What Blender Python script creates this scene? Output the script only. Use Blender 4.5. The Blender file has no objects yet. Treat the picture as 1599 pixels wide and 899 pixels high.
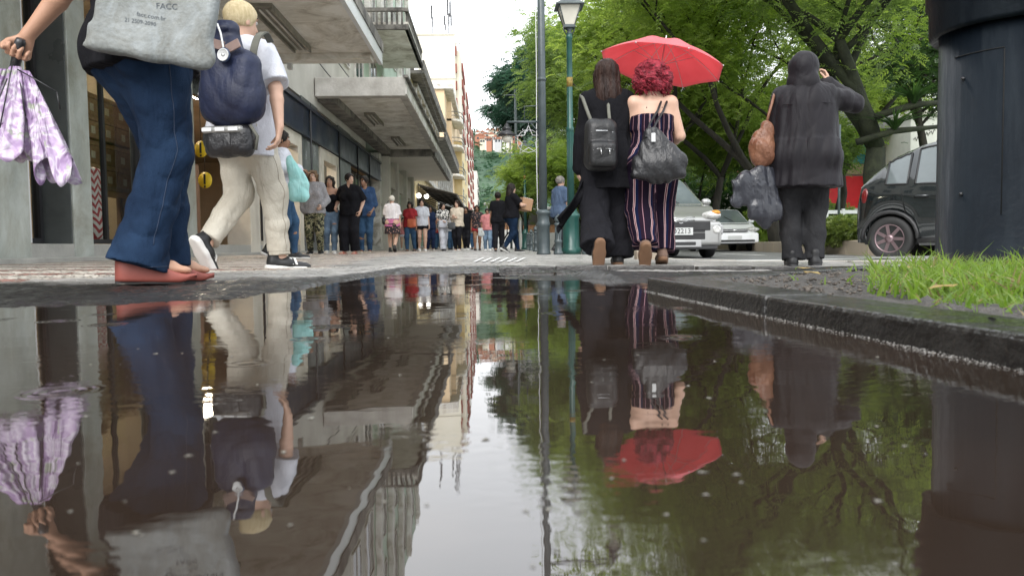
import bpy, bmesh, math, random
import numpy as np
from mathutils import Vector, Matrix
R = math.radians
S = bpy.context.scene
COL = S.collection
# ------------------------------------------------------------------ camera, world, sun, exposure
F = 1200.0
YAW = R(-1.67); PITCH = R(90-3.12); ROLL = R(-0.75)
cam_d = bpy.data.cameras.new('camera'); cam = bpy.data.objects.new('camera', cam_d); COL.objects.link(cam)
cam.matrix_world = Matrix.Translation((0, 0, .15)) @ Matrix.Rotation(YAW, 4, 'Z') @ Matrix.Rotation(PITCH, 4, 'X') @ Matrix.Rotation(ROLL, 4, 'Z')
cam_d.sensor_width = 36; cam_d.lens = F/1599*36
cam_d.clip_start = .02; cam_d.clip_end = 5000
cam_d.dof.use_dof = True; cam_d.dof.focus_distance = 6.0; cam_d.dof.aperture_fstop = 9
S.camera = cam
S.view_settings.view_transform = 'Standard'; S.view_settings.look = 'None'
S.view_settings.exposure = 1.3; S.view_settings.gamma = 1; S.view_settings.use_curve_mapping = False
S.cycles.use_denoising = True
S.cycles.max_bounces = 7; S.cycles.diffuse_bounces = 4; S.cycles.glossy_bounces = 4
S.cycles.transmission_bounces = 4; S.cycles.transparent_max_bounces = 6
S.cycles.sample_clamp_indirect = 6
SUN_EL, SUN_AZ = R(42), R(196)        # overcast: a broad bright patch of cloud behind the camera
W = bpy.data.worlds.new('World'); S.world = W; W.use_nodes = True
nt = W.node_tree; nt.nodes.clear()
def N(t, **k):
    n = nt.nodes.new(t)
    for a, v in k.items(): setattr(n, a, v)
    return n
sky = N('ShaderNodeTexSky', sky_type='NISHITA', sun_disc=False, sun_elevation=SUN_EL, sun_rotation=SUN_AZ, altitude=800, dust_density=3)
tc = N('ShaderNodeTexCoord'); mp = N('ShaderNodeMapping'); mp.inputs['Scale'].default_value = (1, 1, 2.6)
nz = N('ShaderNodeTexNoise'); nz.inputs['Scale'].default_value = 1.6; nz.inputs['Detail'].default_value = 5; nz.inputs['Roughness'].default_value = .5
cr = N('ShaderNodeValToRGB')
cr.color_ramp.elements[0].position = .3; cr.color_ramp.elements[0].color = (8.2, 8.7, 9.2, 1)
cr.color_ramp.elements[1].position = .72; cr.color_ramp.elements[1].color = (9.8, 9.9, 10.0, 1)
mx = N('ShaderNodeMix', data_type='RGBA'); mx.inputs[0].default_value = .9
bg = N('ShaderNodeBackground'); bg.inputs[1].default_value = .1
wo = N('ShaderNodeOutputWorld'); L = nt.links.new
L(tc.outputs['Generated'], mp.inputs[0]); L(mp.outputs[0], nz.inputs[0]); L(nz.outputs['Fac'], cr.inputs[0])
L(sky.outputs[0], mx.inputs[6]); L(cr.outputs[0], mx.inputs[7]); L(mx.outputs[2], bg.inputs[0]); L(bg.outputs[0], wo.inputs[0])
sd = bpy.data.lights.new('sun', 'SUN'); sd.energy = 1.4; sd.angle = R(40); sd.color = (1, .975, .94)
so = bpy.data.objects.new('sun', sd); COL.objects.link(so)
so.rotation_euler = Vector((math.sin(SUN_AZ)*math.cos(SUN_EL), math.cos(SUN_AZ)*math.cos(SUN_EL), math.sin(SUN_EL))).to_track_quat('Z', 'Y').to_euler()

# ------------------------------------------------------------------ helpers
def lin(c):
    return tuple((x/12.92 if x <= .04045 else ((x+.055)/1.055)**2.4) for x in (v/255 for v in c))
def G(px, D):
    "ground position seen in photo column px at distance D along the view"
    xc = (px-800)/F*D
    return (xc*math.cos(YAW)-D*math.sin(YAW), xc*math.sin(YAW)+D*math.cos(YAW))
def HZ(py, D, px=800):
    return .15+(384-(px-800)*.0131-py)*D/F
def sm(a, b, x):
    t = np.clip((x-a)/(b-a), 0, 1); return t*t*(3-2*t)
_M = {}
def mat(name, col, rough=.7, metal=0., var=.12, vs=3., bump=0., bs=40., col2=None, spec=.5, trans=0., emit=0., stretch=(1, 1, 1), coat=0., wet=0.):
    "procedural material: base colour varied by noise (towards col2), noise bump"
    if name in _M: return _M[name]
    m = bpy.data.materials.new(name); m.use_nodes = True; t = m.node_tree; b = t.nodes['Principled BSDF']
    co = t.nodes.new('ShaderNodeTexCoord'); mpg = t.nodes.new('ShaderNodeMapping'); mpg.inputs['Scale'].default_value = stretch
    t.links.new(co.outputs['Object'], mpg.inputs[0])
    n = t.nodes.new('ShaderNodeTexNoise'); n.inputs['Scale'].default_value = vs; n.inputs['Detail'].default_value = 6; n.inputs['Roughness'].default_value = .62
    t.links.new(mpg.outputs[0], n.inputs[0])
    r = t.nodes.new('ShaderNodeValToRGB'); r.color_ramp.elements[0].position = .32; r.color_ramp.elements[1].position = .68
    c2 = col2 if col2 else tuple(min(1, c*(1+var)) for c in col)
    c1 = col if col2 else tuple(c*(1-var) for c in col)
    r.color_ramp.elements[0].color = (*c1, 1); r.color_ramp.elements[1].color = (*c2, 1)
    t.links.new(n.outputs['Fac'], r.inputs[0]); t.links.new(r.outputs[0], b.inputs['Base Color'])
    b.inputs['Roughness'].default_value = rough; b.inputs['Metallic'].default_value = metal
    b.inputs['Specular IOR Level'].default_value = spec
    b.inputs['Transmission Weight'].default_value = trans; b.inputs['Coat Weight'].default_value = coat
    if wet:
        mr = t.nodes.new('ShaderNodeMapRange'); mr.inputs[3].default_value = max(.05, rough-wet); mr.inputs[4].default_value = min(1, rough+wet)
        t.links.new(n.outputs['Fac'], mr.inputs[0]); mr.inputs[1].default_value = .35; mr.inputs[2].default_value = .65
        t.links.new(mr.outputs[0], b.inputs['Roughness'])
    if emit:
        b.inputs['Emission Color'].default_value = (*col, 1); b.inputs['Emission Strength'].default_value = emit
    if bump:
        n2 = t.nodes.new('ShaderNodeTexNoise'); n2.inputs['Scale'].default_value = bs; n2.inputs['Detail'].default_value = 4
        t.links.new(mpg.outputs[0], n2.inputs[0])
        bp = t.nodes.new('ShaderNodeBump'); bp.inputs['Strength'].default_value = bump; bp.inputs['Distance'].default_value = .02
        t.links.new(n2.outputs['Fac'], bp.inputs['Height']); t.links.new(bp.outputs[0], b.inputs['Normal'])
    _M[name] = m; return m
def tag(o, label=None, cat=None, group=None, kind=None):
    if label: o['label'] = label
    if cat: o['category'] = cat
    if group: o['group'] = group
    if kind: o['kind'] = kind
    return o
def empty(name, loc, rz=0, label=None, cat=None, group=None, kind=None):
    o = bpy.data.objects.new(name, None); COL.objects.link(o); o.location = loc; o.rotation_euler.z = rz
    return tag(o, label, cat, group, kind)
def mesh_obj(name, V, Fc, m, parent=None, smooth=False, mi=None):
    me = bpy.data.meshes.new(name)
    V = np.asarray(V, dtype=np.float32).reshape(-1, 3)
    if isinstance(Fc, np.ndarray):
        k = Fc.shape[1]; nf = len(Fc)
        me.vertices.add(len(V)); me.vertices.foreach_set('co', V.ravel())
        me.loops.add(nf*k); me.loops.foreach_set('vertex_index', Fc.astype(np.int32).ravel())
        me.polygons.add(nf); me.polygons.foreach_set('loop_start', np.arange(0, nf*k, k, dtype=np.int32))
        me.update(calc_edges=True)
    else:
        me.from_pydata([tuple(map(float, v)) for v in V], [], Fc)
    ms = m if isinstance(m, (list, tuple)) else [m]
    for q in ms: me.materials.append(q)
    if mi is not None: me.polygons.foreach_set('material_index', np.asarray(mi, dtype=np.int32))
    if smooth: me.polygons.foreach_set('use_smooth', np.ones(len(me.polygons), dtype=bool))
    me.update()
    o = bpy.data.objects.new(name, me); COL.objects.link(o)
    if parent is not None: o.parent = parent
    return o
class MB:
    "collects shapes, links them as ONE mesh object"
    def __init__(s): s.v = []; s.f = []; s.sm = []
    def add(s, vs, fs, smooth=False, T=None):
        n = len(s.v)
        for v in vs:
            s.v.append(tuple(T @ Vector(v)) if T is not None else tuple(v))
        for f in fs: s.f.append(tuple(i+n for i in f)); s.sm.append(smooth)
        return s
    def box(s, x0, x1, y0, y1, z0, z1, T=None):
        v = [(x, y, z) for z in (z0, z1) for y in (y0, y1) for x in (x0, x1)]
        return s.add(v, [(0, 2, 3, 1), (4, 5, 7, 6), (0, 1, 5, 4), (2, 6, 7, 3), (0, 4, 6, 2), (1, 3, 7, 5)], False, T)
    def bx(s, c, d, rz=0, T=None):
        M = Matrix.Translation(c) @ Matrix.Rotation(rz, 4, 'Z')
        if T is not None: M = T @ M
        return s.box(-d[0]/2, d[0]/2, -d[1]/2, d[1]/2, -d[2]/2, d[2]/2, M)
    def lathe(s, prof, n=16, c=(0, 0, 0), T=None, smooth=True):
        vs = []; fs = []
        for r, z in prof:
            for i in range(n):
                a = 2*math.pi*(i+.5)/n; vs.append((c[0]+r*math.cos(a), c[1]+r*math.sin(a), c[2]+z))
        for j in range(len(prof)-1):
            for i in range(n):
                k = (i+1) % n; fs.append((j*n+i, j*n+k, (j+1)*n+k, (j+1)*n+i))
        fs.append(tuple(range(n))[::-1]); fs.append(tuple((len(prof)-1)*n+i for i in range(n)))
        return s.add(vs, fs, smooth, T)
    def tube(s, pts, r, n=8, T=None, smooth=True):
        pts = [Vector(p) for p in pts]; m = len(pts); rr = r if isinstance(r, (list, tuple)) else [r]*m
        vs = []; fs = []; up = None
        for i, p in enumerate(pts):
            d = (pts[min(i+1, m-1)]-pts[max(i-1, 0)]).normalized()
            if up is None:
                up = Vector((0, 0, 1)) if abs(d.z) < .9 else Vector((1, 0, 0))
            u = (up-d*up.dot(d)).normalized(); w = d.cross(u); up = u
            for k in range(n):
                a = 2*math.pi*k/n; vs.append(p+(u*math.cos(a)+w*math.sin(a))*rr[i])
        for j in range(m-1):
            for i in range(n):
                k = (i+1) % n; fs.append((j*n+i, j*n+k, (j+1)*n+k, (j+1)*n+i))
        fs.append(tuple(range(n))[::-1]); fs.append(tuple((m-1)*n+i for i in range(n)))
        return s.add(vs, fs, smooth, T)
    def prism(s, poly, z0, z1, T=None, axis='z'):
        n = len(poly); f = {'z': lambda p, h: (p[0], p[1], h), 'x': lambda p, h: (h, p[0], p[1]), 'y': lambda p, h: (p[0], h, p[1])}[axis]
        vs = [f(p, z0) for p in poly]+[f(p, z1) for p in poly]
        return s.add(vs, [tuple(range(n))[::-1], tuple(range(n, 2*n))]+[(i, (i+1) % n, n+(i+1) % n, n+i) for i in range(n)], False, T)
    def ball(s, c, r, n=12, T=None):
        r = r if isinstance(r, (list, tuple)) else (r, r, r); vs = []; fs = []
        for j in range(n//2+1):
            t = math.pi*j/(n//2)
            for i in range(n):
                a = 2*math.pi*i/n; vs.append((c[0]+r[0]*math.sin(t)*math.cos(a), c[1]+r[1]*math.sin(t)*math.sin(a), c[2]-r[2]*math.cos(t)))
        for j in range(n//2):
            for i in range(n):
                k = (i+1) % n; fs.append((j*n+i, j*n+k, (j+1)*n+k, (j+1)*n+i))
        return s.add(vs, fs, True, T)
    def build(s, name, m, parent=None, bevel=0.):
        o = mesh_obj(name, s.v, s.f, m, parent)
        o.data.polygons.foreach_set('use_smooth', np.array(s.sm, dtype=bool))
        if bevel:
            md = o.modifiers.new('b', 'BEVEL'); md.width = bevel; md.segments = 2; md.limit_method = 'ANGLE'; md.angle_limit = R(40)
        return o
def write(txt, size, m, name, parent=None, depth=.002, T=None, align='CENTER'):
    "lettering as a thin mesh"
    cu = bpy.data.curves.new('t', 'FONT'); cu.body = txt; cu.size = size; cu.extrude = depth; cu.align_x = align; cu.align_y = 'CENTER'; cu.resolution_u = 3
    o = bpy.data.objects.new('t', cu); COL.objects.link(o)
    dg = bpy.context.evaluated_depsgraph_get(); dg.update()
    me = bpy.data.meshes.new_from_object(o.evaluated_get(dg)); bpy.data.objects.remove(o)
    if T is not None: me.transform(T)
    me.materials.clear(); me.materials.append(m); me.name = name
    r = bpy.data.objects.new(name, me); COL.objects.link(r)
    if parent is not None: r.parent = parent
    return r
def copy_tree(o, parent=None, loc=None, rz=None, label=None):
    c = o.copy(); COL.objects.link(c); c.parent = parent
    if loc is not None: c.location = loc
    if rz is not None: c.rotation_euler.z = rz
    if label: c['label'] = label
    for ch in list(o.children): copy_tree(ch, c)
    return c

# ------------------------------------------------------------------ signed-distance sculpting (one continuous surface per body or garment)
def V3(p): return np.array(p, dtype=np.float64)
class SDF:
    def __init__(s): s.p = []
    def seg(s, a, b, r0, r1=None, flat=1., side=(1, 0, 0), k=.02, op='u', cap=False):
        s.p.append(('s', V3(a), V3(b), r0, r1 if r1 is not None else r0, flat, V3(side), k, op, cap)); return s
    def ell(s, c, r, k=.02, op='u', M=None):
        s.p.append(('e', V3(c), np.array(r, float), M, k, op)); return s
    def box(s, c, d, rd=.02, k=.02, op='u', M=None):
        s.p.append(('b', V3(c), np.array(d, float)/2, M, k, op, rd)); return s
    def extend(s, q): s.p += q.p; return s
    def bounds(s):
        lo = np.full(3, 9e9); hi = -lo
        for p in s.p:
            if p[0] == 's':
                if p[8] != 'u': continue
                r = max(p[3], p[4])*max(1, p[5]); l = np.minimum(p[1], p[2])-r; h = np.maximum(p[1], p[2])+r
            else:
                if p[5] != 'u': continue
                r = (np.full(3, np.linalg.norm(p[2])) if p[3] is not None else p[2]); l = p[1]-r; h = p[1]+r
            lo = np.minimum(lo, l); hi = np.maximum(hi, h)
        return lo, hi
    def field(s, h, pad=.04):
        lo, hi = s.bounds(); lo = lo-pad; hi = hi+pad
        n = np.ceil((hi-lo)/h).astype(int)+1
        A = [lo[i]+np.arange(n[i])*h for i in range(3)]
        Fd = np.full(n, .5, dtype=np.float32)
        for p in s.p:
            if p[0] == 's':
                a, b, r0, r1, fl, side, k, op, cap = p[1:]
                r = max(r0, r1)*max(1, fl)+k+3*h; l = np.minimum(a, b)-r; hh = np.maximum(a, b)+r
            else:
                c, rr, M, k, op = p[1:6]
                r = (np.full(3, np.linalg.norm(rr)) if M is not None else rr)+k+3*h; l = c-r; hh = c+r
            i0 = np.clip(((l-lo)/h).astype(int), 0, n); i1 = np.clip(((hh-lo)/h).astype(int)+2, 0, n)
            if np.any(i1 <= i0): continue
            X = A[0][i0[0]:i1[0]].astype(np.float32)[:, None, None]; Y = A[1][i0[1]:i1[1]].astype(np.float32)[None, :, None]; Z = A[2][i0[2]:i1[2]].astype(np.float32)[None, None, :]
            if p[0] == 's':
                d = b-a; Ln = np.linalg.norm(d)+1e-9; w = d/Ln
                u = side-w*side.dot(w); nu = np.linalg.norm(u)
                u = u/nu if nu > 1e-4 else np.array([0, 0, 1.]); v = np.cross(w, u)
                qx, qy, qz = X-a[0], Y-a[1], Z-a[2]
                t = (qx*w[0]+qy*w[1]+qz*w[2]); tc_ = np.clip(t, 0, Ln); ax = t-tc_; f = tc_/Ln
                rad = r0+(r1-r0)*f
                pu = qx*u[0]+qy*u[1]+qz*u[2]; pv = (qx*v[0]+qy*v[1]+qz*v[2])/fl
                if cap: dd = np.maximum((np.sqrt(pu*pu+pv*pv)-rad)*min(1, fl), np.maximum(-t, t-Ln))
                else: dd = (np.sqrt(pu*pu+pv*pv+ax*ax)-rad)*min(1, fl)
            else:
                qx, qy, qz = X-c[0], Y-c[1], Z-c[2]
                if M is not None:
                    Mi = np.array(M, float)[:3, :3].T
                    qx, qy, qz = (Mi[i][0]*qx+Mi[i][1]*qy+Mi[i][2]*qz for i in range(3))
                if p[0] == 'e':
                    k0 = np.sqrt((qx/rr[0])**2+(qy/rr[1])**2+(qz/rr[2])**2); k1 = np.sqrt((qx/rr[0]**2)**2+(qy/rr[1]**2)**2+(qz/rr[2]**2)**2)+1e-6
                    dd = k0*(k0-1)/k1
                else:
                    rd = p[6]; ex, ey, ez = np.abs(qx)-rr[0]+rd, np.abs(qy)-rr[1]+rd, np.abs(qz)-rr[2]+rd
                    dd = np.sqrt(np.maximum(ex, 0)**2+np.maximum(ey, 0)**2+np.maximum(ez, 0)**2)+np.minimum(np.maximum(ex, np.maximum(ey, ez)), 0)-rd
            sl = tuple(slice(i0[i], i1[i]) for i in range(3)); o = Fd[sl]
            if op == 'u':
                q = np.clip(.5+.5*(o-dd)/k, 0, 1); Fd[sl] = o*(1-q)+dd*q-k*q*(1-q)
            else:
                q = np.clip(.5-.5*(o+dd)/k, 0, 1); Fd[sl] = o*(1-q)-dd*q+k*q*(1-q)
        return lo, A, Fd
    def mesh(s, name, m, parent=None, h=.012, disp=None, smooth=1):
        lo, A, Fd = s.field(h)
        if disp is not None:
            I = np.nonzero(np.abs(Fd) < .05); P = [A[i][I[i]] for i in range(3)]
            Fd[I] += disp(*P).astype(np.float32)
        return mesh_obj(name, *surfnet(Fd, lo, h, smooth), m, parent, smooth=True)
def surfnet(Fd, lo, h, smooth=1):
    n = Fd.shape; ins = Fd < 0
    C = [(i, j, k) for i in (0, 1) for j in (0, 1) for k in (0, 1)]
    cnt = np.zeros((n[0]-1, n[1]-1, n[2]-1), dtype=np.int8)
    for c in C: cnt += ins[c[0]:n[0]-1+c[0], c[1]:n[1]-1+c[1], c[2]:n[2]-1+c[2]]
    act = (cnt > 0) & (cnt < 8); I = np.argwhere(act); idx = np.full(act.shape, -1, dtype=np.int64); idx[act] = np.arange(len(I))
    val = [Fd[I[:, 0]+c[0], I[:, 1]+c[1], I[:, 2]+c[2]] for c in C]
    pos = np.zeros((len(I), 3)); w = np.zeros(len(I))
    for a in range(8):
        for b in range(a+1, 8):
            df = [C[b][i]-C[a][i] for i in range(3)]
            if sum(abs(x) for x in df) != 1: continue
            m = (val[a] < 0) != (val[b] < 0); t = val[a][m]/(val[a][m]-val[b][m])
            pos[m] += np.array(C[a])+t[:, None]*np.array(df); w[m] += 1
    V = (I+pos/np.maximum(w, 1)[:, None])*h+lo
    Q = []
    for ax in range(3):
        b, c = (ax+1) % 3, (ax+2) % 3
        s0 = [slice(0, n[i]) for i in range(3)]; s1 = list(s0); s0[ax] = slice(0, n[ax]-1); s1[ax] = slice(1, n[ax])
        A0 = ins[tuple(s0)]; A1 = ins[tuple(s1)]; E = np.argwhere(A0 != A1)
        if not len(E): continue
        E = E[(E[:, b] > 0) & (E[:, c] > 0) & (E[:, b] < n[b]-1) & (E[:, c] < n[c]-1)]
        st = A0[E[:, 0], E[:, 1], E[:, 2]]
        def g(db, dc):
            q = E.copy(); q[:, b] += db; q[:, c] += dc; return idx[q[:, 0], q[:, 1], q[:, 2]]
        q = np.stack([g(-1, -1), g(0, -1), g(0, 0), g(-1, 0)], 1)
        q[~st] = q[~st][:, ::-1]; Q.append(q)
    Q = np.concatenate(Q); Q = Q[(Q >= 0).all(1)]
    for _ in range(smooth):
        acc = np.zeros_like(V); c = np.zeros(len(V))
        for a, b in ((0, 1), (1, 2), (2, 3), (3, 0)):
            for i in range(3): acc[:, i] += np.bincount(Q[:, a], V[Q[:, b], i], len(V))+np.bincount(Q[:, b], V[Q[:, a], i], len(V))
            c += np.bincount(Q[:, a], minlength=len(V))+np.bincount(Q[:, b], minlength=len(V))
        V = V*.5+.5*acc/np.maximum(c, 1)[:, None]
    return V, Q
def folds(seed, amp, f=(18, 18, 7), n=5):
    "cloth creases as warped waves; f = spatial frequency per axis"
    rg = np.random.RandomState(seed); K = rg.normal(size=(n, 3))*np.array(f); K2 = rg.normal(size=(n, 3))*np.array(f)*.35; ph = rg.rand(n, 2)*6.28
    def fn(x, y, z):
        o = 0
        for i in range(n):
            w = K2[i][0]*x+K2[i][1]*y+K2[i][2]*z+ph[i, 1]
            sn = np.sin(K[i][0]*x+K[i][1]*y+K[i][2]*z+ph[i, 0]+1.6*np.sin(w))
            o = o+(1-np.abs(sn)**.7*1.6)
        return o*amp/math.sqrt(n)
    return fn
# ------------------------------------------------------------------ ground, pavement, road, puddle
def vnoise(x, y, s, seed=0):
    "cheap value noise"
    rg = np.random.RandomState(seed); T = rg.rand(256, 256)
    u, v = x*s+1000.3, y*s+1000.7; i, j = np.floor(u).astype(int), np.floor(v).astype(int); fu, fv = u-i, v-j
    fu = fu*fu*(3-2*fu); fv = fv*fv*(3-2*fv); g = lambda a, b: T[a % 256, b % 256]
    return (g(i, j)*(1-fu)+g(i+1, j)*fu)*(1-fv)+(g(i, j+1)*(1-fu)+g(i+1, j+1)*fu)*fv
SX = [-6, -1.6, -1.30, -1.05, -.88, -.74, -.66, -.60, .10, .40, .55, 6]
SY = [1.90, 1.98, 2.08, 2.20, 2.36, 2.70, 3.4, 4.25, 4.45, 4.25, 3.0, 2.6]
def shore(X, Y):
    "about >0 on land, <0 in the puddle (metres)"
    y0 = np.interp(X, SX, SY)
    return np.maximum(Y-y0, (-2.6-X)*.6)
def gz(X, Y, fine=False):
    X = np.asarray(X, float); Y = np.asarray(Y, float)
    far = -.012*np.clip(X, -7, 3.0)+.004
    far = np.where(X > 1.6, far-.012*sm(1.6, 2.4, X), far)
    d = shore(X, Y)
    d = d+(vnoise(X, Y, 2.2, 3)-.5)*.38*sm(0, 1.5, Y)+(vnoise(X, Y, 7, 4)-.5)*.16
    near = -.03+.034*sm(-.5, .25, d)+.010*sm(.2, 1.0, d)
    # low rises of rough asphalt that break the water near its far edge
    for cx, cy, rx, ry, a in ((.33, 3.5, .34, .42, .038), (-.34, 2.95, .45, .16, .026), (-.15, 3.7, .35, .2, .022), (-.95, 1.95, .4, .12, .02)):
        near = near+a*np.exp(-((X-cx)/rx)**2-((Y-cy)/ry)**2)
    t = sm(.3, 1.6, d)
    z = near*(1-t)+far*t
    if fine:
        e = 1-sm(1.5, 5, d)
        z = z+e*((vnoise(X, Y, 24, 5)-.5)*.012+(vnoise(X, Y, 52, 6)-.5)*.008)*sm(-.6, -.05, d)
    return z
ROADEDGE = [(2.25, 80), (2.25, 9.6), (2.6, 8.2), (3.6, 7.6), (9, 7.4), (40, 7.4)]
def gzf(x, y): return float(gz(x, y))
# the pavement: one sheet, fine near the puddle
def axis(lo, hi, step0, grow, mid0, mid1):
    a = list(np.arange(mid0, mid1+1e-6, step0)); s = step0; x = a[-1]
    while x < hi: s *= grow; x += s; a.append(min(x, hi))
    s = step0; x = a[0]; b = []
    while x > lo: s *= grow; x -= s; b.append(max(x, lo))
    return np.array(b[::-1]+a)
xs = axis(-7, 3.4, .016, 1.12, -2.4, .75); ys = axis(-4, 75, .020, 1.06, 1.2, 5.2)
XX, YY = np.meshgrid(xs, ys, indexing='ij'); ZZ = gz(XX, YY, True)
nx, ny = XX.shape; V = np.stack([XX, YY, ZZ], -1).reshape(-1, 3)
I = (np.arange(nx-1)[:, None]*ny+np.arange(ny-1)[None, :]); Q = np.stack([I, I+ny, I+ny+1, I+1], -1).reshape(-1, 4)
cx = V[Q].mean(1)
edge_y = lambda X: np.interp(X, [-9, 2.25, 2.6, 3.6, 9], [99, 9.6, 8.2, 7.6, 7.4])
keep = ~((cx[:, 0] > 2.25) & (cx[:, 1] > edge_y(cx[:, 0]))) 
Q = Q[keep]
m = bpy.data.materials.new('wet_pavement'); m.use_nodes = True; t = m.node_tree; b = t.nodes['Principled BSDF']; LK = t.links.new
def nn(t, ty, **k):
    n = t.nodes.new(ty)
    for a, v in k.items():
        if isinstance(a, str) and a in n.inputs: n.inputs[a].default_value = v
        else: setattr(n, a, v)
    return n
def mixc(t, f, a, b_, blend='MIX'):
    n = t.nodes.new('ShaderNodeMix'); n.data_type = 'RGBA'; n.blend_type = blend
    for s, v in ((0, f), (6, a), (7, b_)):
        if isinstance(v, (int, float)): n.inputs[s].default_value = v
        elif isinstance(v, tuple): n.inputs[s].default_value = (*v, 1)
        else: t.links.new(v, n.inputs[s])
    return n.outputs[2]
def ramp(t, f, stops):
    n = t.nodes.new('ShaderNodeValToRGB'); e = n.color_ramp.elements
    while len(e) < len(stops): e.new(.5)
    for q, (p, c) in zip(e, stops): q.position = p; q.color = (*c, 1) if isinstance(c, tuple) else (c, c, c, 1)
    t.links.new(f, n.inputs[0]); return n.outputs[0]
geo = t.nodes.new('ShaderNodeTexCoord').outputs['Object']
va = nn(t, 'ShaderNodeAttribute', attribute_name='zone')     # r = portuguese mosaic, g = wetness near the puddle
sep = t.nodes.new('ShaderNodeSeparateColor'); LK(va.outputs['Color'], sep.inputs[0])
vor = nn(t, 'ShaderNodeTexVoronoi', feature='F1', Scale=17.); LK(geo, vor.inputs['Vector'])
vore = nn(t, 'ShaderNodeTexVoronoi', feature='DISTANCE_TO_EDGE', Scale=17.); LK(geo, vore.inputs['Vector'])
sepv = t.nodes.new('ShaderNodeSeparateColor'); LK(vor.outputs['Color'], sepv.inputs[0])
stone = ramp(t, sepv.outputs[0], [(0, (.48, .44, .38)), (.5, (.66, .61, .53)), (1, (.78, .73, .65))])
# brown-red wave bands in the mosaic
wv = nn(t, 'ShaderNodeTexWave', wave_type='BANDS', bands_direction='Y', Scale=.42, Distortion=3.2, Detail=1.); wv.inputs['Detail Scale'].default_value = .5; LK(geo, wv.inputs['Vector'])
band = ramp(t, wv.outputs['Fac'], [(.72, 0.), (.78, 1.)])
stone = mixc(t, band, stone, mixc(t, sepv.outputs[1], (.24, .12, .095), (.33, .18, .15)))
gap = ramp(t, vore.outputs['Distance'], [(.02, 1.), (.09, 0.)])
stone = mixc(t, gap, stone, (.24, .21, .18))
n1 = nn(t, 'ShaderNodeTexNoise', Scale=260., Detail=3.); LK(geo, n1.inputs['Vector'])
n2 = nn(t, 'ShaderNodeTexNoise', Scale=2.3, Detail=6.); LK(geo, n2.inputs['Vector'])
asph = ramp(t, n1.outputs['Fac'], [(.35, (.018, .017, .017)), (.55, (.055, .053, .051)), (.72, (.22, .21, .20))])
conc = ramp(t, n2.outputs['Fac'], [(.35, (.36, .345, .32)), (.6, (.52, .50, .47))])
c0 = mixc(t, sep.outputs[2], asph, mixc(t, .22, conc, asph)); b.inputs['Specular IOR Level'].default_value = .32
c0 = mixc(t, sep.outputs[0], c0, stone)
dirt = ramp(t, n2.outputs['Fac'], [(.3, .72), (.6, 1.)])
c0 = mixc(t, 1., c0, dirt, 'MULTIPLY')
wetc = mixc(t, sep.outputs[1], c0, mixc(t, 1., c0, (.30, .29, .28), 'MULTIPLY'))
LK(wetc, b.inputs['Base Color'])
n3 = nn(t, 'ShaderNodeTexNoise', Scale=5., Detail=5.); LK(geo, n3.inputs['Vector'])
rr = nn(t, 'ShaderNodeMapRange'); LK(n3.outputs['Fac'], rr.inputs[0]); rr.inputs[1].default_value = .38; rr.inputs[2].default_value = .6; rr.inputs[3].default_value = .12; rr.inputs[4].default_value = .62
r2 = nn(t, 'ShaderNodeMapRange'); LK(sep.outputs[1], r2.inputs[0]); r2.inputs[3].default_value = 1; r2.inputs[4].default_value = .45
mu = nn(t, 'ShaderNodeMath', operation='MULTIPLY'); LK(rr.outputs[0], mu.inputs[0]); LK(r2.outputs[0], mu.inputs[1]); LK(mu.outputs[0], b.inputs['Roughness'])
bp = nn(t, 'ShaderNodeBump', Strength=.8, Distance=.008); LK(n1.outputs['Fac'], bp.inputs['Height'])
bp2 = nn(t, 'ShaderNodeBump', Strength=.3, Distance=.003); LK(vore.outputs['Distance'], bp2.inputs['Height']); LK(bp.outputs[0], bp2.inputs['Normal']); LK(bp2.outputs[0], b.inputs['Normal'])
pave = mesh_obj('pavement', V, Q, m, None, smooth=True); tag(pave, kind='structure')
mosb = np.interp(V[:, 1], [-4, 1, 3.2, 4.7, 5.3, 8, 12, 20, 75], [-2.6, -2.4, -2.05, -1.45, -1.1, -1.35, -1.5, -1.6, -1.6])
mos = sm(.06, -.06, V[:, 0]-mosb+(vnoise(V[:, 0], V[:, 1], 3, 8)-.5)*.2)
sd_ = shore(V[:, 0], V[:, 1]); wet = sm(1.35, .9, sd_+(vnoise(V[:, 0], V[:, 1], 5, 18)-.5)*.5)*.95+.05
wet = np.maximum(wet*(1-mos*.75), 0)
gr = sm(.9, 1.5, sd_)
ca = pave.data.color_attributes.new('zone', 'FLOAT_COLOR', 'POINT')
ca.data.foreach_set('color', np.stack([mos, wet, gr, np.ones_like(mos)], -1).astype(np.float32).ravel())

# road, a tenth of a metre below the pavement
asphalt = mat('road_asphalt', (.10, .10, .10), .5, var=.0, col2=(.19, .19, .19), vs=1.2, bump=.5, bs=150, wet=.22)
RZ = -.115
mb = MB(); mb.v = [(2.1, 7.2, RZ), (60, 7.2, RZ), (60, 260, RZ), (2.1, 260, RZ)]; mb.f = [(0, 1, 2, 3)]; mb.sm = [False]
tag(mb.build('road', asphalt), kind='structure')
gm = mat('far_ground', (.16, .17, .14), .9, col2=(.22, .22, .19), vs=.05)
mb = MB(); mb.v = [(-3000, -3000, -.4), (3000, -3000, -.4), (3000, 3000, -.4), (-3000, 3000, -.4)]; mb.f = [(0, 1, 2, 3)]; mb.sm = [False]
tag(mb.build('ground', gm), kind='structure')
# street end of the pavement beyond the sheet
mb = MB(); mb.box(-7, 2.2, 75, 260, -.3, .0); tag(mb.build('far_pavement', mat('far_pave', (.3, .29, .27), .6)), kind='structure')
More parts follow.
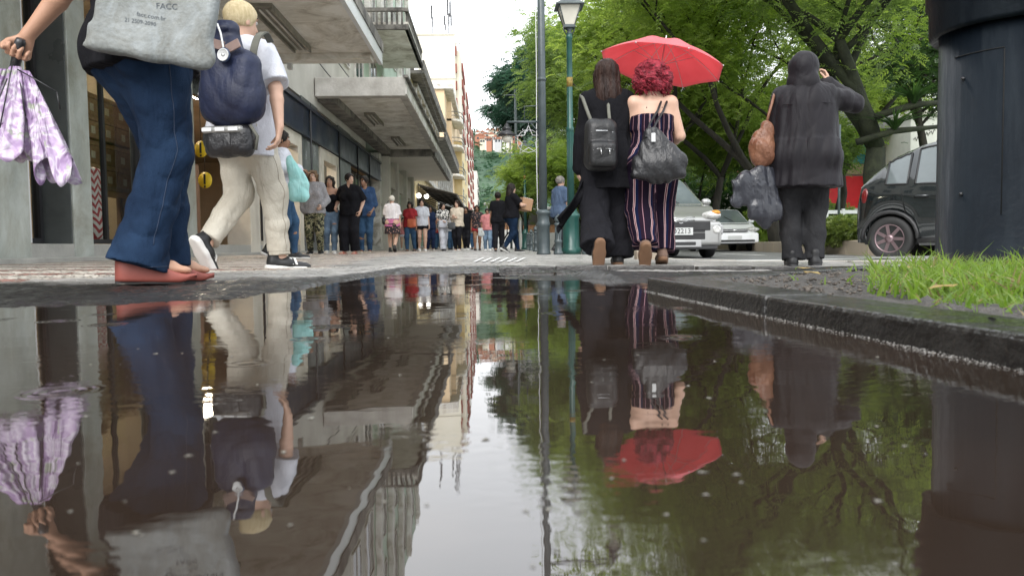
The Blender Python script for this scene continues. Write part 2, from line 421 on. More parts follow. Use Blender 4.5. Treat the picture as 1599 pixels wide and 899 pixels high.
# pavement kerb along the road
kerbm = mat('kerb_concrete', (.36, .34, .30), .6, var=.2, vs=4, bump=.4, bs=60)
mb = MB()
pts = [(2.25, 60), (2.25, 9.6), (2.6, 8.2), (3.6, 7.6), (9, 7.4), (40, 7.4)]
for (x0, y0), (x1, y1) in zip(pts[:-1], pts[1:]):
    Lk = math.hypot(x1-x0, y1-y0); n = max(1, int(Lk/1.0))
    for i in range(n):
        a, c = i/n, (i+1)/n-.008/Lk
        p, q = Vector((x0+(x1-x0)*a, y0+(y1-y0)*a)), Vector((x0+(x1-x0)*c, y0+(y1-y0)*c)); d = (q-p).normalized(); w = Vector((-d.y, d.x))*-.075
        poly = [p-w, q-w, q+w, p+w]; poly = [(v.x, v.y) for v in poly]
        zt = gzf(*((p+q)/2))+.006
        mb.prism(poly if (poly[1][0]-poly[0][0])*(poly[2][1]-poly[1][1])-(poly[1][1]-poly[0][1])*(poly[2][0]-poly[1][0]) > 0 else poly[::-1], RZ-.05, zt)
tag(mb.build('kerb', kerbm, bevel=.012), kind='structure')
# right-hand pavement strip east of the puddle bed, in front of the road
mb = MB(); xs2 = np.linspace(3.39, 30, 30); ys2 = np.linspace(-4, 7.4, 14)
XX, YY = np.meshgrid(xs2, ys2, indexing='ij'); ZZ = np.full_like(XX, gzf(3.39, 3)); V2 = np.stack([XX, YY, ZZ], -1).reshape(-1, 3)
I = (np.arange(29)[:, None]*14+np.arange(13)[None, :]); Q2 = np.stack([I, I+14, I+15, I+1], -1).reshape(-1, 4)
conc_m = mat('grey_paving', (.2, .195, .185), .45, var=.2, vs=2, bump=.5, bs=90, wet=.2)
tag(mesh_obj('east_pavement', V2, Q2, conc_m), kind='structure')
# raised edge stone across the far end of the puddle
dark_wet = mat('wet_dark_stone', (.045, .042, .040), .22, var=.5, vs=9, bump=.5, bs=70, wet=.12)
mb = MB(); rg = random.Random(4)
x = .05
while x < 3.2:
    l = rg.uniform(.28, .55); y = 4.62+.02*math.sin(x*3); z = gzf(x, y)
    mb.bx((x+l/2, y, z+.004), (l-.015, .09, .034+rg.uniform(0, .008)), rg.uniform(-.01, .01)); x += l
tag(mb.build('edge_stones', dark_wet, bevel=.006), kind='structure')
# painted markings on the road
paint = mat('road_paint', (.62, .62, .60), .45, col2=(.8, .8, .78), vs=6, bump=.2, bs=80)
mb = MB()
def quad(mb, pts, z):
    n = len(mb.v); mb.v += [(x, y, z) for x, y in pts]; mb.f.append(tuple(range(n, n+len(pts)))); mb.sm.append(False)
for i in range(9):
    x0 = 2.9+i*1.05; quad(mb, [(x0, 8.3), (x0+.55, 8.3), (x0+.75, 10.6), (x0+.2, 10.6)], RZ+.004)
quad(mb, [(2.6, 11.3), (9.5, 11.3), (9.5, 11.65), (2.6, 11.65)], RZ+.004)
for k in range(8): quad(mb, [(5.7, 16+k*7), (5.85, 16+k*7), (5.85, 19+k*7), (5.7, 19+k*7)], RZ+.004)
tag(mb.build('road_markings', paint), kind='structure')
# slanted white strokes painted on the pavement
mb = MB()
for i in range(6):
    px = 742+i*13; a = G(px, 6.9); c = G(px+14, 9.4); w = .014
    quad(mb, [(a[0]-w, a[1]), (a[0]+w, a[1]), (c[0]+w, c[1]), (c[0]-w, c[1])], 0)
    for q in range(4): v = mb.v[-4+q]; mb.v[-4+q] = (v[0], v[1], gzf(v[0], v[1])+.009)
tag(mb.build('pavement_markings', paint), kind='structure')
# median kerb, lawn
def ribbon(name, pts, w, z0, z1, m, bevel=.02, **k):
    mb = MB()
    for (x0, y0), (x1, y1) in zip(pts[:-1], pts[1:]):
        Lk = math.hypot(x1-x0, y1-y0); n = max(1, int(Lk/1.2))
        for i in range(n):
            a, c = i/n, (i+1)/n-.01/Lk; p = Vector((x0+(x1-x0)*a, y0+(y1-y0)*a)); q = Vector((x0+(x1-x0)*c, y0+(y1-y0)*c)); d = (q-p).normalized(); u = Vector((d.y, -d.x))*w
            mb.prism([(v.x, v.y) for v in (p, p+u, q+u, q)], z0, z1)
    return tag(mb.build(name, m, bevel=bevel), **k)
MED = [(26, 9.0), (9.0, 10.6), (7.2, 12.0), (7.0, 14), (7.7, 20), (9.3, 30), (10.5, 60), (10.5, 120)]
beige = mat('median_concrete', (.36, .30, .23), .6, var=.18, vs=1.5, bump=.3, bs=30, wet=.15)
ribbon('median_kerb', MED[::-1], -.25, RZ-.02, RZ+.29, beige, kind='structure')
mb = MB(); poly = [(x+.2, y+.1) for x, y in MED[1:]]+[(45, 120), (45, 10.2), (26, 9.2)]
mb.prism(poly[::-1], RZ-.1, RZ+.26); tag(mb.build('median_lawn', mat('lawn', (.06, .12, .02), .9, col2=(.10, .19, .035), vs=3, bump=1, bs=60)), kind='structure')

# puddle water
wm = bpy.data.materials.new('puddle_water'); wm.use_nodes = True; t = wm.node_tree; b = t.nodes['Principled BSDF']; LK = t.links.new
geo = t.nodes.new('ShaderNodeTexCoord').outputs['Object']
na = nn(t, 'ShaderNodeTexNoise', Scale=2.2, Detail=4.); LK(geo, na.inputs['Vector'])
LK(ramp(t, na.outputs['Fac'], [(.3, (.017, .0115, .008)), (.7, (.030, .020, .015))]), b.inputs['Base Color'])
b.inputs['Roughness'].default_value = .018; b.inputs['IOR'].default_value = 2.1
# wind ripple + patches of drop rings
mpr = nn(t, 'ShaderNodeMapping'); mpr.inputs['Scale'].default_value = (1, 2.0, 1); LK(geo, mpr.inputs[0])
w1 = nn(t, 'ShaderNodeTexNoise', Scale=7., Detail=2.); LK(mpr.outputs[0], w1.inputs['Vector'])
w2 = nn(t, 'ShaderNodeTexNoise', Scale=38., Detail=2.); LK(mpr.outputs[0], w2.inputs['Vector'])
pm = nn(t, 'ShaderNodeTexNoise', Scale=3.1, Detail=1.); LK(geo, pm.inputs['Vector'])
patch = ramp(t, pm.outputs['Fac'], [(.50, 0.), (.62, 1.)])
mm = nn(t, 'ShaderNodeMath', operation='MULTIPLY'); LK(w2.outputs['Fac'], mm.inputs[0]); LK(patch, mm.inputs[1])
b1 = nn(t, 'ShaderNodeBump', Strength=1., Distance=.00030); LK(w1.outputs['Fac'], b1.inputs['Height'])
b2 = nn(t, 'ShaderNodeBump', Strength=1., Distance=.00034); LK(mm.outputs[0], b2.inputs['Height']); LK(b1.outputs[0], b2.inputs['Normal'])
vr = nn(t, 'ShaderNodeTexVoronoi', feature='F1', Scale=6.5); LK(geo, vr.inputs['Vector'])
sn = nn(t, 'ShaderNodeMath', operation='MULTIPLY'); sn.inputs[1].default_value = 95; LK(vr.outputs['Distance'], sn.inputs[0])
sn2 = nn(t, 'ShaderNodeMath', operation='SINE'); LK(sn.outputs[0], sn2.inputs[0])
fall = ramp(t, vr.outputs['Distance'], [(.0, .9), (.16, .5), (.34, 0.)])
sc_ = nn(t, 'ShaderNodeSeparateColor'); LK(vr.outputs['Color'], sc_.inputs[0]); sel = ramp(t, sc_.outputs[0], [(.80, 0.), (.81, 1.)])
k1 = nn(t, 'ShaderNodeMath', operation='MULTIPLY'); LK(sn2.outputs[0], k1.inputs[0]); LK(fall, k1.inputs[1])
k2 = nn(t, 'ShaderNodeMath', operation='MULTIPLY'); LK(k1.outputs[0], k2.inputs[0]); LK(sel, k2.inputs[1])
b3 = nn(t, 'ShaderNodeBump', Strength=1., Distance=.0006); LK(k2.outputs[0], b3.inputs['Height']); LK(b2.outputs[0], b3.inputs['Normal'])
LK(b3.outputs[0], b.inputs['Normal'])
mb = MB(); mb.v = [(-4.0, -3, 0), (1.2, -3, 0), (1.2, 2.2, 0), (.62, 5.0, 0), (-1.2, 5.0, 0), (-1.6, 3.4, 0), (-4.0, 3.2, 0)]; mb.f = [tuple(range(7))]; mb.sm = [False]
tag(mb.build('puddle_water', wm), kind='structure')

# dark kerb round the planting bed, right of the puddle
K0 = Vector((.50, 2.46)); kd = Vector((.605, .86))-K0; kd = kd/kd.length; K1 = K0+kd*3.6
K2 = Vector((1.55, 3.42)); K3 = Vector((3.3, 3.62))
black_kerb = mat('wet_black_kerb', (.008, .007, .0065), .16, col2=(.026, .024, .022), vs=18, bump=.35, bs=80, wet=.1)
def kerbrun(mb, a, c, w, z1, n):
    d = (c-a)/n; u = d.normalized(); s_ = Vector((-u.y, u.x))*w
    rg = random.Random(3)
    for i in range(n):
        p = a+d*i; q = a+d*(i+1)-u*.008; j = rg.uniform(-.004, .004)
        # front face slightly battered
        vs = [(*(p), -.06), (*(q), -.06), (*(q+s_), -.06), (*(p+s_), -.06)]
        e = s_.normalized()*.006
        vs += [(*(p+e), z1+j), (*(q+e), z1+j), (*(q+s_), z1+j), (*(p+s_), z1+j)]
        mb.add(vs, [(0, 3, 2, 1), (4, 5, 6, 7), (0, 1, 5, 4), (1, 2, 6, 5), (2, 3, 7, 6), (3, 0, 4, 7)])
mb = MB(); kerbrun(mb, K1, K0, -.15, .042, 4); kerbrun(mb, K0+Vector((.004, .002)), K2, -.15, .040, 2); kerbrun(mb, K2, K3, -.15, .038, 2)
o = tag(mb.build('bed_kerb', black_kerb, bevel=.007), kind='structure')
bm_ = bmesh.new(); bm_.from_mesh(o.data); bmesh.ops.recalc_face_normals(bm_, faces=bm_.faces); bm_.to_mesh(o.data); bm_.free()
# soil of the bed
xs = np.arange(.5, 3.4, .022); ys = np.arange(-1.2, 3.6, .022); XX, YY = np.meshgrid(xs, ys, indexing='ij')
ZZ = .024+(vnoise(XX, YY, 9, 11)-.5)*.03+(vnoise(XX, YY, 34, 12)-.5)*.022
ZZ = np.where((YY > 2.9-.0) & (XX < 2.5), ZZ*.9, ZZ)
V2 = np.stack([XX, YY, ZZ], -1).reshape(-1, 3); nY = len(ys); I = (np.arange(len(xs)-1)[:, None]*nY+np.arange(nY-1)[None, :]); Q2 = np.stack([I, I+nY, I+nY+1, I+1], -1).reshape(-1, 4)
c = V2[Q2].mean(1); kx = K0.x+(c[:, 1]-K0.y)*kd.x/kd.y
farY = np.where(c[:, 0] < K2.x, K0.y+(c[:, 0]-K0.x)*(K2.y-K0.y)/(K2.x-K0.x), K2.y+(c[:, 0]-K2.x)*(K3.y-K2.y)/(K3.x-K2.x))
Q2 = Q2[(c[:, 0] > kx+.10) & (c[:, 1] < farY-.06)]
tag(mesh_obj('bed_soil', V2, Q2, mat('bed_soil', (.028, .024, .021), .6, col2=(.095, .085, .075), vs=25, bump=1, bs=120, wet=.2), None, True), kind='structure')
# foam and grit along the waterline, small floating bits on the puddle
def bits(name, pts, m, seed, r0, r1, flat=.5):
    rg = np.random.RandomState(seed); n = len(pts); base = np.array([(1, 0, 0), (-.5, .87, 0), (-.5, -.87, 0), (0, 0, 1), (0, 0, -1.)])
    fcs = np.array([(0, 1, 3), (1, 2, 3), (2, 0, 3), (1, 0, 4), (2, 1, 4), (0, 2, 4)])
    s = rg.uniform(r0, r1, (n, 1, 1))*rg.uniform(.6, 1.5, (n, 1, 3)); s[:, :, 2] *= flat; a = rg.rand(n)*6.28
    v = base[None]*s; x = v[..., 0]*np.cos(a)[:, None]-v[..., 1]*np.sin(a)[:, None]; y = v[..., 0]*np.sin(a)[:, None]+v[..., 1]*np.cos(a)[:, None]
    Vv = np.stack([x, y, v[..., 2]], -1)+np.asarray(pts)[:, None, :]
    return mesh_obj(name, Vv.reshape(-1, 3), (fcs[None]+np.arange(n)[:, None, None]*5).reshape(-1, 3), m, None, True)
rg = np.random.RandomState(5); P = []
for i in range(2600):
    s = rg.rand()**1.0*1.95
    if rg.rand() > .25+1.1*vnoise(np.array([s]), np.array([0.]), 6, 31)[0]**1.5: continue
    p = K0+kd*s; o_ = abs(rg.normal())*.0045*(1+1.5*(vnoise(np.array([s]), np.array([0.]), 9, 2)[0])); P.append((p.x-o_, p.y, rg.uniform(0, .003)))
foam = mat('foam', (.36, .35, .33), .35, var=.2, vs=30)
tag(bits('waterline_foam', P, foam, 6, .0005, .0016), 'pale foam and grit along the waterline of the black kerb', 'foam', kind='stuff')
P = []
for i in range(70):
    yy = rg.uniform(.34, 1.3)**1.0; P.append((rg.uniform(-.65, .6)*yy, yy, .0006))
tag(bits('floating_debris', P, mat('debris', (.10, .09, .075), .5, col2=(.26, .25, .21), vs=20), 7, .001, .0042, .12), 'tiny pale bits floating on the puddle', 'debris', kind='stuff')
# ------------------------------------------------------------------ buildings on the left side
granite = mat('grey_granite', (.28, .305, .285), .38, col2=(.45, .475, .44), vs=2.2, bump=.15, bs=60, wet=.1, stretch=(1, 1, .5))
granite_d = mat('dark_granite', (.06, .066, .066), .35, col2=(.10, .11, .108), vs=2.5, wet=.1)
dirty = mat('dirty_concrete', (.62, .60, .55), .85, col2=(.84, .82, .77), vs=.9, bump=.25, bs=20)
def stain(m, sc=1.1, lo=.35):
    "rust and damp blotches multiplied over the paint"
    t = m.node_tree; b = t.nodes['Principled BSDF']; l = b.inputs['Base Color'].links[0]; src = l.from_socket
    n = nn(t, 'ShaderNodeTexNoise', Scale=sc, Detail=9., Roughness=.72, Distortion=.8); t.links.new(t.nodes.new('ShaderNodeTexCoord').outputs['Object'], n.inputs['Vector'])
    t.links.new(mixc(t, 1., src, ramp(t, n.outputs['Fac'], [(.36, (lo, lo*.93, lo*.83)), (.47, (.80, .78, .74)), (.60, (1., 1., 1.))]), 'MULTIPLY'), b.inputs['Base Color'])
stain(dirty, 1.3, .50)
white_p = mat('stained_white', (.55, .53, .50), .75, col2=(.82, .81, .78), vs=1.4, bump=.2, bs=25)
grime = mat('grimy_edge', (.05, .048, .044), .9, col2=(.30, .28, .25), vs=2.4, bump=.4, bs=30)
cream = mat('cream_frame', (.50, .46, .38), .6, col2=(.64, .60, .52), vs=2)
stain(white_p, 1.8, .45); stain(granite, 1.2, .62)
navy = mat('navy_band', (.005, .012, .032), .4, var=.4, vs=1.2, wet=.1)
darkint = mat('dark_interior', (.03, .024, .02), .8, col2=(.07, .055, .045), vs=1.5)
warmint = mat('warm_interior', (.42, .32, .22), .8, col2=(.58, .46, .33), vs=1.0)
metal_w = mat('white_metal', (.62, .63, .63), .4, var=.06)
metal_d = mat('black_metal', (.02, .02, .022), .35, var=.3)
glassm = bpy.data.materials.new('shop_glass'); glassm.use_nodes = True; t = glassm.node_tree; t.nodes.clear()
go = t.nodes.new('ShaderNodeOutputMaterial'); gm_ = nn(t, 'ShaderNodeMixShader'); gt = nn(t, 'ShaderNodeBsdfTransparent'); gg = nn(t, 'ShaderNodeBsdfGlossy', Roughness=.03); gf = nn(t, 'ShaderNodeFresnel', IOR=1.5)
gt.inputs[0].default_value = (.82, .86, .85, 1)
ggeo = nn(t, 'ShaderNodeNewGeometry'); gsub = nn(t, 'ShaderNodeMath', operation='SUBTRACT'); gsub.inputs[0].default_value = 1; t.links.new(ggeo.outputs['Backfacing'], gsub.inputs[1]); gmul = nn(t, 'ShaderNodeMath', operation='MULTIPLY'); t.links.new(gf.outputs[0], gmul.inputs[0]); t.links.new(gsub.outputs[0], gmul.inputs[1]); t.links.new(gmul.outputs[0], gm_.inputs[0]); t.links.new(gt.outputs[0], gm_.inputs[1]); t.links.new(gg.outputs[0], gm_.inputs[2]); t.links.new(gm_.outputs[0], go.inputs[0])
pane_d = mat('dark_pane', (.03, .04, .045), .08, var=.3, vs=1)
XF = -4.2
store = empty('store_building', (XF, 16, 0), 0, 'long shop with grey granite pillars and navy fascia under a concrete canopy', 'building')
def pb(name, boxes, m, parent, bevel=0.):
    "boxes in world coordinates -> one part"
    mb = MB(); mb_T = Matrix.Translation(-parent_loc(parent))
    for q in boxes: mb.box(*q, T=mb_T)
    return mb.build(name, m, parent, bevel)
def parent_loc(p):
    v = Vector((0, 0, 0))
    while p is not None: v += Vector(p.location); p = p.parent
    return v
# sill
pb('plinth', [(XF-.35, XF-.01, 2, 30, -.1, .23), (XF-.38, XF+.10, 2, 30, -.1, .10)], mat('plinth_stone', (.27, .27, .25), .4, col2=(.40, .39, .36), vs=3, wet=.12, bump=.2), store, .01)
PIL = [(4.2, 7.2, granite), (7.95, 8.32, granite), (10.15, 11.25, granite), (13.75, 14.3, cream), (17.75, 19.4, granite_d), (22.0, 23.9, granite_d)]
for a, c, mm_ in PIL: pb('pillar', [(XF-.42, XF, a, c, .05, 3.62)], mm_, store, .008)
pb('side_panel', [(XF-.40, XF-.02, 7.93, 7.948, .23, 3.4)], granite_d, store); pb('side_panel', [(XF-.40, XF-.02, 10.13, 10.148, .23, 3.4)], granite_d, store)
pb('end_pilaster', [(XF-.3, XF+.03, 29.9, 30.5, .0, 3.8)], white_p, store, .01)
# window and door bays
def window(parent, y0, y1, z0, z1, x=XF-.3, fr=.05, m=metal_d, mull=1, gm=None, name='window'):
    bs = [(x-.04, x+.02, y0, y0+fr, z0, z1), (x-.04, x+.02, y1-fr, y1, z0, z1), (x-.039, x+.019, y0+fr, y1-fr, z0, z0+fr), (x-.039, x+.019, y0+fr, y1-fr, z1-fr, z1)]
    for i in range(1, mull): y = y0+(y1-y0)*i/mull; bs.append((x-.035, x+.015, y-fr/2, y+fr/2, z0+fr, z1-fr))
    w = pb(name, bs, m, parent); pb('pane', [(x-.012, x-.006, y0+fr, y1-fr, z0+fr, z1-fr)], gm or glassm, w); return w
window(store, 7.22, 7.9, .24, 3.4, m=metal_d, mull=2)
pb('white_strip', [(XF-.26, XF-.2, 7.5, 7.56, .24, 3.4)], metal_w, store)
pb('blue_strip', [(XF-.22, XF-.17, 7.30, 7.36, 1.35, 2.6)], mat('bright_blue', (.02, .17, .42), .4), store)
window(store, 8.34, 10.1, .24, 3.4, m=metal_d, mull=2)
window(store, 24.0, 29.85, .1, 2.72, m=metal_d, mull=5)
for y0, y1 in ((14.35, 17.7), (19.45, 21.95)):     # cream door surrounds, doorways open to the shop
    pb('door_surround', [(XF-.25, XF+.02, y0+.1, y0+.45, .1, 2.7), (XF-.25, XF+.02, y1-.45, y1-.1, .1, 2.7), (XF-.249, XF+.019, y0+.45, y1-.45, 2.4, 2.7)], cream, store, .01)
pb('door_panel', [(XF-.55, XF-.50, 14.8, 15.6, .1, 2.4)], mat('brown_door', (.07, .035, .022), .4, var=.3), store, .01)
pb('fascia', [(XF-.1, XF+.06, 11.3, 30, 2.72, 3.42)], navy, store, .01)
pb('fascia_trim', [(XF+.06, XF+.11, 11.3, 30, 3.36, 3.44), (XF+.06, XF+.085, 11.3, 30, 2.70, 2.75)], mat('navy_trim', (.01, .015, .03), .4), store)
for y in (14.1, 14.5, 18.2, 21.6, 24.6, 27): mb = MB(); mb.tube([(XF+.09-XF, y-16, .3), (XF+.09-XF, y-16, 3.4)], .022); mb.build('downpipe', metal_d, store)
pb('upper_wall', [(XF-5, XF-.02, 2, 27, 3.6, 12.4)], mat('aged_wall', (.38, .36, .32), .8, col2=(.55, .53, .48), vs=.6), store)
for y in (5, 8.5, 12, 15.5, 19, 22.5, 25):
    for z in (5.6, 9.0): window(store, y, y+1.5, z, z+2.0, x=XF+.02, m=white_p, mull=2, gm=pane_d)
# interior of the shop
pb('interior', [(XF-7.9, XF-7.8, 2, 30, 0, 3.6), (XF-7.8, XF-.5, 2, 30, 3.45, 3.58), (XF-7.8, XF-.4, 1.9, 2.0, 0, 3.45), (XF-7.8, XF-.45, 11.5, 11.56, .05, 3.45), (XF-7.8, XF-.45, 29.7, 29.8, 0, 3.45)], warmint, store)
pb('interior_floor', [(XF-7.8, XF-.35, 2, 30, .0, .12)], mat('shop_floor', (.25, .2, .15), .3, wet=.1), store)
pb('upper_panel', [(XF-.30, XF-.2, 11.26, 13.75, 2.5, 3.6), (XF-.3, XF-.2, 14.3, 30, 3.42, 3.6), (XF-.3, XF-.2, 7.2, 11.2, 3.4, 3.6)], granite_d, store)
# concrete canopies over the pavement
fix_m = mat('lamp_housing', (.20, .185, .15), .5, var=.3, vs=8); tube_m = mat('lamp_tube', (.55, .53, .48), .3)
def fixture(x, y, z, L_, par, w=.24):
    mb = MB(); T = Matrix.Translation(Vector((x, y, z))-parent_loc(par))
    mb.box(-w/2, w/2, -L_/2, L_/2, -.05, .0, T); mb.box(-w/2-.03, -w/2, -L_/2, L_/2, -.10, .0, T); mb.box(w/2, w/2+.03, -L_/2, L_/2, -.10, .0, T)
    o = mb.build('light_fitting', fix_m, par)
    mb = MB()
    for s in (-.05, .05): mb.tube([(s, -L_/2+.08, -.068), (s, L_/2-.08, -.068)], .017, T=T)
    mb.build('tube_lamp', tube_m, o)
can1 = empty('concrete_canopy', (-3.1, 9, 3.6), 0, 'nearest concrete canopy with stained ceiling and white edge', 'canopy')
pb('slab', [(XF, -2.02, 2.5, 14.7, 3.6, 3.9)], dirty, can1, .01)
pb('edge_strip', [(-2.02, -1.95, 2.5, 14.72, 3.575, 3.80)], metal_w, can1); pb('edge_cap', [(-2.05, -1.93, 2.5, 14.74, 3.80, 3.99)], grime, can1)
pb('beam', [(XF, -2.05, 13.9, 14.25, 3.50, 3.6), (XF, XF+.28, 2.5, 14.7, 3.44, 3.6)], dirty, can1, .01)
fixture(-3.15, 12.3, 3.6, 2.4, can1); fixture(-3.15, 7.8, 3.6, 2.4, can1)
pb('junction_box', [(-3.6, -3.52, 14.2, 14.3, 3.40, 3.5)], metal_w, can1)
can2 = empty('concrete_canopy', (-3.1, 25, 4), 0, 'second concrete canopy, lower edge cracked, two lamps underneath', 'canopy')
pb('slab', [(XF, -2.05, 19.2, 31, 4.0, 4.16)], dirty, can2, .01)
pb('edge_beam', [(XF, -2.0, 19.15, 19.45, 3.86, 4.32), (-2.2, -2.0, 19.45, 31, 3.93, 4.3)], mat('weathered_concrete', (.30, .28, .25), .9, col2=(.55, .53, .49), vs=1.6, bump=.5, bs=14), can2, .015)
pb('edge_strip', [(-2.0, -1.97, 19.2, 31, 3.91, 4.14)], white_p, can2); pb('edge_cap', [(-2.04, -1.92, 19.1, 31, 4.3, 4.36)], grime, can2)
pb('beam', [(XF, -2.2, 30.6, 31, 3.75, 4.0), (XF, XF+.4, 19.5, 30.6, 3.8, 4.0)], grime, can2, .01)
fixture(-3.35, 23.2, 4.0, 1.9, can2); fixture(-3.2, 28.0, 4.0, 1.9, can2)
pb('roof_boxes', [(-3.6, -3.3, 20, 20.4, 4.17, 4.42), (-3.2, -2.6, 20.6, 21.6, 4.17, 4.50), (-4.1, -3.75, 19.6, 20, 4.17, 4.40)], mat('rusty_unit', (.09, .085, .08), .7, var=.4), can2, .01)
can3 = empty('concrete_canopy', (-3.1, 37, 3.8), 0, 'cream flat canopy with a clean soffit beyond the stained ones', 'canopy')
pb('slab', [(XF, -2.25, 31.02, 43, 3.8, 3.98)], mat('clean_soffit', (.60, .57, .51), .7, col2=(.70, .68, .62), vs=.8), can3, .01)
pb('edge_beam', [(-2.25, -2.1, 31.02, 43, 3.78, 4.25)], grime, can3, .01)
# mint green building above and beyond the shop
mint = mat('mint_plaster', (.40, .52, .42), .8, col2=(.52, .62, .52), vs=.8)
mintb = empty('mint_building', (XF, 34, 0), 0, 'mint green upper storeys with white columns and a dark ornate balcony slab', 'building')
pb('wall', [(XF-6, XF, 30.6, 41, 0, 3.7), (XF-6, XF, 27, 41, 3.9, 15)], mint, mintb)
for y in (27.1, 30.2, 33.4, 36.6, 40.4): pb('column', [(XF+.01, XF+.22, y, y+.5, 8.0, 14.6)], white_p, mintb, .02)
for y in (28, 31.2, 34.4, 37.8): window(mintb, y, y+1.6, 8.2, 10.9, x=XF+.04, m=white_p, mull=2, gm=pane_d); window(mintb, y, y+1.6, 11.8, 14, x=XF+.04, m=white_p, mull=2, gm=pane_d); window(mintb, y, y+1.6, 4.7, 7, x=XF+.04, m=white_p, mull=2, gm=pane_d)
bal = pb('balcony', [(XF, -2.6, 26.4, 32, 7.45, 7.72)], dirty, mintb, .02)
bs = [(-2.72, -2.6, 26.3, 32, 7.45, 7.62), (-2.72, -2.6, 26.3, 32, 8.05, 8.16), (XF, -2.72, 26.28, 26.42, 7.45, 7.6), (XF, -2.72, 26.28, 26.42, 8.05, 8.16)]
y = 26.5
while y < 32: bs.append((-2.70, -2.62, y, y+.09, 7.62, 8.05)); y += .24
x = XF
while x < -2.8: bs.append((x, x+.07, 26.31, 26.39, 7.6, 8.05)); x += .17
pb('railing', bs, grime, mintb)
lowm = mat('cream_lower', (.55, .52, .46), .7, var=.12, vs=1.5)
for y in (30.7, 33.6, 37.1, 40.4): pb('pillar', [(XF, XF+.3, y, y+.55, -.05, 3.8)], lowm, mintb, .01)
for y in (31.3, 34.2, 37.7): window(mintb, y, y+2.1, .1, 2.5, x=XF+.04, m=metal_d, mull=2, gm=pane_d); pb('sign_panel', [(XF, XF+.22, y, y+2.1, 2.6, 3.5)], mat('beige_sign', (.42, .37, .3), .6, var=.15), mintb, .01)
# yellow building
yel = mat('yellow_plaster', (.58, .44, .20), .8, col2=(.68, .57, .34), vs=.7)
yb = empty('yellow_building', (-4.05, 52, 0), 0, 'yellow two storey building with white window frames and dark parapet', 'building')
pb('wall', [(-10, -4.05, 41.05, 62, 0, 9.2)], yel, yb)
pb('parapet', [(-4.25, -3.25, 41.05, 62, 9.25, 9.45), (-3.45, -3.25, 41.05, 62, 9.46, 9.95), (-10, -3.8, 41.05, 41.3, 9.46, 9.8)], grime, yb, .03)
pb('cornice', [(-4.05, -3.8, 43, 62, 8.9, 9.18), (-4.05, -3.85, 43, 62, 4.4, 4.7)], white_p, yb, .02)
for i in range(6):
    y = 43.8+i*3.05; window(yb, y, y+1.5, 5.2, 8.3, x=-4.0, fr=.12, m=white_p, mull=2, gm=pane_d); pb('pilaster', [(-4.04, -3.86, y-1.0, y-.55, 4.7, 8.9)], white_p, yb, .01)
for i in range(4): window(yb, 44+i*4.6, 47.4+i*4.6, .1, 3.0, x=-4.0, fr=.1, m=metal_d, mull=3, gm=pane_d, name='shopfront')
# white balustraded building
wb = empty('white_building', (-4.1, 76, 0), 0, 'white building with a row of tall narrow windows and balustrade', 'building')
pb('wall', [(-10, -4.1, 62.02, 90, 0, 8.6)], white_p, wb)
pb('parapet', [(-4.3, -3.3, 62, 90, 8.62, 8.9), (-3.5, -3.3, 62, 90, 9.5, 9.62)]+[(-3.48, -3.32, 62.3+i*.7, 62.6+i*.7, 8.9, 9.5) for i in range(39)], grime, wb)
for i in range(9): window(wb, 63+i*3, 64.3+i*3, 4.7, 8.0, x=-4.05, fr=.12, m=white_p, mull=2, gm=pane_d)
for i in range(6): window(wb, 63+i*4.5, 66.6+i*4.5, .1, 3.2, x=-4.05, fr=.1, m=metal_d, mull=3, gm=pane_d, name='shopfront')
# orange building with rounded balconies
ob = empty('orange_building', (-4, 105, 0), 0, 'orange ochre building with stacked balconies before the cream tower', 'building')
pb('wall', [(-7.6, -4.9, 90.02, 126, 0, 18.3), (-4.9, -4.3, 94, 126, 0, 17.6)], mat('ochre_plaster', (.58, .42, .25), .8, col2=(.70, .56, .38), vs=.25), ob)
pb('yellow_wing', [(-4.3, -3.3, 99, 126, 0, 13.6)], yel, ob); pb('cornice', [(-7.9, -3.9, 89.7, 126.3, 18.3, 18.9)], white_p, ob, .05)
for z in (5.5, 9.0, 12.5, 15.6):
    mb = MB(); mb.prism([(-4.9, -11), (-3.7, -11), (-3.2, -10), (-3.0, -8), (-3.0, -4), (-4.9, -4)], z-.25, z, Matrix.Translation((4, 0, 0))); mb.build('balcony', dirty, ob)
    mb = MB(); T = Matrix.Translation((4, 0, 0))
    for p, q in (((-3.7, -10.95), (-3.2, -10)), ((-3.2, -10), (-3.0, -8)), ((-3.0, -8), (-3.0, -4)), ((-4.9, -10.95), (-3.7, -10.95))):
        mb.tube([(*p, z+.85), (*q, z+.85)], .06, 5, T); mb.tube([(*p, z+.4), (*q, z+.4)], .05, 5, T)
    mb.build('railing', grime, ob)
    window(ob, 101, 104, z+.2, z+2.3, x=-3.25, m=white_p, gm=pane_d, fr=.12); window(ob, 112, 115, z+.2, z+2.3, x=-3.25, m=white_p, gm=pane_d, fr=.12)
# cream tower
tow = empty('cream_tower', (-4.4, 150, 0), 0, 'tall cream apartment tower with antennas on its flat roof', 'building')
towm = mat('cream_plaster', (.66, .60, .48), .8, col2=(.78, .74, .64), vs=.12)
pb('wall', [(-11.5, -5.2, 130, 190, 0, 35.5), (-5.2, -4.4, 131.5, 240, 0, 33.0)], towm, tow)
pb('band', [(-11.6, -5.1, 129.9, 130.1, z, z+.18) for z in (21, 28, 35.2)], mat('stained_band', (.45, .42, .35), .8), tow)
redm = mat('red_brown_panel', (.28, .07, .05), .7, var=.25, vs=.8)
for k in range(11):
    z = 2.6+k*2.85
    for j in range(4): pb('window', [(-4.4, -4.12, 138+j*26, 150+j*26, z, z+1.4)], redm, tow)
    pb('window', [(-5.2, -4.95, 130.4, 131.2, z+1, z+2.4)], redm, tow)
mb = MB(); T = Matrix.Translation((0, 0, 0))
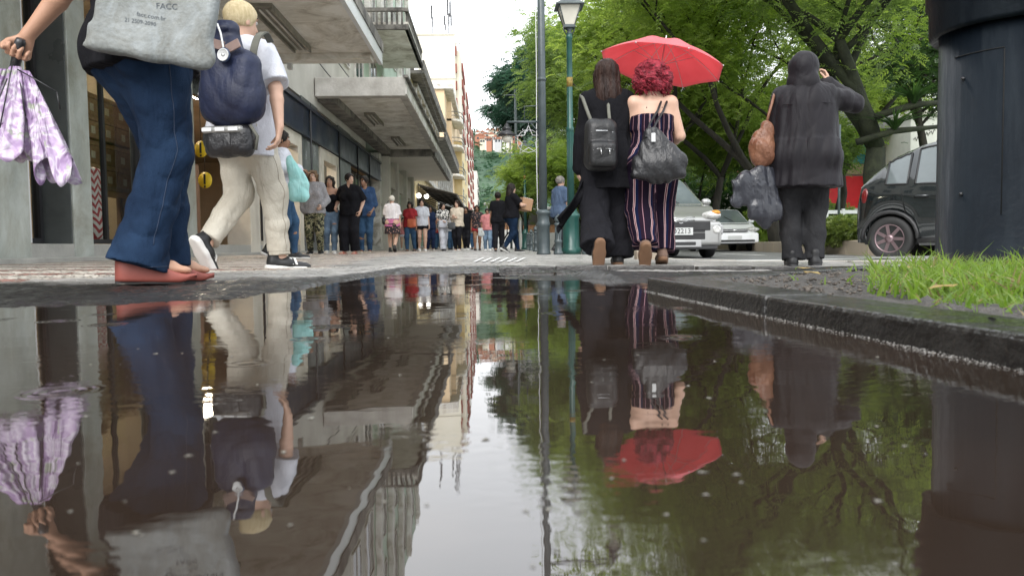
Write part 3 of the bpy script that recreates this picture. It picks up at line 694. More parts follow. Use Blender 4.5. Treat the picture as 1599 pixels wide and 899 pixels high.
bs = [(-5.2, -4.4, 131.5, 131.6, 34.2, 34.35), (-4.5, -4.4, 131.5, 200, 34.2, 34.35)]+[(-5.2+i*.2, -5.12+i*.2, 131.5, 131.6, 33, 34.2) for i in range(5)]
pb('roof_railing', bs, white_p, tow)
for ax_, hh in ((-9.0, 5.4), (-6.9, 3.6), (-6.3, 6.4), (-5.9, 6.0)):
    mb = MB(); mb.tube([(ax_+4.4, -18, 35.5), (ax_+4.4, -18, 35.5+hh)], .07, 5); mb.box(ax_+4.2, ax_+4.35, -18.1, -17.9, 35.5+hh*.55, 35.5+hh*.95); mb.box(ax_+4.5, ax_+4.62, -18.1, -17.9, 35.5+hh*.3, 35.5+hh*.6); mb.build('antenna', metal_d, tow)
fb = empty('far_building', (-4, 270, 0), 0, 'pale low building at the far end of the street', 'building')
pb('wall', [(-14, -3.4, 245, 290, 0, 24)], mat('pale_block', (.6, .56, .5), .8, var=.1, vs=.2), fb)
for k in range(6):
    for j in range(3): pb('window', [(-3.4, -3.2, 248+j*12, 254+j*12, 3+k*3.4, 4.8+k*3.4)], pane_d, fb)
# sloping awnings over the shops down the street
awn = mat('dark_awning', (.09, .08, .07), .85, col2=(.20, .18, .155), vs=1.5, bump=.3, bs=20)
def awning(y0, y1, x1, z0, z1, label, m=awn):
    a = empty('awning', (-4, (y0+y1)/2, 0), 0, label, 'awning', 'awnings over the far shops')
    mb = MB(); L_ = (y1-y0)/2; n = 10
    poly = [(0, z1), (x1+4, z0), (x1+4, z0-.16), (x1+3.96, z0-.16), (x1+3.96, z0-.03), (0, z1-.06)]
    mb.prism([(p[0], p[1]) for p in poly], -L_, L_, axis='y'); mb.build('cover', m, a)
    mb = MB()
    for i in range(n+1):
        mb = MB(); y = -L_+2*L_*i/n; mb.tube([(.0, y, z1-.75), (.6, y, z1-.55), (x1+3.9, y, z0-.1), (0, y, z1-.09)], .025, 5); mb.build('bracket', metal_d, a)
awning(44, 60, -1.75, 3.15, 3.75, 'dark wide awning with metal brackets, first along the far shops')
awning(61.5, 73, -1.2, 3.05, 3.5, 'dark awning behind the first one, hanging lower')
awning(75, 96, -1.5, 3.2, 3.9, 'last dark awning before the orange building', mat('grey_awning', (.14, .13, .12), .8, var=.3))
# shop things seen behind the glass
boxm = mat('woven_box', (.23, .11, .05), .7, col2=(.36, .20, .10), vs=12, bump=.5, bs=60)
k = 0; proto = None
for r_ in range(4):
    for c_ in range(4):
        x, y, z = XF-.95-.05*(r_ % 2), 9.95+c_*.40+.08*(r_ % 2), .98+r_*.30
        pos = ('bottom', 'second', 'third', 'top')[r_]; colw = ('first', 'second', 'third', 'last')[c_]
        lb = '%s woven brown box from the grey pillar, %s row of the shop stack' % (colw, pos)
        if proto is None:
            o = empty('woven_box', (x, y, z), 0, lb, 'box', 'woven boxes stacked in the shop window')
            mb = MB(); mb.box(-.17, .17, -.185, .185, 0, .22); mb.build('basket', boxm, o, .012)
            mb = MB(); mb.box(-.18, .18, -.195, .195, .222, .285); mb.build('lid', boxm, o, .012); mb = MB(); mb.box(.171, .179, -.05, .05, .06, .15); mb.build('front_label', mat('paper_tag', (.5, .42, .3), .7), o)
            proto = o
        else: copy_tree(proto, None, (x, y, z), rg.uniform(-.06, .06), lb)
tb = empty('display_table', (XF-.95, 10.55, .12), 0, 'low table carrying the woven boxes behind the glass', 'table')
mb = MB(); mb.box(-.3, .3, -1, 1, .80, .86); mb.build('tabletop', mat('wood_table', (.16, .09, .05), .5, var=.3, stretch=(1, 8, 1)), tb, .01)
for sx in (-.25, .25):
    for sy in (-.92, .92): mb = MB(); mb.box(sx-.03, sx+.03, sy-.03, sy+.03, 0, .8); mb.build('leg', mat('wood_table', (1, 1, 1)), tb)
# zigzag cloth on a stand in the window
zz = bpy.data.materials.new('zigzag_cloth'); zz.use_nodes = True; t = zz.node_tree; b = t.nodes['Principled BSDF']; b.inputs['Roughness'].default_value = .85
g_ = t.nodes.new('ShaderNodeTexCoord').outputs['Object']; w_ = nn(t, 'ShaderNodeTexWave', wave_type='BANDS', bands_direction='Z', wave_profile='SAW', Scale=3.2)
sp = t.nodes.new('ShaderNodeSeparateXYZ'); t.links.new(g_, sp.inputs[0]); pp = nn(t, 'ShaderNodeMath', operation='PINGPONG'); t.links.new(sp.outputs[1], pp.inputs[0]); pp.inputs[1].default_value = .09
ad = nn(t, 'ShaderNodeMath', operation='ADD'); t.links.new(pp.outputs[0], ad.inputs[0]); t.links.new(sp.outputs[2], ad.inputs[1]); cb = nn(t, 'ShaderNodeCombineXYZ'); t.links.new(ad.outputs[0], cb.inputs[2]); t.links.new(cb.outputs[0], w_.inputs['Vector'])
t.links.new(ramp(t, w_.outputs['Fac'], [(.45, (.45, .06, .07)), (.5, (.72, .62, .58))]), b.inputs['Base Color'])
s = SDF(); s.box((0, 0, .55), (.10, .28, .72), .04); s.ell((0.02, .02, .2), (.09, .2, .2), .05)
o = s.mesh('display_cloth', zz, None, .012, folds(3, .008, (20, 20, 9))); o.location = (XF-.62, 9.60, .26); tag(o, 'red and white zigzag cloth draped low in the shop window', 'cloth')
# brown chest and yellow tags in the open bay
ch = empty('wooden_chest', (XF-.9, 17.0, .12), 0, 'dark brown panelled chest in the cream doorway', 'chest')
bw = mat('dark_wood', (.09, .04, .022), .4, col2=(.14, .07, .04), vs=4, stretch=(1, 1, 6))
mb = MB(); mb.box(-.3, .3, -.7, .7, 0, 1.15); mb.build('body', bw, ch, .015)
for z in (.12, .62):
    for y in (-.62, .04): mb = MB(); mb.box(.301, .325, y, y+.58, z, z+.42); mb.build('drawer', bw, ch, .02)
bk = empty('wooden_chest', (XF-1.1, 13.1, .12), 0, 'tall brown cupboard seen behind the beige trousers', 'cupboard')
mb = MB(); mb.box(-.3, .3, -.45, .45, 0, 1.5); mb.build('body', mat('mid_wood', (.15, .08, .045), .5, col2=(.22, .12, .07), vs=3), bk, .015)
mb = MB(); mb.box(.301, .32, -.4, -.02, .1, 1.4); mb.box(.301, .32, .02, .4, .1, 1.4); mb.build('door', mat('mid_wood', (1, 1, 1)), bk, .01)
ym = mat('yellow_sign', (.75, .52, .02), .5, var=.1); ink = mat('black_ink', (.02, .02, .02), .6)
for i, (z, lb) in enumerate(((1.62, 'upper round yellow tag hanging in the shop opening'), (1.18, 'lower round yellow tag hanging in the shop opening'))):
    o = empty('hanging_tag', (XF+.02, 11.45+.12*i, z), R(-20), lb, 'sign', 'yellow tags in the shop opening')
    mb = MB(); mb.lathe([(.001, 0), (.12, 0), (.12, .012), (.001, .012)], 24, T=Matrix.Rotation(R(90), 4, 'X')); mb.build('disc', ym, o)
    mb = MB(); mb.box(-.015, .015, -.02, -.013, -.06, .09); mb.box(-.015, .015, -.02, -.013, -.11, -.08); mb.build('mark', ink, o)
    mb = MB(); mb.tube([(0, -.005, .12), (0, -.005, .44 if i else .9)], .004, 5); mb.build('string', ink, o)
# round shop lamps, lit
for i, (px, py, D) in enumerate(((657, 306, 43), (669, 307, 45))):
    x, y = G(px, D); z = HZ(py, D, px)
    o = empty('globe_lamp', (x, y, z), 0, ('first' if i == 0 else 'second')+' lit white globe lamp under the dark awnings', 'lamp', 'globe lamps')
    mb = MB(); mb.ball((0, 0, 0), .14); mb.build('globe', mat('lit_globe', (1, .96, .88), .5, emit=2.2, var=0), o); mb = MB(); mb.tube([(0, 0, .13), (0, 0, .7)], .015, 5); mb.build('rod', metal_d, o)

# ceiling lamps that light the shop
for i, y in enumerate((9.4, 12.6, 16.2, 20.6)):
    o = empty('ceiling_lamp', (XF-1.9, y, 3.42), 0, ('first','second','third','last')[i]+' lit strip lamp on the shop ceiling, counted from the woven boxes', 'lamp', 'strip lamps in the shop'); mb = MB(); mb.box(-.12, .12, -.62, .62, -.02, .02); mb.build('housing', metal_w, o)
    mb = MB()
    mb.box(-.09, .09, -.58, .58, -.06, -.021); mb.build('diffuser', mat('lit_diffuser', (1, .86, .66), .5, emit=48., var=0), o)
# cables sagging along the facade
for i, (z0_, z1_, x_, y0_, y1_) in enumerate(((4.75, 4.6, -3.95, 14.8, 27), (8.9, 8.4, -3.2, 32, 62), (5.3, 5.1, -3.9, 15, 30))):
    o = empty('overhead_cable', (x_, y0_, 0), 0, ('black cable sagging along the wall above the second canopy', 'black cable running along the dark parapets', 'upper black cable over the gap between the canopies')[i], 'cable'); mb = MB(); mb.tube([(0, (y1_-y0_)*k/8, z0_+(z1_-z0_)*k/8-.22*math.sin(math.pi*k/8)) for k in range(9)], .014, 5); mb.build('cable', metal_d, o)
# ------------------------------------------------------------------ street furniture
pgrey = mat('grey_green_paint', (.045, .06, .065), .38, col2=(.075, .095, .10), vs=6, bump=.08, bs=60)
pgreen = mat('green_paint', (.012, .060, .050), .32, col2=(.025, .095, .080), vs=5, bump=.1, bs=50)
lampglass = mat('frosted_glass', (.62, .60, .52), .3, var=.08, spec=.6)
def at(px, D): x, y = G(px, D); return x, y, gzf(x, y)
def lantern(par, T, s=1., m=None):
    "four-sided street lantern; T = its bottom"
    m = m or pgrey
    o = MB(); c = [(.09, 0), (.19, .36)]                      # bottom / top half width
    for sx in (-1, 1):
        for sy in (-1, 1): o.tube([(sx*c[0][0], sy*c[0][0], .03), (sx*c[1][0], sy*c[1][0], c[1][1])], .011, 5, T)
    o.box(-.10, .10, -.10, .10, -.01, .035, T); o.lathe([(.03, -.14), (.05, -.1), (.035, -.06), (.08, -.01)], 12, T=T)
    q = .707
    def frust(a, za, b_, zb):
        n = [( -a, -a, za), (a, -a, za), (a, a, za), (-a, a, za), (-b_, -b_, zb), (b_, -b_, zb), (b_, b_, zb), (-b_, b_, zb)]
        o.add(n, [(0, 3, 2, 1), (4, 5, 6, 7), (0, 1, 5, 4), (1, 2, 6, 5), (2, 3, 7, 6), (3, 0, 4, 7)], False, T)
    frust(.25, .355, .25, .375); frust(.235, .376, .10, .50); frust(.09, .501, .085, .55); frust(.115, .551, .115, .565); frust(.105, .566, .03, .64); o.ball((0, 0, .67), .03, 8, T)
    h = o.build('lantern', m, par)
    g = MB(); a, za, b_, zb = .086, .036, .182, .354
    g.add([(-a, -a, za), (a, -a, za), (a, a, za), (-a, a, za), (-b_, -b_, zb), (b_, -b_, zb), (b_, b_, zb), (-b_, b_, zb)], [(0, 3, 2, 1), (4, 5, 6, 7), (0, 1, 5, 4), (1, 2, 6, 5), (2, 3, 7, 6), (3, 0, 4, 7)], False, T)
    g.build('glass', lampglass, h)
def flutes(mb, r, z0, z1, n=12, rr=.012):
    for i in range(n): a = 2*math.pi*i/n; mb.tube([(r*math.cos(a), r*math.sin(a), z0), (r*math.cos(a), r*math.sin(a), z1)], rr, 5)
def green_lamp(px, D, H, label, s=1.):
    x, y, z = at(px, D); o = empty('street_lamp', (x, y, z), 0, label, 'lamp', 'lantern street lamps'); o.scale = (s, s, s)
    mb = MB(); mb.lathe([(.19, 0), (.19, .10), (.155, .13), (.15, .66), (.165, .68), (.165, .72), (.12, .76), (.10, .84), (.075, .88)], 12); mb.build('base', pgreen, o)
    mb = MB(); mb.lathe([(.066, .86), (.06, 2.2), (.072, 2.22), (.072, 2.28), (.055, 2.3), (.05, H-.7), (.065, H-.68), (.04, H-.6)], 14); flutes(mb, .058, .9, 2.2, 12, .008); mb.build('pole', pgreen, o)
    mb = MB(); mb.tube([(-.05, 0, H-.62), (-.09, 0, H-.55), (-.09, 0, H-.5)], .012); mb.tube([(.05, 0, H-.62), (.09, 0, H-.55), (.09, 0, H-.5)], .012); mb.build('bracket', pgrey, o)
    mb = MB(); mb.lathe([(.054, 3.00), (.056, 3.17)], 14); mb.build('sticker', mat('yellow_sticker', (.22, .15, .03), .6, var=.5, vs=20), o)
    lantern(o, Matrix.Translation((0, 0, H-.5))); return o
green_lamp(893, 14, 4.55, 'green lamp post with a four sided lantern behind the black backpack')
green_lamp(822, 33, 4.5, 'small distant lantern lamp left of the tall grey pole')
# tall dark pole with side arms
x, y, z = at(850, 13.6)
po = empty('utility_pole', (x, y, z), 0, 'tall dark grey pole standing between the box carrier and the green lamp post', 'pole')
mb = MB(); mb.lathe([(.125, 0), (.125, .03), (.115, .05), (.112, .48), (.125, .5), (.125, .55), (.108, .58), (.105, .7), (.13, .72), (.13, .75), (.085, .79)], 16); mb.build('base', pgrey, po)
mb = MB(); mb.lathe([(.074, .78), (.068, 3.2), (.060, 6.4)], 14); mb.lathe([(.078, 3.02), (.078, 3.08)], 14); mb.build('shaft', pgrey, po)
def arm(zz, sx, Ln, nm='arm'):
    mb = MB(); mb.tube([(0, 0, zz), (sx*Ln, 0, zz)], .02); mb.tube([(0, 0, zz+.28), (sx*Ln*.5, 0, zz+.27), (sx*Ln*.5, 0, zz)], .009, 5); mb.tube([(0, 0, zz-.25), (sx*Ln*.35, 0, zz)], .012, 5); mb.build(nm, metal_w if 0 else pgrey, po)
    T = Matrix.Translation((sx*Ln, 0, zz-.27)) @ Matrix.Scale(.68, 4)
    mb = MB(); mb.lathe([(.02, .40), (.02, .36), (.06, .34), (.07, .28), (.12, .26), (.125, .2), (.10, .18), (.17, .14), (.23, .08), (.23, .05), (.15, .04)], 18, T=T); o = mb.build('pendant_lamp', metal_d, po)
    mb = MB(); mb.lathe([(.14, .045), (.13, -.03), (.09, -.10), (.03, -.13)], 14, T=T); mb.build('glass', lampglass, o)
arm(2.32, -1, .62); arm(5.55, 1, 1.2, 'arm')
mb = MB(); P5 = []
for i in range(11): a = math.pi/2+math.pi*i/5; r_ = .27 if i % 2 == 0 else .12; P5.append((-.24+r_*math.cos(a), 0.05, 2.0+r_*math.sin(a)))
mb.tube(P5, .007, 5); mb.tube([(-.24, .05, 2.27), (-.24, .05, 2.32)], .006, 5); mb.tube([(-.24+.2*math.cos(math.pi*i/8), .08, 2+.2*math.sin(math.pi*i/8)) for i in range(17)], .005, 4)
mb.build('star_ornament', metal_w, po)
mb = MB(); mb.tube([(-.09, 0, .0), (-.105, 0, 1.6), (-.09, 0, 3.2), (-.1, 0, 6.2)], .009, 5); mb.build('cable', metal_w, po)
# slender poles further back
for px, D, H, r_, lb in ((809, 40, 8.2, .075, 'thin grey pole far behind the star ornament'), (800, 46, 7.0, .06, 'thinner pole left of the grey one, far down the street')):
    x, y, z = at(px, D); o = empty('thin_pole', (x, y, z), 0, lb, 'pole', 'thin far poles'); mb = MB(); mb.lathe([(r_*1.3, 0), (r_*1.3, .9), (r_, .95), (r_*.8, H)], 10); mb.build('shaft', pgrey, o); mb = MB(); mb.tube([(-.6, 0, H-.3), (.6, 0, H-.3)], .03, 5); mb.build('crossbar', pgrey, o)
# bollards
def bollard(px, D, label, m):
    x, y, z = at(px, D); o = empty('bollard', (x, y, z), 0, label, 'bollard', 'cast bollards along the kerb'); o.scale = (.85, .85, .8)
    mb = MB(); mb.lathe([(.10, 0), (.10, .05), (.075, .08), (.07, .25), (.085, .27), (.085, .30), (.066, .33), (.06, .62), (.085, .64), (.085, .67), (.05, .70)], 14); flutes(mb, .062, .34, .61, 10, .009); mb.build('shaft', m, o)
    mb = MB(); mb.lathe([(.045, .70), (.075, .74), (.08, .78), (.05, .83), (.02, .85)], 14); mb.ball((0, 0, .86), .025, 8); mb.build('finial', m, o); return o
bollard(873, 13.5, 'grey bollard between the tall grey pole and the green lamp', pgrey)
bollard(917, 13.8, 'bollard right of the green lamp, behind the raised shoe', pgrey)
for i, (px, D) in enumerate(((838, 21), (831, 25), (826, 30), (821, 37))):
    bollard(px, D, ('nearest','second','third','last')[i]+' of the small far bollards lined up behind the box carrier', pgrey)
# massive round steel column in the planting bed
cx_, cy_ = 2.235, 3.22
colm = mat('blue_black_paint', (.0035, .0055, .0085), .45, col2=(.008, .012, .017), vs=2.5, bump=.12, bs=30, wet=.06, spec=.16)
co_ = empty('steel_column', (cx_, cy_, -.02), 0, 'massive blue-black round steel column rising behind the grass', 'column')
mb = MB(); mb.lathe([(.335, 0), (.335, .03), (.292, .035), (.29, 1.2)], 64); mb.build('shaft', colm, co_)
mb = MB(); mb.lathe([(.292, 1.045), (.318, 1.03), (.33, 1.05), (.332, 1.16), (.345, 1.18), (.35, 3.6)], 64); mb.build('collar', colm, co_)
# access door, a thin curved plate
def arcplate(r, a0, a1, z0, z1, n=16, th=.004):
    mb = MB()
    vs = []; fs = []
    for i in range(n+1):
        a = a0+(a1-a0)*i/n
        for rr_, zz_ in ((r, z0), (r, z1), (r+th, z0), (r+th, z1)): vs.append((rr_*math.cos(a), rr_*math.sin(a), zz_))
    for i in range(n):
        o = i*4; fs += [(o+2, o+6, o+7, o+3), (o, o+2, o+3, o+1) if i == 0 else (o+1, o+3, o+7, o+5), (o+1, o+3, o+7, o+5) if i == 0 else (o, o+4, o+6, o+2)]
        if i == 0: fs.append((o, o+4, o+6, o+2))
    o = n*4; fs.append((o, o+1, o+3, o+2)); return mb.add(vs, fs)
mb = MB(); mb.tube([(.2905*math.cos(R(227)), .2905*math.sin(R(227)), z) for z in (.27, .92)], .0026, 5); mb.tube([(.2905*math.cos(R(187+i*4)), .2905*math.sin(R(187+i*4)), .925+.0*i) for i in range(11)], .0024, 5)
ad = mb.build('access_door', mat('gap_black', (.004, .004, .004), .9), co_)
mb = MB()
for z in (.36, .83): a = R(197); mb.ball((.297*math.cos(a), .297*math.sin(a), z), .008, 8)
mb.build('screw', metal_d, ad)
t = colm.node_tree; b = t.nodes['Principled BSDF']; src = b.inputs['Base Color'].links[0].from_socket; g_ = t.nodes.new('ShaderNodeTexCoord').outputs['Object']; mpp = nn(t, 'ShaderNodeMapping'); mpp.inputs['Scale'].default_value = (9, 9, .9); t.links.new(g_, mpp.inputs[0])
n_ = nn(t, 'ShaderNodeTexNoise', Scale=1.6, Detail=8., Roughness=.7); t.links.new(mpp.outputs[0], n_.inputs['Vector']); n2_ = nn(t, 'ShaderNodeTexNoise', Scale=22., Detail=6., Roughness=.8); t.links.new(g_, n2_.inputs['Vector'])
c_ = mixc(t, ramp(t, n_.outputs['Fac'], [(.48, 0.), (.62, .45)]), src, (.012, .017, .022)); c_ = mixc(t, ramp(t, n2_.outputs['Fac'], [(.68, 0.), (.72, .7)]), c_, (.05, .05, .046)); sz_ = nn(t, 'ShaderNodeSeparateXYZ'); t.links.new(g_, sz_.inputs[0]); dz_ = nn(t, 'ShaderNodeMath', operation='MULTIPLY_ADD'); t.links.new(n2_.outputs['Fac'], dz_.inputs[0]); dz_.inputs[1].default_value = .16; t.links.new(sz_.outputs[2], dz_.inputs[2])
c_ = mixc(t, ramp(t, dz_.outputs[0], [(.10, .75), (.20, 0.)]), c_, (.07, .055, .042)); t.links.new(c_, b.inputs['Base Color'])
t.links.new(ramp(t, n_.outputs['Fac'], [(.35, .28), (.65, .62)]), b.inputs['Roughness'])
mb = MB()
for i in range(8): a = R(180+i*22); mb.lathe([(.013, .03), (.013, .055)], 6, (.315*math.cos(a), .315*math.sin(a), 0))
mb.build('base_bolts', metal_d, co_)
# grass in the bed
def grass(name, pts, hs, m, seed, lean=.5, w=.0040):
    rg = np.random.RandomState(seed); n = len(pts); a = rg.rand(n)*6.28; ln = rg.uniform(.1, 1.0, n)*lean; b_ = rg.rand(n)*6.28
    d = np.stack([np.cos(a), np.sin(a)], -1); s = np.stack([np.cos(b_), np.sin(b_)], -1); Vv = []
    for i, t_ in enumerate((0, .35, .7, 1.0)):
        ww = w*(1, .95, .6, .05)[i]*(.7+hs/ .12*.4)
        cxy = pts[:, :2]+d*(ln*hs*t_**2)[:, None]; z = pts[:, 2]+hs*(t_-.25*ln*t_**2)
        for sg in (-1, 1): Vv.append(np.concatenate([cxy+s*sg*ww[:, None], z[:, None]], 1))
    Vv = np.stack(Vv, 1); f = np.array([(0, 1, 3, 2), (2, 3, 5, 4), (4, 5, 7, 6)])
    return mesh_obj(name, Vv.reshape(-1, 3), (f[None]+np.arange(n)[:, None, None]*8).reshape(-1, 4), m)
def leafmat(name, c1, c2, tr=.5, c3=None, vs=.8, gloss=.35):
    m = bpy.data.materials.new(name); m.use_nodes = True; t = m.node_tree; t.nodes.clear(); out = t.nodes.new('ShaderNodeOutputMaterial')
    g = t.nodes.new('ShaderNodeTexCoord').outputs['Object']; n = nn(t, 'ShaderNodeTexNoise', Scale=vs, Detail=3.); t.links.new(g, n.inputs['Vector'])
    gi = t.nodes.new('ShaderNodeNewGeometry')
    c = ramp(t, n.outputs['Fac'], [(.35, c1), (.62, c2)]); c = mixc(t, ramp(t, gi.outputs['Random Per Island'], [(0., 0.), (1., .55)]), c, c3 or c1)
    d = nn(t, 'ShaderNodeBsdfPrincipled', Roughness=gloss+.15); t.links.new(c, d.inputs['Base Color'])
    tl = nn(t, 'ShaderNodeBsdfTranslucent'); h = nn(t, 'ShaderNodeHueSaturation'); h.inputs['Value'].default_value = 1.7; h.inputs['Saturation'].default_value = 1.1; h.inputs['Hue'].default_value = .49; t.links.new(c, h.inputs['Color']); t.links.new(h.outputs[0], tl.inputs[0])
    mx_ = nn(t, 'ShaderNodeMixShader'); mx_.inputs[0].default_value = tr; t.links.new(d.outputs[0], mx_.inputs[1]); t.links.new(tl.outputs[0], mx_.inputs[2]); t.links.new(mx_.outputs[0], out.inputs[0]); return m
rg = np.random.RandomState(8); P = []; Hs = []
while len(P) < 19000:
    x, y = rg.uniform(.62, 2.6), rg.uniform(.2, 3.25)
    kx = K0.x+(y-K0.y)*kd.x/kd.y+.16
    dens = sm(.0, .3, np.array([x-kx-.15*abs(y-1.3)]))[0]*(vnoise(np.array([x]), np.array([y]), 4, 9)[0]*.9+.25)
    lim = 2.35-.0*x
    if y > 1.9: dens *= max(0, 1-(y-1.9)/.9*(1.2 if x < 1.25 else .55))
    if x < .56*y: dens *= .03 if x < .50*y else .4
    if rg.rand() > dens or (x-cx_)**2+(y-cy_)**2 < .32**2: continue
    P.append((x, y, .02)); Hs.append(rg.uniform(.03, .095)*(1.25 if vnoise(np.array([x]), np.array([y]), 5, 2)[0] > .6 else .8)*min(1.15, .55+.5*max(0, x-.7)))
gmat = leafmat('grass_blade', (.075, .15, .018), (.15, .25, .035), .5, (.22, .29, .08), vs=5)
_GP = np.array(P); _GH = np.array(Hs)
tag(grass('grass', np.array(P), np.array(Hs), gmat, 3, 1.1), 'bright green grass growing in the kerbed bed', 'grass', kind='stuff')
P = []; Hs = []
for i in range(60): P.append((rg.uniform(1.0, 1.9), rg.uniform(1.1, 2.3), .02)); Hs.append(rg.uniform(.09, .16))
tag(grass('grass', np.array(P), np.array(Hs), gmat, 5, 1.0, .0022), 'few taller grass stalks over the lawn patch', 'grass', kind='stuff')
k_ = rg.rand(len(_GP)) < .10
tag(grass('dry_grass', _GP[k_]+rg.normal(size=(int(k_.sum()), 3))*np.array((.01, .01, 0)), _GH[k_]*1.05, leafmat('dry_blade', (.20, .16, .07), (.34, .28, .14), .3, (.12, .10, .05), vs=9), 31, 1.5, .0032), 'dry straw coloured blades among the green grass', 'grass', kind='stuff')
o = None
for i, (x_, y_) in enumerate(((1.0, 2.35), (1.28, 2.0), (.93, 1.55), (1.5, 2.7), (1.15, 2.75))):
    o = empty('fallen_leaf', (x_, y_, .052), rg.rand()*6, ('small fallen leaf on the bare soil by the far kerb', 'fallen leaf at the edge of the grass', 'fallen leaf nearest the long black kerb', 'fallen leaf before the steel column', 'fallen leaf on the soil below the hooded person')[i], 'leaf', 'fallen leaves'); a_ = [(0, -.03, 0), (.016, -.008, .006), (.012, .015, .004), (0, .034, .008), (-.012, .015, .004), (-.016, -.008, .006)]
    q = mesh_obj('blade', a_, [(0, 1, 2, 3, 4, 5)], mat('leaf_litter', (.16, .10, .03), .6, col2=(.30, .22, .06), vs=40), o); md = q.modifiers.new('s', 'SOLIDIFY'); md.thickness = .0008
# bark chips and dry bits on the bare soil
P = []
for i in range(1300):
    x, y = rg.uniform(.62, 1.9), rg.uniform(1.7, 3.2); kx = K0.x+(y-K0.y)*kd.x/kd.y+.17
    if x < kx or y > K0.y+(x-K0.x)*(K2.y-K0.y)/(K2.x-K0.x)-.17: continue
    P.append((x, y, .030+rg.uniform(0, .006)))
tag(bits('bark_chips', P, mat('bark_chip', (.035, .027, .022), .8, col2=(.13, .11, .09), vs=30), 9, .003, .010, .5), 'wet bark chips and dead roots on the bare soil', 'bark', kind='stuff')

# ------------------------------------------------------------------ trees
barkm = mat('tree_bark', (.009, .008, .006), .9, col2=(.034, .029, .022), vs=6, bump=1, bs=25, stretch=(1, 1, .25))
mossbark = mat('mossy_bark', (.007, .009, .005), .95, col2=(.028, .034, .016), vs=4, bump=1, bs=25)
def fronds(P, Dn, L_, rg, nl=5, w=.22, droop=.5):
    "compound leaves: opposite leaflets along a drooping stalk; returns verts, faces"
    n = len(P); Dn = Dn/np.linalg.norm(Dn, axis=1, keepdims=True); up = np.array([0, 0, 1.]); s = np.cross(Dn, up); s /= np.linalg.norm(s, axis=1, keepdims=True)+1e-6
    tw = rg.normal(size=n)*.6; nrm = np.cross(s, Dn); s = s*np.cos(tw)[:, None]+nrm*np.sin(tw)[:, None]; ll = L_*rg.uniform(.6, 1.3, n); Vs = []
    for i in range(nl):
        t_ = (i+.6)/nl
        for sg in (-1, 1):
            o = P+Dn*(ll*t_)[:, None]; o[:, 2] -= droop*ll*t_**2
            dirv = s*sg*.85+Dn*.45; dirv[:, 2] -= .25; lw = ll*w*(1.15-.6*abs(t_-.45))*1.3
            tip = o+dirv*lw[:, None]; mid = o+dirv*(lw*.5)[:, None]; wd = Dn*(ll*.5/nl*.8)[:, None]
            Vs.append(np.stack([o, mid+wd, tip, mid-wd], 1))
    Vs = np.stack(Vs, 1); F_ = np.arange(n*nl*2*4).reshape(-1, 4); return Vs.reshape(-1, 3), F_
def tree(x, y, H, label, seed, spread=5, leaf=None, nf=6000, L_=.34, fork=.3, trunk_r=.28, lean=(0, 0), bark=None, levels=4, nl=5, low=.28, name='leafy_tree', z0=None, flat=.0, lw=.22, cat='tree', droopf=.5, dense=1.):
    rg = np.random.RandomState(seed); rd = random.Random(seed); mb = MB(); tips = []; tubes = []
    o = empty(name, (x, y, z0 if z0 is not None else RZ+.2), 0, label, cat, 'trees of the square')
    def grow(p, d, ln, r, lv):
        n = 4; pts = [p]; q = p.copy(); dd = d.copy()
        for i in range(n):
            dd = (dd+Vector((rd.uniform(-1, 1), rd.uniform(-1, 1), rd.uniform(-.6, .9)))*.17).normalized(); q = q+dd*ln/n; pts.append(q.copy())
            if lv >= 2: tips.append((q.copy(), dd.copy(), lv))
        tubes.append((pts, [r*(1-.45*i/n) for i in range(n+1)], 8 if lv < 2 else 5))
        if lv >= levels: return
        for k in range(rd.choice((2, 3, 3)) if lv else rd.choice((3, 4))):
            a = rd.uniform(0, 6.28); el = rd.uniform(.15, 1.0) if lv else rd.uniform(.5, 1.1)
            nd = Vector((math.cos(a)*math.cos(el), math.sin(a)*math.cos(el), math.sin(el)*(1-flat))); nd = (nd*.75+dd*.45).normalized()
            grow(pts[-1] if k < 2 or lv == 0 else pts[rd.choice((2, 3))], nd, ln*rd.uniform(.62, .82) if lv else spread*rd.uniform(.5, .75), r*.55*rd.uniform(.8, 1), lv+1)
    grow(Vector((0, 0, -.3)), Vector((lean[0], lean[1], 1)).normalized(), H*fork, trunk_r, 0)
    T = np.array([tuple(t_[0]) for t_ in tips]); sxy = spread*.88/np.percentile(np.hypot(T[:, 0], T[:, 1]), 93); sz = H/(T[:, 2].max()+.3)
    for pts, rr_, k in tubes: mb.tube([(p.x*sxy, p.y*sxy, p.z*sz) for p in pts], rr_, k)
    mb.build('trunk', bark or barkm, o); T = T*np.array((sxy, sxy, sz))
    i = rg.randint(0, len(T), nf); c = T[i]+rg.normal(size=(nf, 3))*np.array((.55, .55, .38))*(spread/5)*.9
    Dn = rg.normal(size=(nf, 3))+np.array([tuple(t_[1]) for t_ in tips])[i]*.8; Dn[:, 2] *= .5
    Vv, Ff = fronds(c, Dn, L_, rg, nl, lw, droopf)
    cr_ = mesh_obj('crown', Vv, Ff, leaf, o); return o
leafA = leafmat('leaf_fresh', (.17, .25, .055), (.32, .41, .10), .6, (.11, .18, .045), vs=.5)
leafB = leafmat('leaf_mid', (.11, .17, .045), (.21, .29, .08), .58, (.065, .115, .035), vs=.5)
leafC = leafmat('leaf_blue', (.022, .060, .040), (.045, .10, .062), .35, (.015, .04, .03), vs=.3)
leafD = leafmat('leaf_dark', (.025, .058, .018), (.055, .11, .03), .4, (.012, .03, .012), vs=.5)
tree(*G(1372, 19.5), 9.5, 'big tree with a mossy leaning trunk behind the dark hatchback', 11, 6.2, leafB, 9000, .30, .42, .42, (.02, 0), mossbark)
tree(*G(1215, 24), 10.5, 'leafy tree whose branches spread behind the hooded figure', 12, 6.4, leafA, 10500, .34, .26, .26, (-.1, 0))
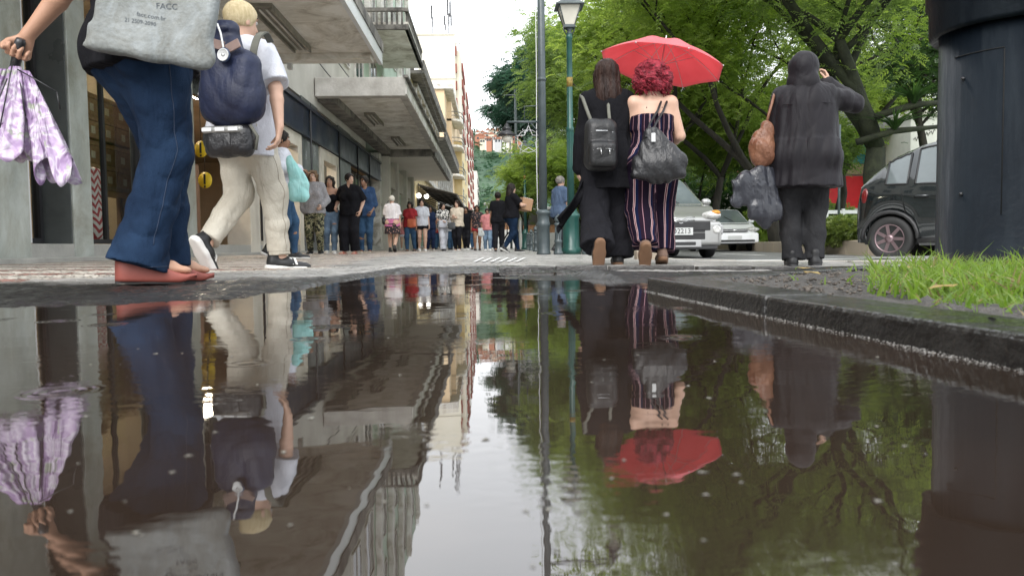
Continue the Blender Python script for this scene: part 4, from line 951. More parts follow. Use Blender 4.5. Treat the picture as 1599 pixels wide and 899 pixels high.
tree(*G(1105, 27), 11, 'slender dark trunked tree behind the red umbrella tip', 23, 6.0, leafA, 10500, .34, .28, .2, (.15, 0))
tree(*G(1010, 27.5), 11.2, 'light green tree rising straight above the red umbrella', 34, 5.2, leafA, 9500, .36, .3, .2)
tree(*G(962, 38), 11.5, 'mid green tree between the green lantern and the umbrella', 45, 5.6, leafB, 8500, .42, .3, .25)
tree(*G(1300, 34), 13.5, 'tall tree seen above the hooded head', 56, 7, leafA, 9500, .42, .3, .3)
tree(*G(1500, 27), 10, 'tree with dark crown just left of the steel column', 67, 4.2, leafD, 6000, .34, .34, .3, (-.1, 0))
tree(*G(1590, 30), 13, 'tree half hidden by the steel column', 78, 7, leafB, 8000, .4, .3, .3)
tree(*G(880, 62), 17.0, 'tall blue-green tree rising behind the lamp posts', 89, 4.6, leafC, 14000, .75, .34, .4, nl=5, flat=.6, lw=.3)
tree(*G(852, 72), 17.5, 'farther blue-green tree with layered boughs, nearest the white sky', 90, 4.0, leafC, 11000, .8, .4, .4, flat=.7, lw=.3)
tree(*G(1180, 55), 11, 'dark dense tree deep behind the fresh green ones', 91, 6, leafD, 5000, .7, .2, .3, lw=.3)
tree(*G(1040, 56), 12, 'second dark dense tree far behind the umbrella', 92, 6, leafD, 5000, .7, .2, .3, lw=.3)
tree(*G(1400, 48), 12, 'pale green tree in front of the far white house', 93, 6, leafA, 5500, .55, .25, .3, lw=.3)
for i,(px,D,H_,sp,lf,lb) in enumerate(((1160, 31, 6.8, 3.6, leafA, 'low spreading green tree behind the white car'), (1080, 33, 7.2, 3.8, leafA, 'low bushy tree right of the striped trousers'), (1200, 30, 6.5, 3.2, leafB, 'low green tree behind the hooded shoulder'), (985, 36, 7, 3.8, leafB, 'low tree behind the backpack wearer'), (1330, 58, 9.4, 4.0, leafA, 'bright tree rising above the red shop'), (930, 44, 8, 4, leafB, 'low tree right of the green lamp post'), (1405, 55, 9.5, 3.4, leafA, 'bright bushy tree over the hatchback roof'))):
    tree(*G(px, D), H_, lb, 400+i, sp, lf, 6000, .34, .22, .12, (.1*(-1)**i, 0), nl=4, lw=.28)
# small street trees at the end of the pavement
tree(*G(820, 36), 4.3, 'small bright street tree with layered leaves behind the box carrier', 101, 2.7, leafA, 4200, .30, .42, .09, name='small_tree', z0=-.02, lw=.3)
tree(*G(852, 30), 4.4, 'small tree behind the tall grey pole', 102, 2.5, leafA, 3600, .28, .38, .09, name='small_tree', z0=-.02, lw=.3)
tree(*G(782, 50), 3.9, 'low rounded tree farthest along the pavement', 103, 2.4, leafB, 3000, .3, .45, .09, name='small_tree', z0=-.02, lw=.3)
tree(*G(905, 33), 4.6, 'small tree behind the green lamp base', 104, 2.8, leafB, 3600, .3, .3, .1, name='small_tree', z0=-.02, lw=.3)
# shrubs and hedge
def shrub(x, y, r, h, label, seed, leaf, n, L_=.14, z0=RZ+.26, name='shrub', cat='shrub', ry=None, group=None):
    rg = np.random.RandomState(seed); o = empty(name, (x, y, z0), 0, label, cat, group); ry = ry or r
    u = rg.normal(size=(n, 3)); u /= np.linalg.norm(u, axis=1, keepdims=True); rr = rg.uniform(.55, 1.08, n)**.6
    c = u*rr[:, None]*np.array((r, ry, h*.5)); c[:, 2] += h*.5; c += (vnoise(c[:, 0]*3, c[:, 1]*3+c[:, 2]*2, 1.3, seed)[:, None]-.5)*.35*r*u; c[:, 2] = np.maximum(c[:, 2], .02)
    Vv, Ff = fronds(c, u+rg.normal(size=(n, 3))*.6, L_, rg, 3, .4, .2); mesh_obj('leaves', Vv, Ff, leaf, o)
    mb = MB(); rd = random.Random(seed)
    for i in range(9): a = rd.uniform(0, 6.28); mb.tube([(0, 0, 0), (math.cos(a)*r*.3, math.sin(a)*ry*.3, h*.4), (math.cos(a)*r*.7, math.sin(a)*ry*.7, h*.8)], [.03, .02, .008], 5)
    mb.build('stem', barkm, o); return o
for i, (px, D) in enumerate(((1268, 16.6), (1290, 16.2), (1312, 15.8), (1334, 15.5), (1356, 15.2), (1378, 14.9), (1400, 14.7))):
    shrub(*G(px, D), .34, .46, ('first','second','third','fourth','fifth','sixth','last')[i]+' yellow-green hedge bush on the median, counted from the hooded person', 200+i, leafmat('hedge_leaf', (.10, .15, .03), (.20, .24, .06), .4, (.05, .09, .02), vs=3) if i == 0 else bpy.data.materials['hedge_leaf'], 900, .09, name='hedge_bush', group='hedge on the median')
for i, (px, D, r_, h_, lf, lb) in enumerate(((1185, 27, .6, 1.0, leafA, 'bright low shrub on the lawn right of the white car'), (1060, 44, 2.2, 3.8, leafD, 'tall dark shrub mass behind the silver car'), (1140, 40, 2.1, 3.4, leafD, 'dark shrub behind the white car'), (1215, 44, 2.4, 3.6, leafD, 'dark rounded shrub behind the hooded legs'), (985, 46, 2.4, 4.0, leafD, 'dark shrub seen between the lamp post and the coats'), (925, 50, 2.2, 3.6, leafB, 'mid green shrub behind the black backpack'), (1290, 38, 1.5, 1.7, leafB, 'green bush beside the red shopfront'))):
    shrub(*G(px, D), r_, h_, lb, 300+i, lf, int(2600*max(1, r_)), .16+.08*r_, name='shrub')
# bromeliads on the mossy trunk
for i, (px, py, D) in enumerate(((1425, 165, 18.5), (1395, 205, 18.9))):
    x, y = G(px, D); z = HZ(py, D, px); o = empty('bromeliad', (x, y, z), 0, ('spiky bromeliad on the bough right of the mossy trunk', 'spiky bromeliad lower on the mossy trunk')[i], 'plant', 'bromeliads'); n = 70; rg = np.random.RandomState(i)
    a = rg.rand(n)*6.28; Hs = rg.uniform(.35, .75, n); gg_ = grass('leaves', np.zeros((n, 3)), Hs, leafD, i, 2.2, .012); gg_.parent = o
    mb = MB(); mb.tube([(-.8, .3, -.25), (0, .05, -.02), (1.2, .2, .1)], [.09, .08, .05], 7); mb.build('bough', mossbark, o)

# ------------------------------------------------------------------ far hill, houses, shops across the square
hm = leafmat('hill_wood', (.035, .085, .045), (.07, .135, .065), .2, (.025, .06, .035), vs=.02)
def hill(cx, cy, rx, ry, h, seed, name='hill'):
    xs = np.linspace(-1, 1, 90); XX, YY = np.meshgrid(xs, xs, indexing='ij'); r2 = XX**2+YY**2
    ZZ = h*np.clip(1-r2, 0, 1)**1.1*(1+.25*(vnoise(XX, YY, 3, seed)-.5))+np.clip(1-r2, 0, 1)*(vnoise(XX, YY, 14, seed+1)*7+vnoise(XX, YY, 33, seed+2)*5)
    V_ = np.stack([XX*rx+cx, YY*ry+cy, ZZ-1], -1).reshape(-1, 3); I = (np.arange(89)[:, None]*90+np.arange(89)[None, :]); tag(mesh_obj(name, V_, np.stack([I, I+90, I+91, I+1], -1).reshape(-1, 4), hm, None, True), kind='structure')
    n = 16000; rg = np.random.RandomState(seed); u = rg.uniform(-1, 1, (n, 2)); u = u[(u**2).sum(1) < .95]; uu = u[u[:, 1] < .25]
    ix = ((uu+1)/2*89).astype(int); z = ZZ[ix[:, 0], ix[:, 1]]; c = np.stack([uu[:, 0]*rx+cx, uu[:, 1]*ry+cy, z+1.0], -1)
    Vv, Ff = fronds(c, rg.normal(size=c.shape)*np.array((1, 1, .7)), 5.5, rg, 3, .5, .3); tag(mesh_obj('hill_forest', Vv, Ff, hm), 'distant green forest covering the hill beyond the street', 'forest', kind='stuff')
    return lambda x, y: ZZ[int((x-cx+rx)/2/rx*89), int((y-cy+ry)/2/ry*89)]
hz_ = hill(30, 640, 260, 230, 76, 5)
hill(-160, 980, 420, 260, 70, 9)
rd = random.Random(5); cols = [mat('brick_red', (.38, .17, .11), .9), mat('house_cream', (.6, .53, .42), .9), mat('house_grey', (.42, .42, .42), .9), mat('house_white', (.7, .68, .64), .9)]; tilem = mat('roof_tile', (.30, .13, .08), .9); ncol = ['brick red', 'cream', 'grey', 'white']
for i in range(26):
    px = 752+ (i % 13)*5.2+rd.uniform(-1, 1); D = 560+30*(i//13)+rd.uniform(-8, 8); x, y = G(px, D)
    z = max(HZ(229-(i//13)*9-rd.uniform(0, 5), D, px), hz_(x, y)-8); w, d, h = rd.uniform(3.5, 6), 5, rd.uniform(3.5, 6); ci = rd.randrange(4)
    o = empty('hillside_house', (x, y, z), rd.uniform(-.3, .3), 'small %s hillside house far off, number %s of the %s row from the tower' % (ncol[ci], ('one','two','three','four','five','six','seven','eight','nine','ten','eleven','twelve','thirteen')[i % 13], ('lower', 'upper')[i//13]), 'house', 'houses on the far hill')
    mb = MB(); mb.box(-w/2, w/2, -d/2, d/2, -8, h); mb.build('wall', cols[ci], o); mb = MB(); mb.prism([(-w/2-.4, h), (w/2+.4, h), (0, h+1.6)], -d/2-.4, d/2+.4, axis='y'); mb.build('roof', tilem, o)
    for sx in (-.25, .2): mb = MB(); mb.box(w*sx-.7, w*sx+.7, -d/2-.05, -d/2+.02, h*.45, h*.45+1.6); mb.build('window', pane_d, o)
# shops across the square, right
sb = empty('red_shop', (*G(1340, 44), 0), YAW+R(8), 'low shop with a red front, timber band and light blue poster', 'shop')
redp = mat('shop_red', (.62, .02, .03), .5, var=.08); timber = mat('shop_timber', (.30, .22, .14), .7, col2=(.45, .36, .25), vs=10, stretch=(6, 1, .3))
def fb_(name, x0, x1, y0, y1, z0, z1, m, par=None, bev=0): mb = MB(); mb.box(x0, x1, y0, y1, z0, z1); return mb.build(name, m, par or sb, bev)
fb_('wall', -3, 6, 0, 6, 0, 7.4, mat('shop_wall', (.45, .44, .42), .8)); fb_('red_panel', -2.2, 4.5, -.12, -.02, 2.05, 3.85, redp); fb_('white_sill', -2.2, 4.5, -.2, -.02, 1.85, 2.04, white_p)
fb_('timber_band', -3, 5.5, -.15, -.02, 3.95, 4.75, timber); fb_('poster', -1.5, .35, -.2, -.03, 4.55, 6.15, mat('sky_blue_poster', (.03, .30, .48), .4, var=.05)); fb_('canopy', -3.4, 6, -2.2, -.02, 6.3, 6.5, dirty); fb_('fascia', -3.4, 6, -2.3, -2.2, 6.2, 7.0, mat('grey_fascia', (.2, .2, .2), .7))
T = Matrix.Translation((-.58, -.215, 5.6)) @ Matrix.Rotation(R(90), 4, 'X'); write('ESCOLA', .40, metal_w, 'lettering', sb, .01, T); T = Matrix.Translation((-.58, -.215, 5.15)) @ Matrix.Rotation(R(90), 4, 'X'); write('AREUCHI', .30, metal_w, 'lettering', sb, .01, T)
fp = fb_('portrait_poster', .5, 2.0, -.18, -.03, 4.6, 6.2, mat('poster_grey', (.42, .38, .36), .5)); mb = MB(); T = Matrix.Rotation(R(90), 4, 'X')
mb.lathe([(.001, .19), (.36, .19), (.36, .2), (.001, .2)], 20, (1.3, 5.45, 0), T); mb.build('printed_face', mat('poster_skin', (.25, .13, .09), .6), fp); mb = MB(); mb.lathe([(.001, .205), (.3, .205), (.3, .21), (.001, .21)], 20, (1.3, 5.78, 0), T); mb.build('printed_hair', ink, fp)
for x in (-2.1, -.2, 1.8): fb_('window', x, x+1.7, -.1, -.02, .3, 1.8, pane_d)
wbx = empty('white_house', (*G(1447, 40), 0), YAW, 'white rendered house wall with a scribble of graffiti', 'house')
mb = MB(); mb.box(-.9, 6, 0, 6, 0, 6.6); mb.build('wall', mat('white_render', (.68, .67, .64), .8, var=.06), wbx); mb = MB(); mb.box(-1.1, 6.2, -.2, 6.2, 6.6, 6.8); mb.box(-.3, 1.4, -.25, -.02, 3.9, 4.4); mb.build('ledge', dirty, wbx)
mb = MB(); rd = random.Random(2); pts = [(-.75+i*.075, -.02, 5.35+.12*math.sin(i*2.3)+.03*i) for i in range(16)]; mb.tube(pts, .018, 4); mb.build('graffiti', ink, wbx)
wbx2 = empty('pale_house', (*G(1250, 70), 0), YAW, 'pale house glimpsed far behind the trees', 'house'); mb = MB(); mb.box(-12, 14, 0, 6, 0, 6.5); mb.build('wall', mat('pale_render', (.6, .58, .52), .8, var=.08), wbx2)
for i in range(9): mb = MB(); mb.box(-11+i*2.7, -9.6+i*2.7, -.05, .03, 1, 2.6); mb.build('window', pane_d, wbx2)
mb = MB(); mb.box(-12.2, 14.2, -.4, 6, 6.5, 7); mb.build('roof', tilem, wbx2)
# sign post before the red shop
o = empty('sign_post', (*G(1310, 17.5), RZ+.2), 0, 'thin grey post standing right of the hooded jacket', 'post'); mb = MB(); mb.tube([(0, 0, 0), (0, 0, 2.7)], .03); mb.build('post', pgrey, o); mb = MB(); mb.lathe([(.05, 0), (.05, .05), (.035, .08)], 10); mb.build('foot', pgrey, o)
# low white railing by the lawn
o = empty('white_railing', (*G(1320, 22), RZ+.2), R(5), 'low white railing in front of the red shop', 'railing')
for i in range(7):
    mb = MB(); mb.box(-1.6+i*.5, -1.52+i*.5, -.03, .03, 0, 1.0); mb.build('post', metal_w, o)
mb = MB(); mb.box(-1.6, 1.5, -.02, .02, .86, .96); mb.build('rail', metal_w, o)
# stalls and clutter at the end of the pavement
for i, (px, D, w, h, c, lb) in enumerate(((762, 62, 2.2, 2.5, (.6, .6, .58), 'small white kiosk farthest down the pavement'), (845, 44, 2.4, 2.2, (.5, .5, .48), 'pale kiosk behind the tall grey pole'), (868, 48, 2.0, 2.1, (.45, .42, .38), 'beige kiosk behind the man in blue'), (800, 80, 5, 4.5, (.66, .65, .62), 'white flat roofed stall building under the hill'))):
    x, y = G(px, D); o = empty('kiosk', (x, y, -.05), 0, lb, 'kiosk', 'kiosks at the end of the pavement'); mm_ = mat('kiosk%d' % i, c, .7, var=.15)
    mb = MB(); mb.box(-w/2, w/2, -.8, .8, 0, h*.42); mb.box(-w/2, -w/2+.1, -.8, .8, h*.42, h); mb.box(w/2-.1, w/2, -.8, .8, h*.42, h); mb.box(-w/2, w/2, .7, .8, h*.42, h); mb.build('body', mm_, o, .02)
    mb = MB(); mb.box(-w/2-.3, w/2+.3, -1.2, 1.1, h, h+.14); mb.build('roof', metal_w, o, .02); mb = MB(); mb.box(-w/2+.2, w/2-.2, -.5, .3, h*.42, h*.62); mb.build('counter_goods', boxm, o)
# ------------------------------------------------------------------ cars
def carpaint(name, col, rough=.25, metal=.3): return mat(name, col, rough, metal, var=.05, vs=1, coat=1., spec=.5)
rubber = mat('tyre_rubber', (.012, .012, .012), .7, var=.3); plast = mat('black_plastic', (.02, .02, .021), .5, var=.3); chrome = mat('chrome', (.6, .6, .6), .15, .9, var=.02)
carglass = mat('car_glass', (.10, .12, .125), .04, var=.4, vs=.7, spec=.9); headl = mat('headlight_glass', (.50, .50, .48), .08, var=.4, vs=14, spec=1); rimm = mat('rim_metal', (.22, .16, .17), .3, .7)
alloy = mat('alloy', (.4, .4, .4), .3, .7); amber = mat('amber_lens', (.6, .24, .03), .2); redl = mat('red_lens', (.12, .008, .008), .15); platem = mat('number_plate', (.5, .51, .5), .5, var=.05)
def car(loc, rz, label, paint, L_=3.8, W_=1.66, Hh=1.5, hood=.96, belt=.93, ws=.95, roofx=(.30, -1.15), tail=.55, wr=.31, axle=(1.22, -1.22), cat='car', cp=None, curve=None, trim=None, front='a', plate=None, rim=None):
    o = empty('parked_car' if cat == 'x' else 'car', loc, rz, label, cat); h2 = L_/2; w2 = W_/2
    # local frame: x forward, y left, z up. ws = base of the windscreen
    def top(x):
        pts = [(-h2, .86), (-h2+.05, 1.0), (-h2+tail*.45, Hh*(.88 if tail < .7 else .81)), (roofx[1], Hh*.985), ((roofx[0]+roofx[1])/2, Hh), (roofx[0], Hh*.975), (ws, hood), (ws+.5, hood-.06), (h2-.35, hood-.16), (h2-.08, hood-.27), (h2, hood-.36)]
        if curve: pts = [(-h2+a_, z_) for a_, z_ in curve]+[p_ for p_ in pts if p_[0] > -h2+curve[-1][0]+.1]
        return float(np.interp(x, *zip(*pts)))
    def wf(x):
        u = abs(x)/h2; return 1-.16*u**7-.03*u**2
    xs = sorted(set([round(v, 3) for v in np.concatenate([np.linspace(-h2, h2, 74), [ws, roofx[0], roofx[1], -h2+tail*.45, ws+.02]])]))
    def bot(x):
        zb = .20+.05*(abs(x)/h2)**4
        for a in axle:
            d = abs(x-a)
            if d < wr*1.17: zb = max(zb, wr+math.sqrt((wr*1.17)**2-d*d))
        return min(zb, .74)
    rings = []; info = []
    for x in xs:
        tz = top(x); b_ = min(belt+.06*(-x/h2), tz-.015); f = wf(x)*w2; zb = bot(x); hgt = max(0, tz-b_); inn = min(.30, hgt*.42)
        def zz(q): return max(zb+.0, q) if q > zb else zb
        P = [(f*.92, zb), (f*.985, zb+(b_-zb)*.22), (f*1.0, zb+(b_-zb)*.5), (f*.985, zb+(b_-zb)*.82), (f*.955, b_-.02), (f*.94, b_+min(.02, hgt*.1)), (f*.93-inn*.88, b_+hgt*.86), (f*.90-inn*1.12, b_+hgt*.965), (f*.40, tz-.004*1), (0, tz)]
        rings.append(P)
    K = len(rings[0]); V = []; 
    def xoff(x, y): return -.10*(abs(y)/w2)**2.2*max(0, (x-h2*.55)/(h2*.45)) + .07*(abs(y)/w2)**2*max(0, (-x-h2*.6)/(h2*.4))
    for sg in (1, -1):
        for x, P in zip(xs, rings):
            for y, z in P: V.append((x+xoff(x, y), sg*y, z))
    n = len(xs); B = {'body': [], 'windscreen': [], 'rear_window': [], 'sw1': [], 'sw2': []}
    bp_ = [roofx[0]-.62-.0]; cp = cp if cp is not None else roofx[1]+.07            # pillar between front and rear door
    for s_ in (0, 1):
        off = s_*n*K
        for i in range(n-1):
            for j in range(K-1):
                f = (off+i*K+j, off+(i+1)*K+j, off+(i+1)*K+j+1, off+i*K+j+1); f = f if s_ else f[::-1]
                xm = (xs[i]+xs[i+1])/2; hg = top(xm)-belt
                key = 'body'
                if j >= 7 and roofx[0]+.03 < xm < ws-.04: key = 'windscreen'
                elif j >= 7 and -h2+.10 < xm < roofx[1]-.12: key = 'rear_window'
                elif j == 5 and hg > .12:
                    if bp_[0]+.05 < xm < ws-.28: key = 'sw1'+'lr'[s_]
                    elif cp+.05 < xm < bp_[0]-.05: key = 'sw2'+'lr'[s_]
                    elif -h2+.42 < xm < cp-.05: key = 'sw3'+'lr'[s_]
                B.setdefault(key, []).append(f)
        # side bottom -> nothing
    Mx = 8                                                       # close both ends
    for i, fl in ((0, 0), (n-1, 1)):
        for j in range(K-1):
            f = (i*K+j, i*K+j+1, n*K+i*K+j+1, n*K+i*K+j); B['body'].append(f if fl else f[::-1])
    def sub(fs, push=0.):
        idx = sorted(set(v for f in fs for v in f)); mp_ = {v: k for k, v in enumerate(idx)}; return [V[v] for v in idx], [tuple(mp_[v] for v in f) for f in fs]
    body = mesh_obj('body', *sub(B['body']), paint, o, True); body.data.update()
    bm_ = bmesh.new(); bm_.from_mesh(body.data); bmesh.ops.recalc_face_normals(bm_, faces=bm_.faces); bm_.to_mesh(body.data); bm_.free()
    for k, fs in B.items():
        if k == 'body' or not fs: continue
        nm = 'windscreen' if k == 'windscreen' else 'rear_window' if k == 'rear_window' else 'side_window'
        mesh_obj(nm, *sub(fs), carglass, o, True)
    # underbody and arches
    mb = MB(); mb.box(-h2+.15, h2-.25, -w2*.8, w2*.8, .22, .5)
    for a in axle:
        for sg in (1, -1): mb.box(a-wr*1.1, a+wr*1.1, sg*w2*.5-.12, sg*w2*.5+.12, .3, wr*2.1)
    mb.build('underbody', plast, o)
    for a in axle:
        for sg in (1, -1):
            T = Matrix.Translation((a, sg*(w2-.115), wr)) @ Matrix.Rotation(R(-90*sg), 4, 'X')
            w = MB(); w.lathe([(wr*.62, -.085), (wr*.95, -.09), (wr, -.06), (wr, .06), (wr*.95, .09), (wr*.66, .092), (wr*.62, .07)], 32, T=T); wh = w.build('wheel', rubber, o)
            q = MB(); q.lathe([(wr*.64, .05), (wr*.655, .088), (wr*.60, .080), (wr*.56, .04), (.01, .03)], 28, T=T)
            for k in range(7):
                an = 2*math.pi*k/7; T2 = T @ Matrix.Rotation(an, 4, 'Z'); q.add([(wr*.10, -.022, .07), (wr*.60, -.03, .078), (wr*.60, .012, .078), (wr*.10, .022, .07), (wr*.10, -.022, .035), (wr*.60, -.03, .04), (wr*.60, .012, .04), (wr*.10, .022, .035)], [(0, 1, 2, 3), (7, 6, 5, 4), (0, 4, 5, 1), (1, 5, 6, 2), (2, 6, 7, 3), (3, 7, 4, 0)], False, T2)
            q.lathe([(.055, .04), (.055, .082), (.02, .088)], 12, T=T); q.build('rim', rim or alloy, wh)
            # dark moulding round the arch
            if trim:
                q = MB(); pts = []
                for k in range(13): an = math.pi*(k/12); pts.append((a+math.cos(an)*wr*1.2, sg*(w2*wf(a)*.985+.006), wr+math.sin(an)*wr*1.2))
                q.tube(pts, .030, 6); q.build('arch_moulding', trim, o)
    def side(x, z):      # y of the flank at x, z
        P = rings[min(range(n), key=lambda i: abs(xs[i]-x))]; return float(np.interp(z, [p[1] for p in P[:6]], [p[0] for p in P[:6]]))
    for sg in (1, -1):
        for x0 in (ws-.30, bp_[0], cp):
            q = MB(); q.tube([(x0+(0 if x0 != cp else -.12*k/6), sg*(side(x0, z)+.0012), z) for k, z in enumerate(np.linspace(.30, belt-.01, 7))][(2 if x0 < 0 and x0 < bp_[0] else 0):], .0045, 5); q.build('door_gap', mat('gap_black', (.004, .004, .004), .9), o)
        for x0 in (bp_[0]+.14, cp+.14):
            q = MB(); z = belt-.12; y_ = side(x0, z); q.tube([(x0-.085, sg*(y_+.004), z), (x0-.06, sg*(y_+.03), z+.006), (x0+.06, sg*(y_+.03), z+.006), (x0+.085, sg*(y_+.004), z)], .013, 6); q.build('door_handle', paint if trim else chrome, o)
        q = MB(); x0 = ws-.38; y_ = side(x0, belt); q.ball((x0, sg*(y_+.12), belt+.10), (.06, .10, .075), 12); q.tube([(x0, sg*(y_-.02), belt+.02), (x0, sg*(y_+.08), belt+.07)], .022, 6); q.build('mirror', plast if trim else paint, o)
        q = MB(); q.tube([(ws-.22, sg*(side(0, belt)-.03), belt+.03), (roofx[0]-.03, sg*(w2*.70), Hh*.93), ((roofx[0]+roofx[1])/2, sg*w2*.71, Hh*.955), (roofx[1], sg*w2*.69, Hh*.93)], .014, 5); q.build('door_frame', plast, o)
        q = MB(); q.box(bp_[0]-.045, bp_[0]+.045, -.012, .012, 0, 1, Matrix.Translation((0, sg*(side(0, belt)-.015), belt)) @ Matrix(((1, 0, 0, 0), (0, 1, -sg*.17, 0), (0, 0, Hh-belt-.10, 0), (0, 0, 0, 1)))); q.build('pillar', plast, o)
        q = MB(); pts = [(a, sg*(side(a, .27)+.012), .27) for a in np.linspace(axle[1]+wr*1.2, axle[0]-wr*1.2, 6)]; q.tube(pts, .035, 6); q.build('sill_strip', trim or plast, o)
        if curve:      # black weather strips round the side windows
            for xa, xb in ((cp+.05, bp_[0]-.05), (bp_[0]+.05, ws-.30), (-h2+.45, cp-.05)):
                up_ = []; dn_ = []
                for xx in np.linspace(xa, xb, 9):
                    P_ = rings[min(range(n), key=lambda i: abs(xs[i]-xx))]; up_.append((xx, sg*(P_[6][0]+.003), P_[6][1]+.003)); dn_.append((xx, sg*(P_[5][0]+.004), P_[5][1]))
                q = MB(); q.tube(up_+dn_[::-1]+[up_[0]], .013, 5); q.build('window_seal', plast, o)
        # tail lamp
        q = MB(); q.ball((-h2+.17, sg*w2*.82, .88), (.07, .05, .13), 12); q.build('tail_lamp', redl, o)
    # nose: x of the front surface at (y, z)
    def nose(y, z): return h2+xoff(h2, y)-.0+(-.0)
    def plate3(name, y0, y1, z0, z1, th, m, par=o, off=.0, seg=8, rd_=0):
        q = MB(); vs = []; fs = []
        for i in range(seg+1):
            y = y0+(y1-y0)*i/seg
            for zz_ in (z0, z1):
                vs.append((nose(y, zz_)-.03, y, zz_)); vs.append((nose(y, zz_)+th, y, zz_))
        for i in range(seg):
            a = i*4; fs += [(a+1, a+5, a+7, a+3), (a, a+4, a+5, a+1), (a+2, a+3, a+7, a+6)]
        fs += [(0, 1, 3, 2), (seg*4, seg*4+2, seg*4+3, seg*4+1)]; q.add(vs, fs); ob = q.build(name, m, par)
        bm2 = bmesh.new(); bm2.from_mesh(ob.data); bmesh.ops.recalc_face_normals(bm2, faces=bm2.faces); bm2.to_mesh(ob.data); bm2.free(); return ob
    wy = w2*.80
    if front == 'a':      # chunky face: chevron bars, plate on a dark panel, skid plate
        s1 = SDF(); s1.box((h2-.06, 0, .44), (.20, W_*.90, .44), .06); s1.ell((h2-.10, 0, .30), (.12, W_*.44, .12), .05); s1.mesh('bumper', paint, o, .02)
        def pl(name, y0, y1, z0, z1, x1, m, **k): q = MB(); q.box(h2-.03, x1, y0, y1, z0, z1); return q.build(name, m, o, .012)
        X1 = h2+.045
        pl('grille', -wy*.72, wy*.80, .50, .66, X1+.012, plast); pl('grille', -wy*.66, wy*.66, .34, .46, X1+.008, plast); pl('plate_panel', -wy*.66, wy*.66, .465, .525, X1+.004, plast)
        pl('skid_plate', -wy*.55, wy*.55, .20, .33, X1+.02, mat('satin_metal', (.4, .4, .4), .35, .6)); pl('air_intake', -wy*.4, wy*.4, .235, .30, X1+.026, plast)
        pl('lower_bumper', -wy*1.0, wy*1.0, .16, .22, X1, plast)
        for k, zc in enumerate((.70, .755)):
            q = MB(); q.tube([(h2-.01, -wy*.40, zc-.02), (h2+.03, -wy*.2, zc-.02), (h2+.055, 0, zc-.075), (h2+.03, wy*.2, zc-.02), (h2-.01, wy*.40, zc-.02)], .010, 6); q.build('chevron', chrome, o)
        for sg in (1, -1):
            s1 = SDF(); s1.ell((h2-.17, sg*w2*.74, .77), (.17, .17, .085), .02); hl = s1.mesh('headlight', headl, o, .015)
            s1 = SDF(); s1.ell((h2-.10, sg*w2*.80, .815), (.10, .09, .05), .02); s1.mesh('indicator', amber, hl, .012)
            q = MB(); q.box(h2-.05, h2+.025, sg*w2*.78-.13, sg*w2*.78+.13, .42, .60); q.build('fog_panel', alloy, o, .03)
            q = MB(); q.lathe([(.075, 0), (.075, .02), (.05, .03), (.01, .02)], 16, T=Matrix.Translation((h2+.022, sg*w2*.78, .51)) @ Matrix.Rotation(R(90), 4, 'Y')); q.build('fog_lamp', headl, o)
            q = MB(); q.tube([(roofx[0]-.1, sg*w2*.60, Hh-.0), (roofx[0]-.2, sg*w2*.60, Hh+.05), (roofx[1]+.2, sg*w2*.60, Hh+.05), (roofx[1]+.1, sg*w2*.60, Hh)], .018, 6); q.build('roof_rail', alloy, o)
        T = Matrix.Translation((X1+.022, 0, .485))
    else:
        s1 = SDF(); s1.box((h2-.07, 0, .42), (.20, W_*.92, .34), .07); s1.mesh('bumper', paint, o, .02)
        X1 = h2+.03
        q = MB(); q.box(h2-.05, h2+.008, -wy*.62, wy*.62, .615, .70); q.build('grille', plast, o, .01); q = MB(); q.box(h2, h2+.014, -wy*.6, wy*.6, .652, .664); q.build('grille_bar', chrome, o)
        q = MB(); q.ball((h2+.012, 0, .658), (.012, .06, .035), 12); q.build('badge', chrome, o)
        q = MB(); q.box(h2-.05, X1+.006, -wy*.95, wy*.95, .30, .37); q.build('air_intake', plast, o, .01)
        for sg in (1, -1): s1 = SDF(); s1.ell((h2-.17, sg*w2*.76, .685), (.17, .19, .085), .02); s1.mesh('headlight', headl, o, .015)
        T = Matrix.Translation((X1+.012, 0, .43))
    q = MB(); q.box(-.006, .006, -.21, .21, -.065, .065, T); pp_ = q.build('number_plate', platem, o)
    if plate: write(plate, .125, ink, 'lettering', pp_, .002, T @ Matrix.Translation((.008, 0, 0)) @ Matrix.Rotation(R(90), 4, 'Z') @ Matrix.Rotation(R(90), 4, 'X'))
    for sg in (-.35, .25): q = MB(); q.tube([(ws+.03, sg-.0, hood+.02), (ws-.28, sg-.28, hood+.22)], .008, 5); q.build('wiper', plast, o)
    q = MB(); T = Matrix.Translation((roofx[0]+.32, 0, Hh-.30)); q.ball((0, 0, 0), (.03, .12, .035), 8, T); q.build('inner_mirror', plast, o)
    return o
silver = carpaint('silver_paint', (.34, .34, .33), .28, .55); whitep = carpaint('white_paint', (.74, .75, .76), .25, 0); darkp = carpaint('dark_green_grey_paint', (.008, .011, .012), .14, .1)
x, y = G(1071, 13.5)
car((x-.06, y+2.3, RZ), R(-90+1), 'silver small SUV facing the viewer with roof rails and dark grille, behind the striped trousers', silver, 4.1, 1.66, 1.60, 1.02, .98, 1.0, (.28, -1.3), .5, .33, (1.28, -1.25), trim=None, front='a', plate='D2213')
x, y = G(1141, 24)
car((x+.3, y+2, RZ), R(-90-4), 'white small car facing the viewer, half hidden behind the silver one', whitep, 3.9, 1.62, 1.42, .92, .88, .9, (.22, -1.1), .5, .29, (1.2, -1.2), front='b')
x, y = G(1364, 10.5)
hd = R(-46)
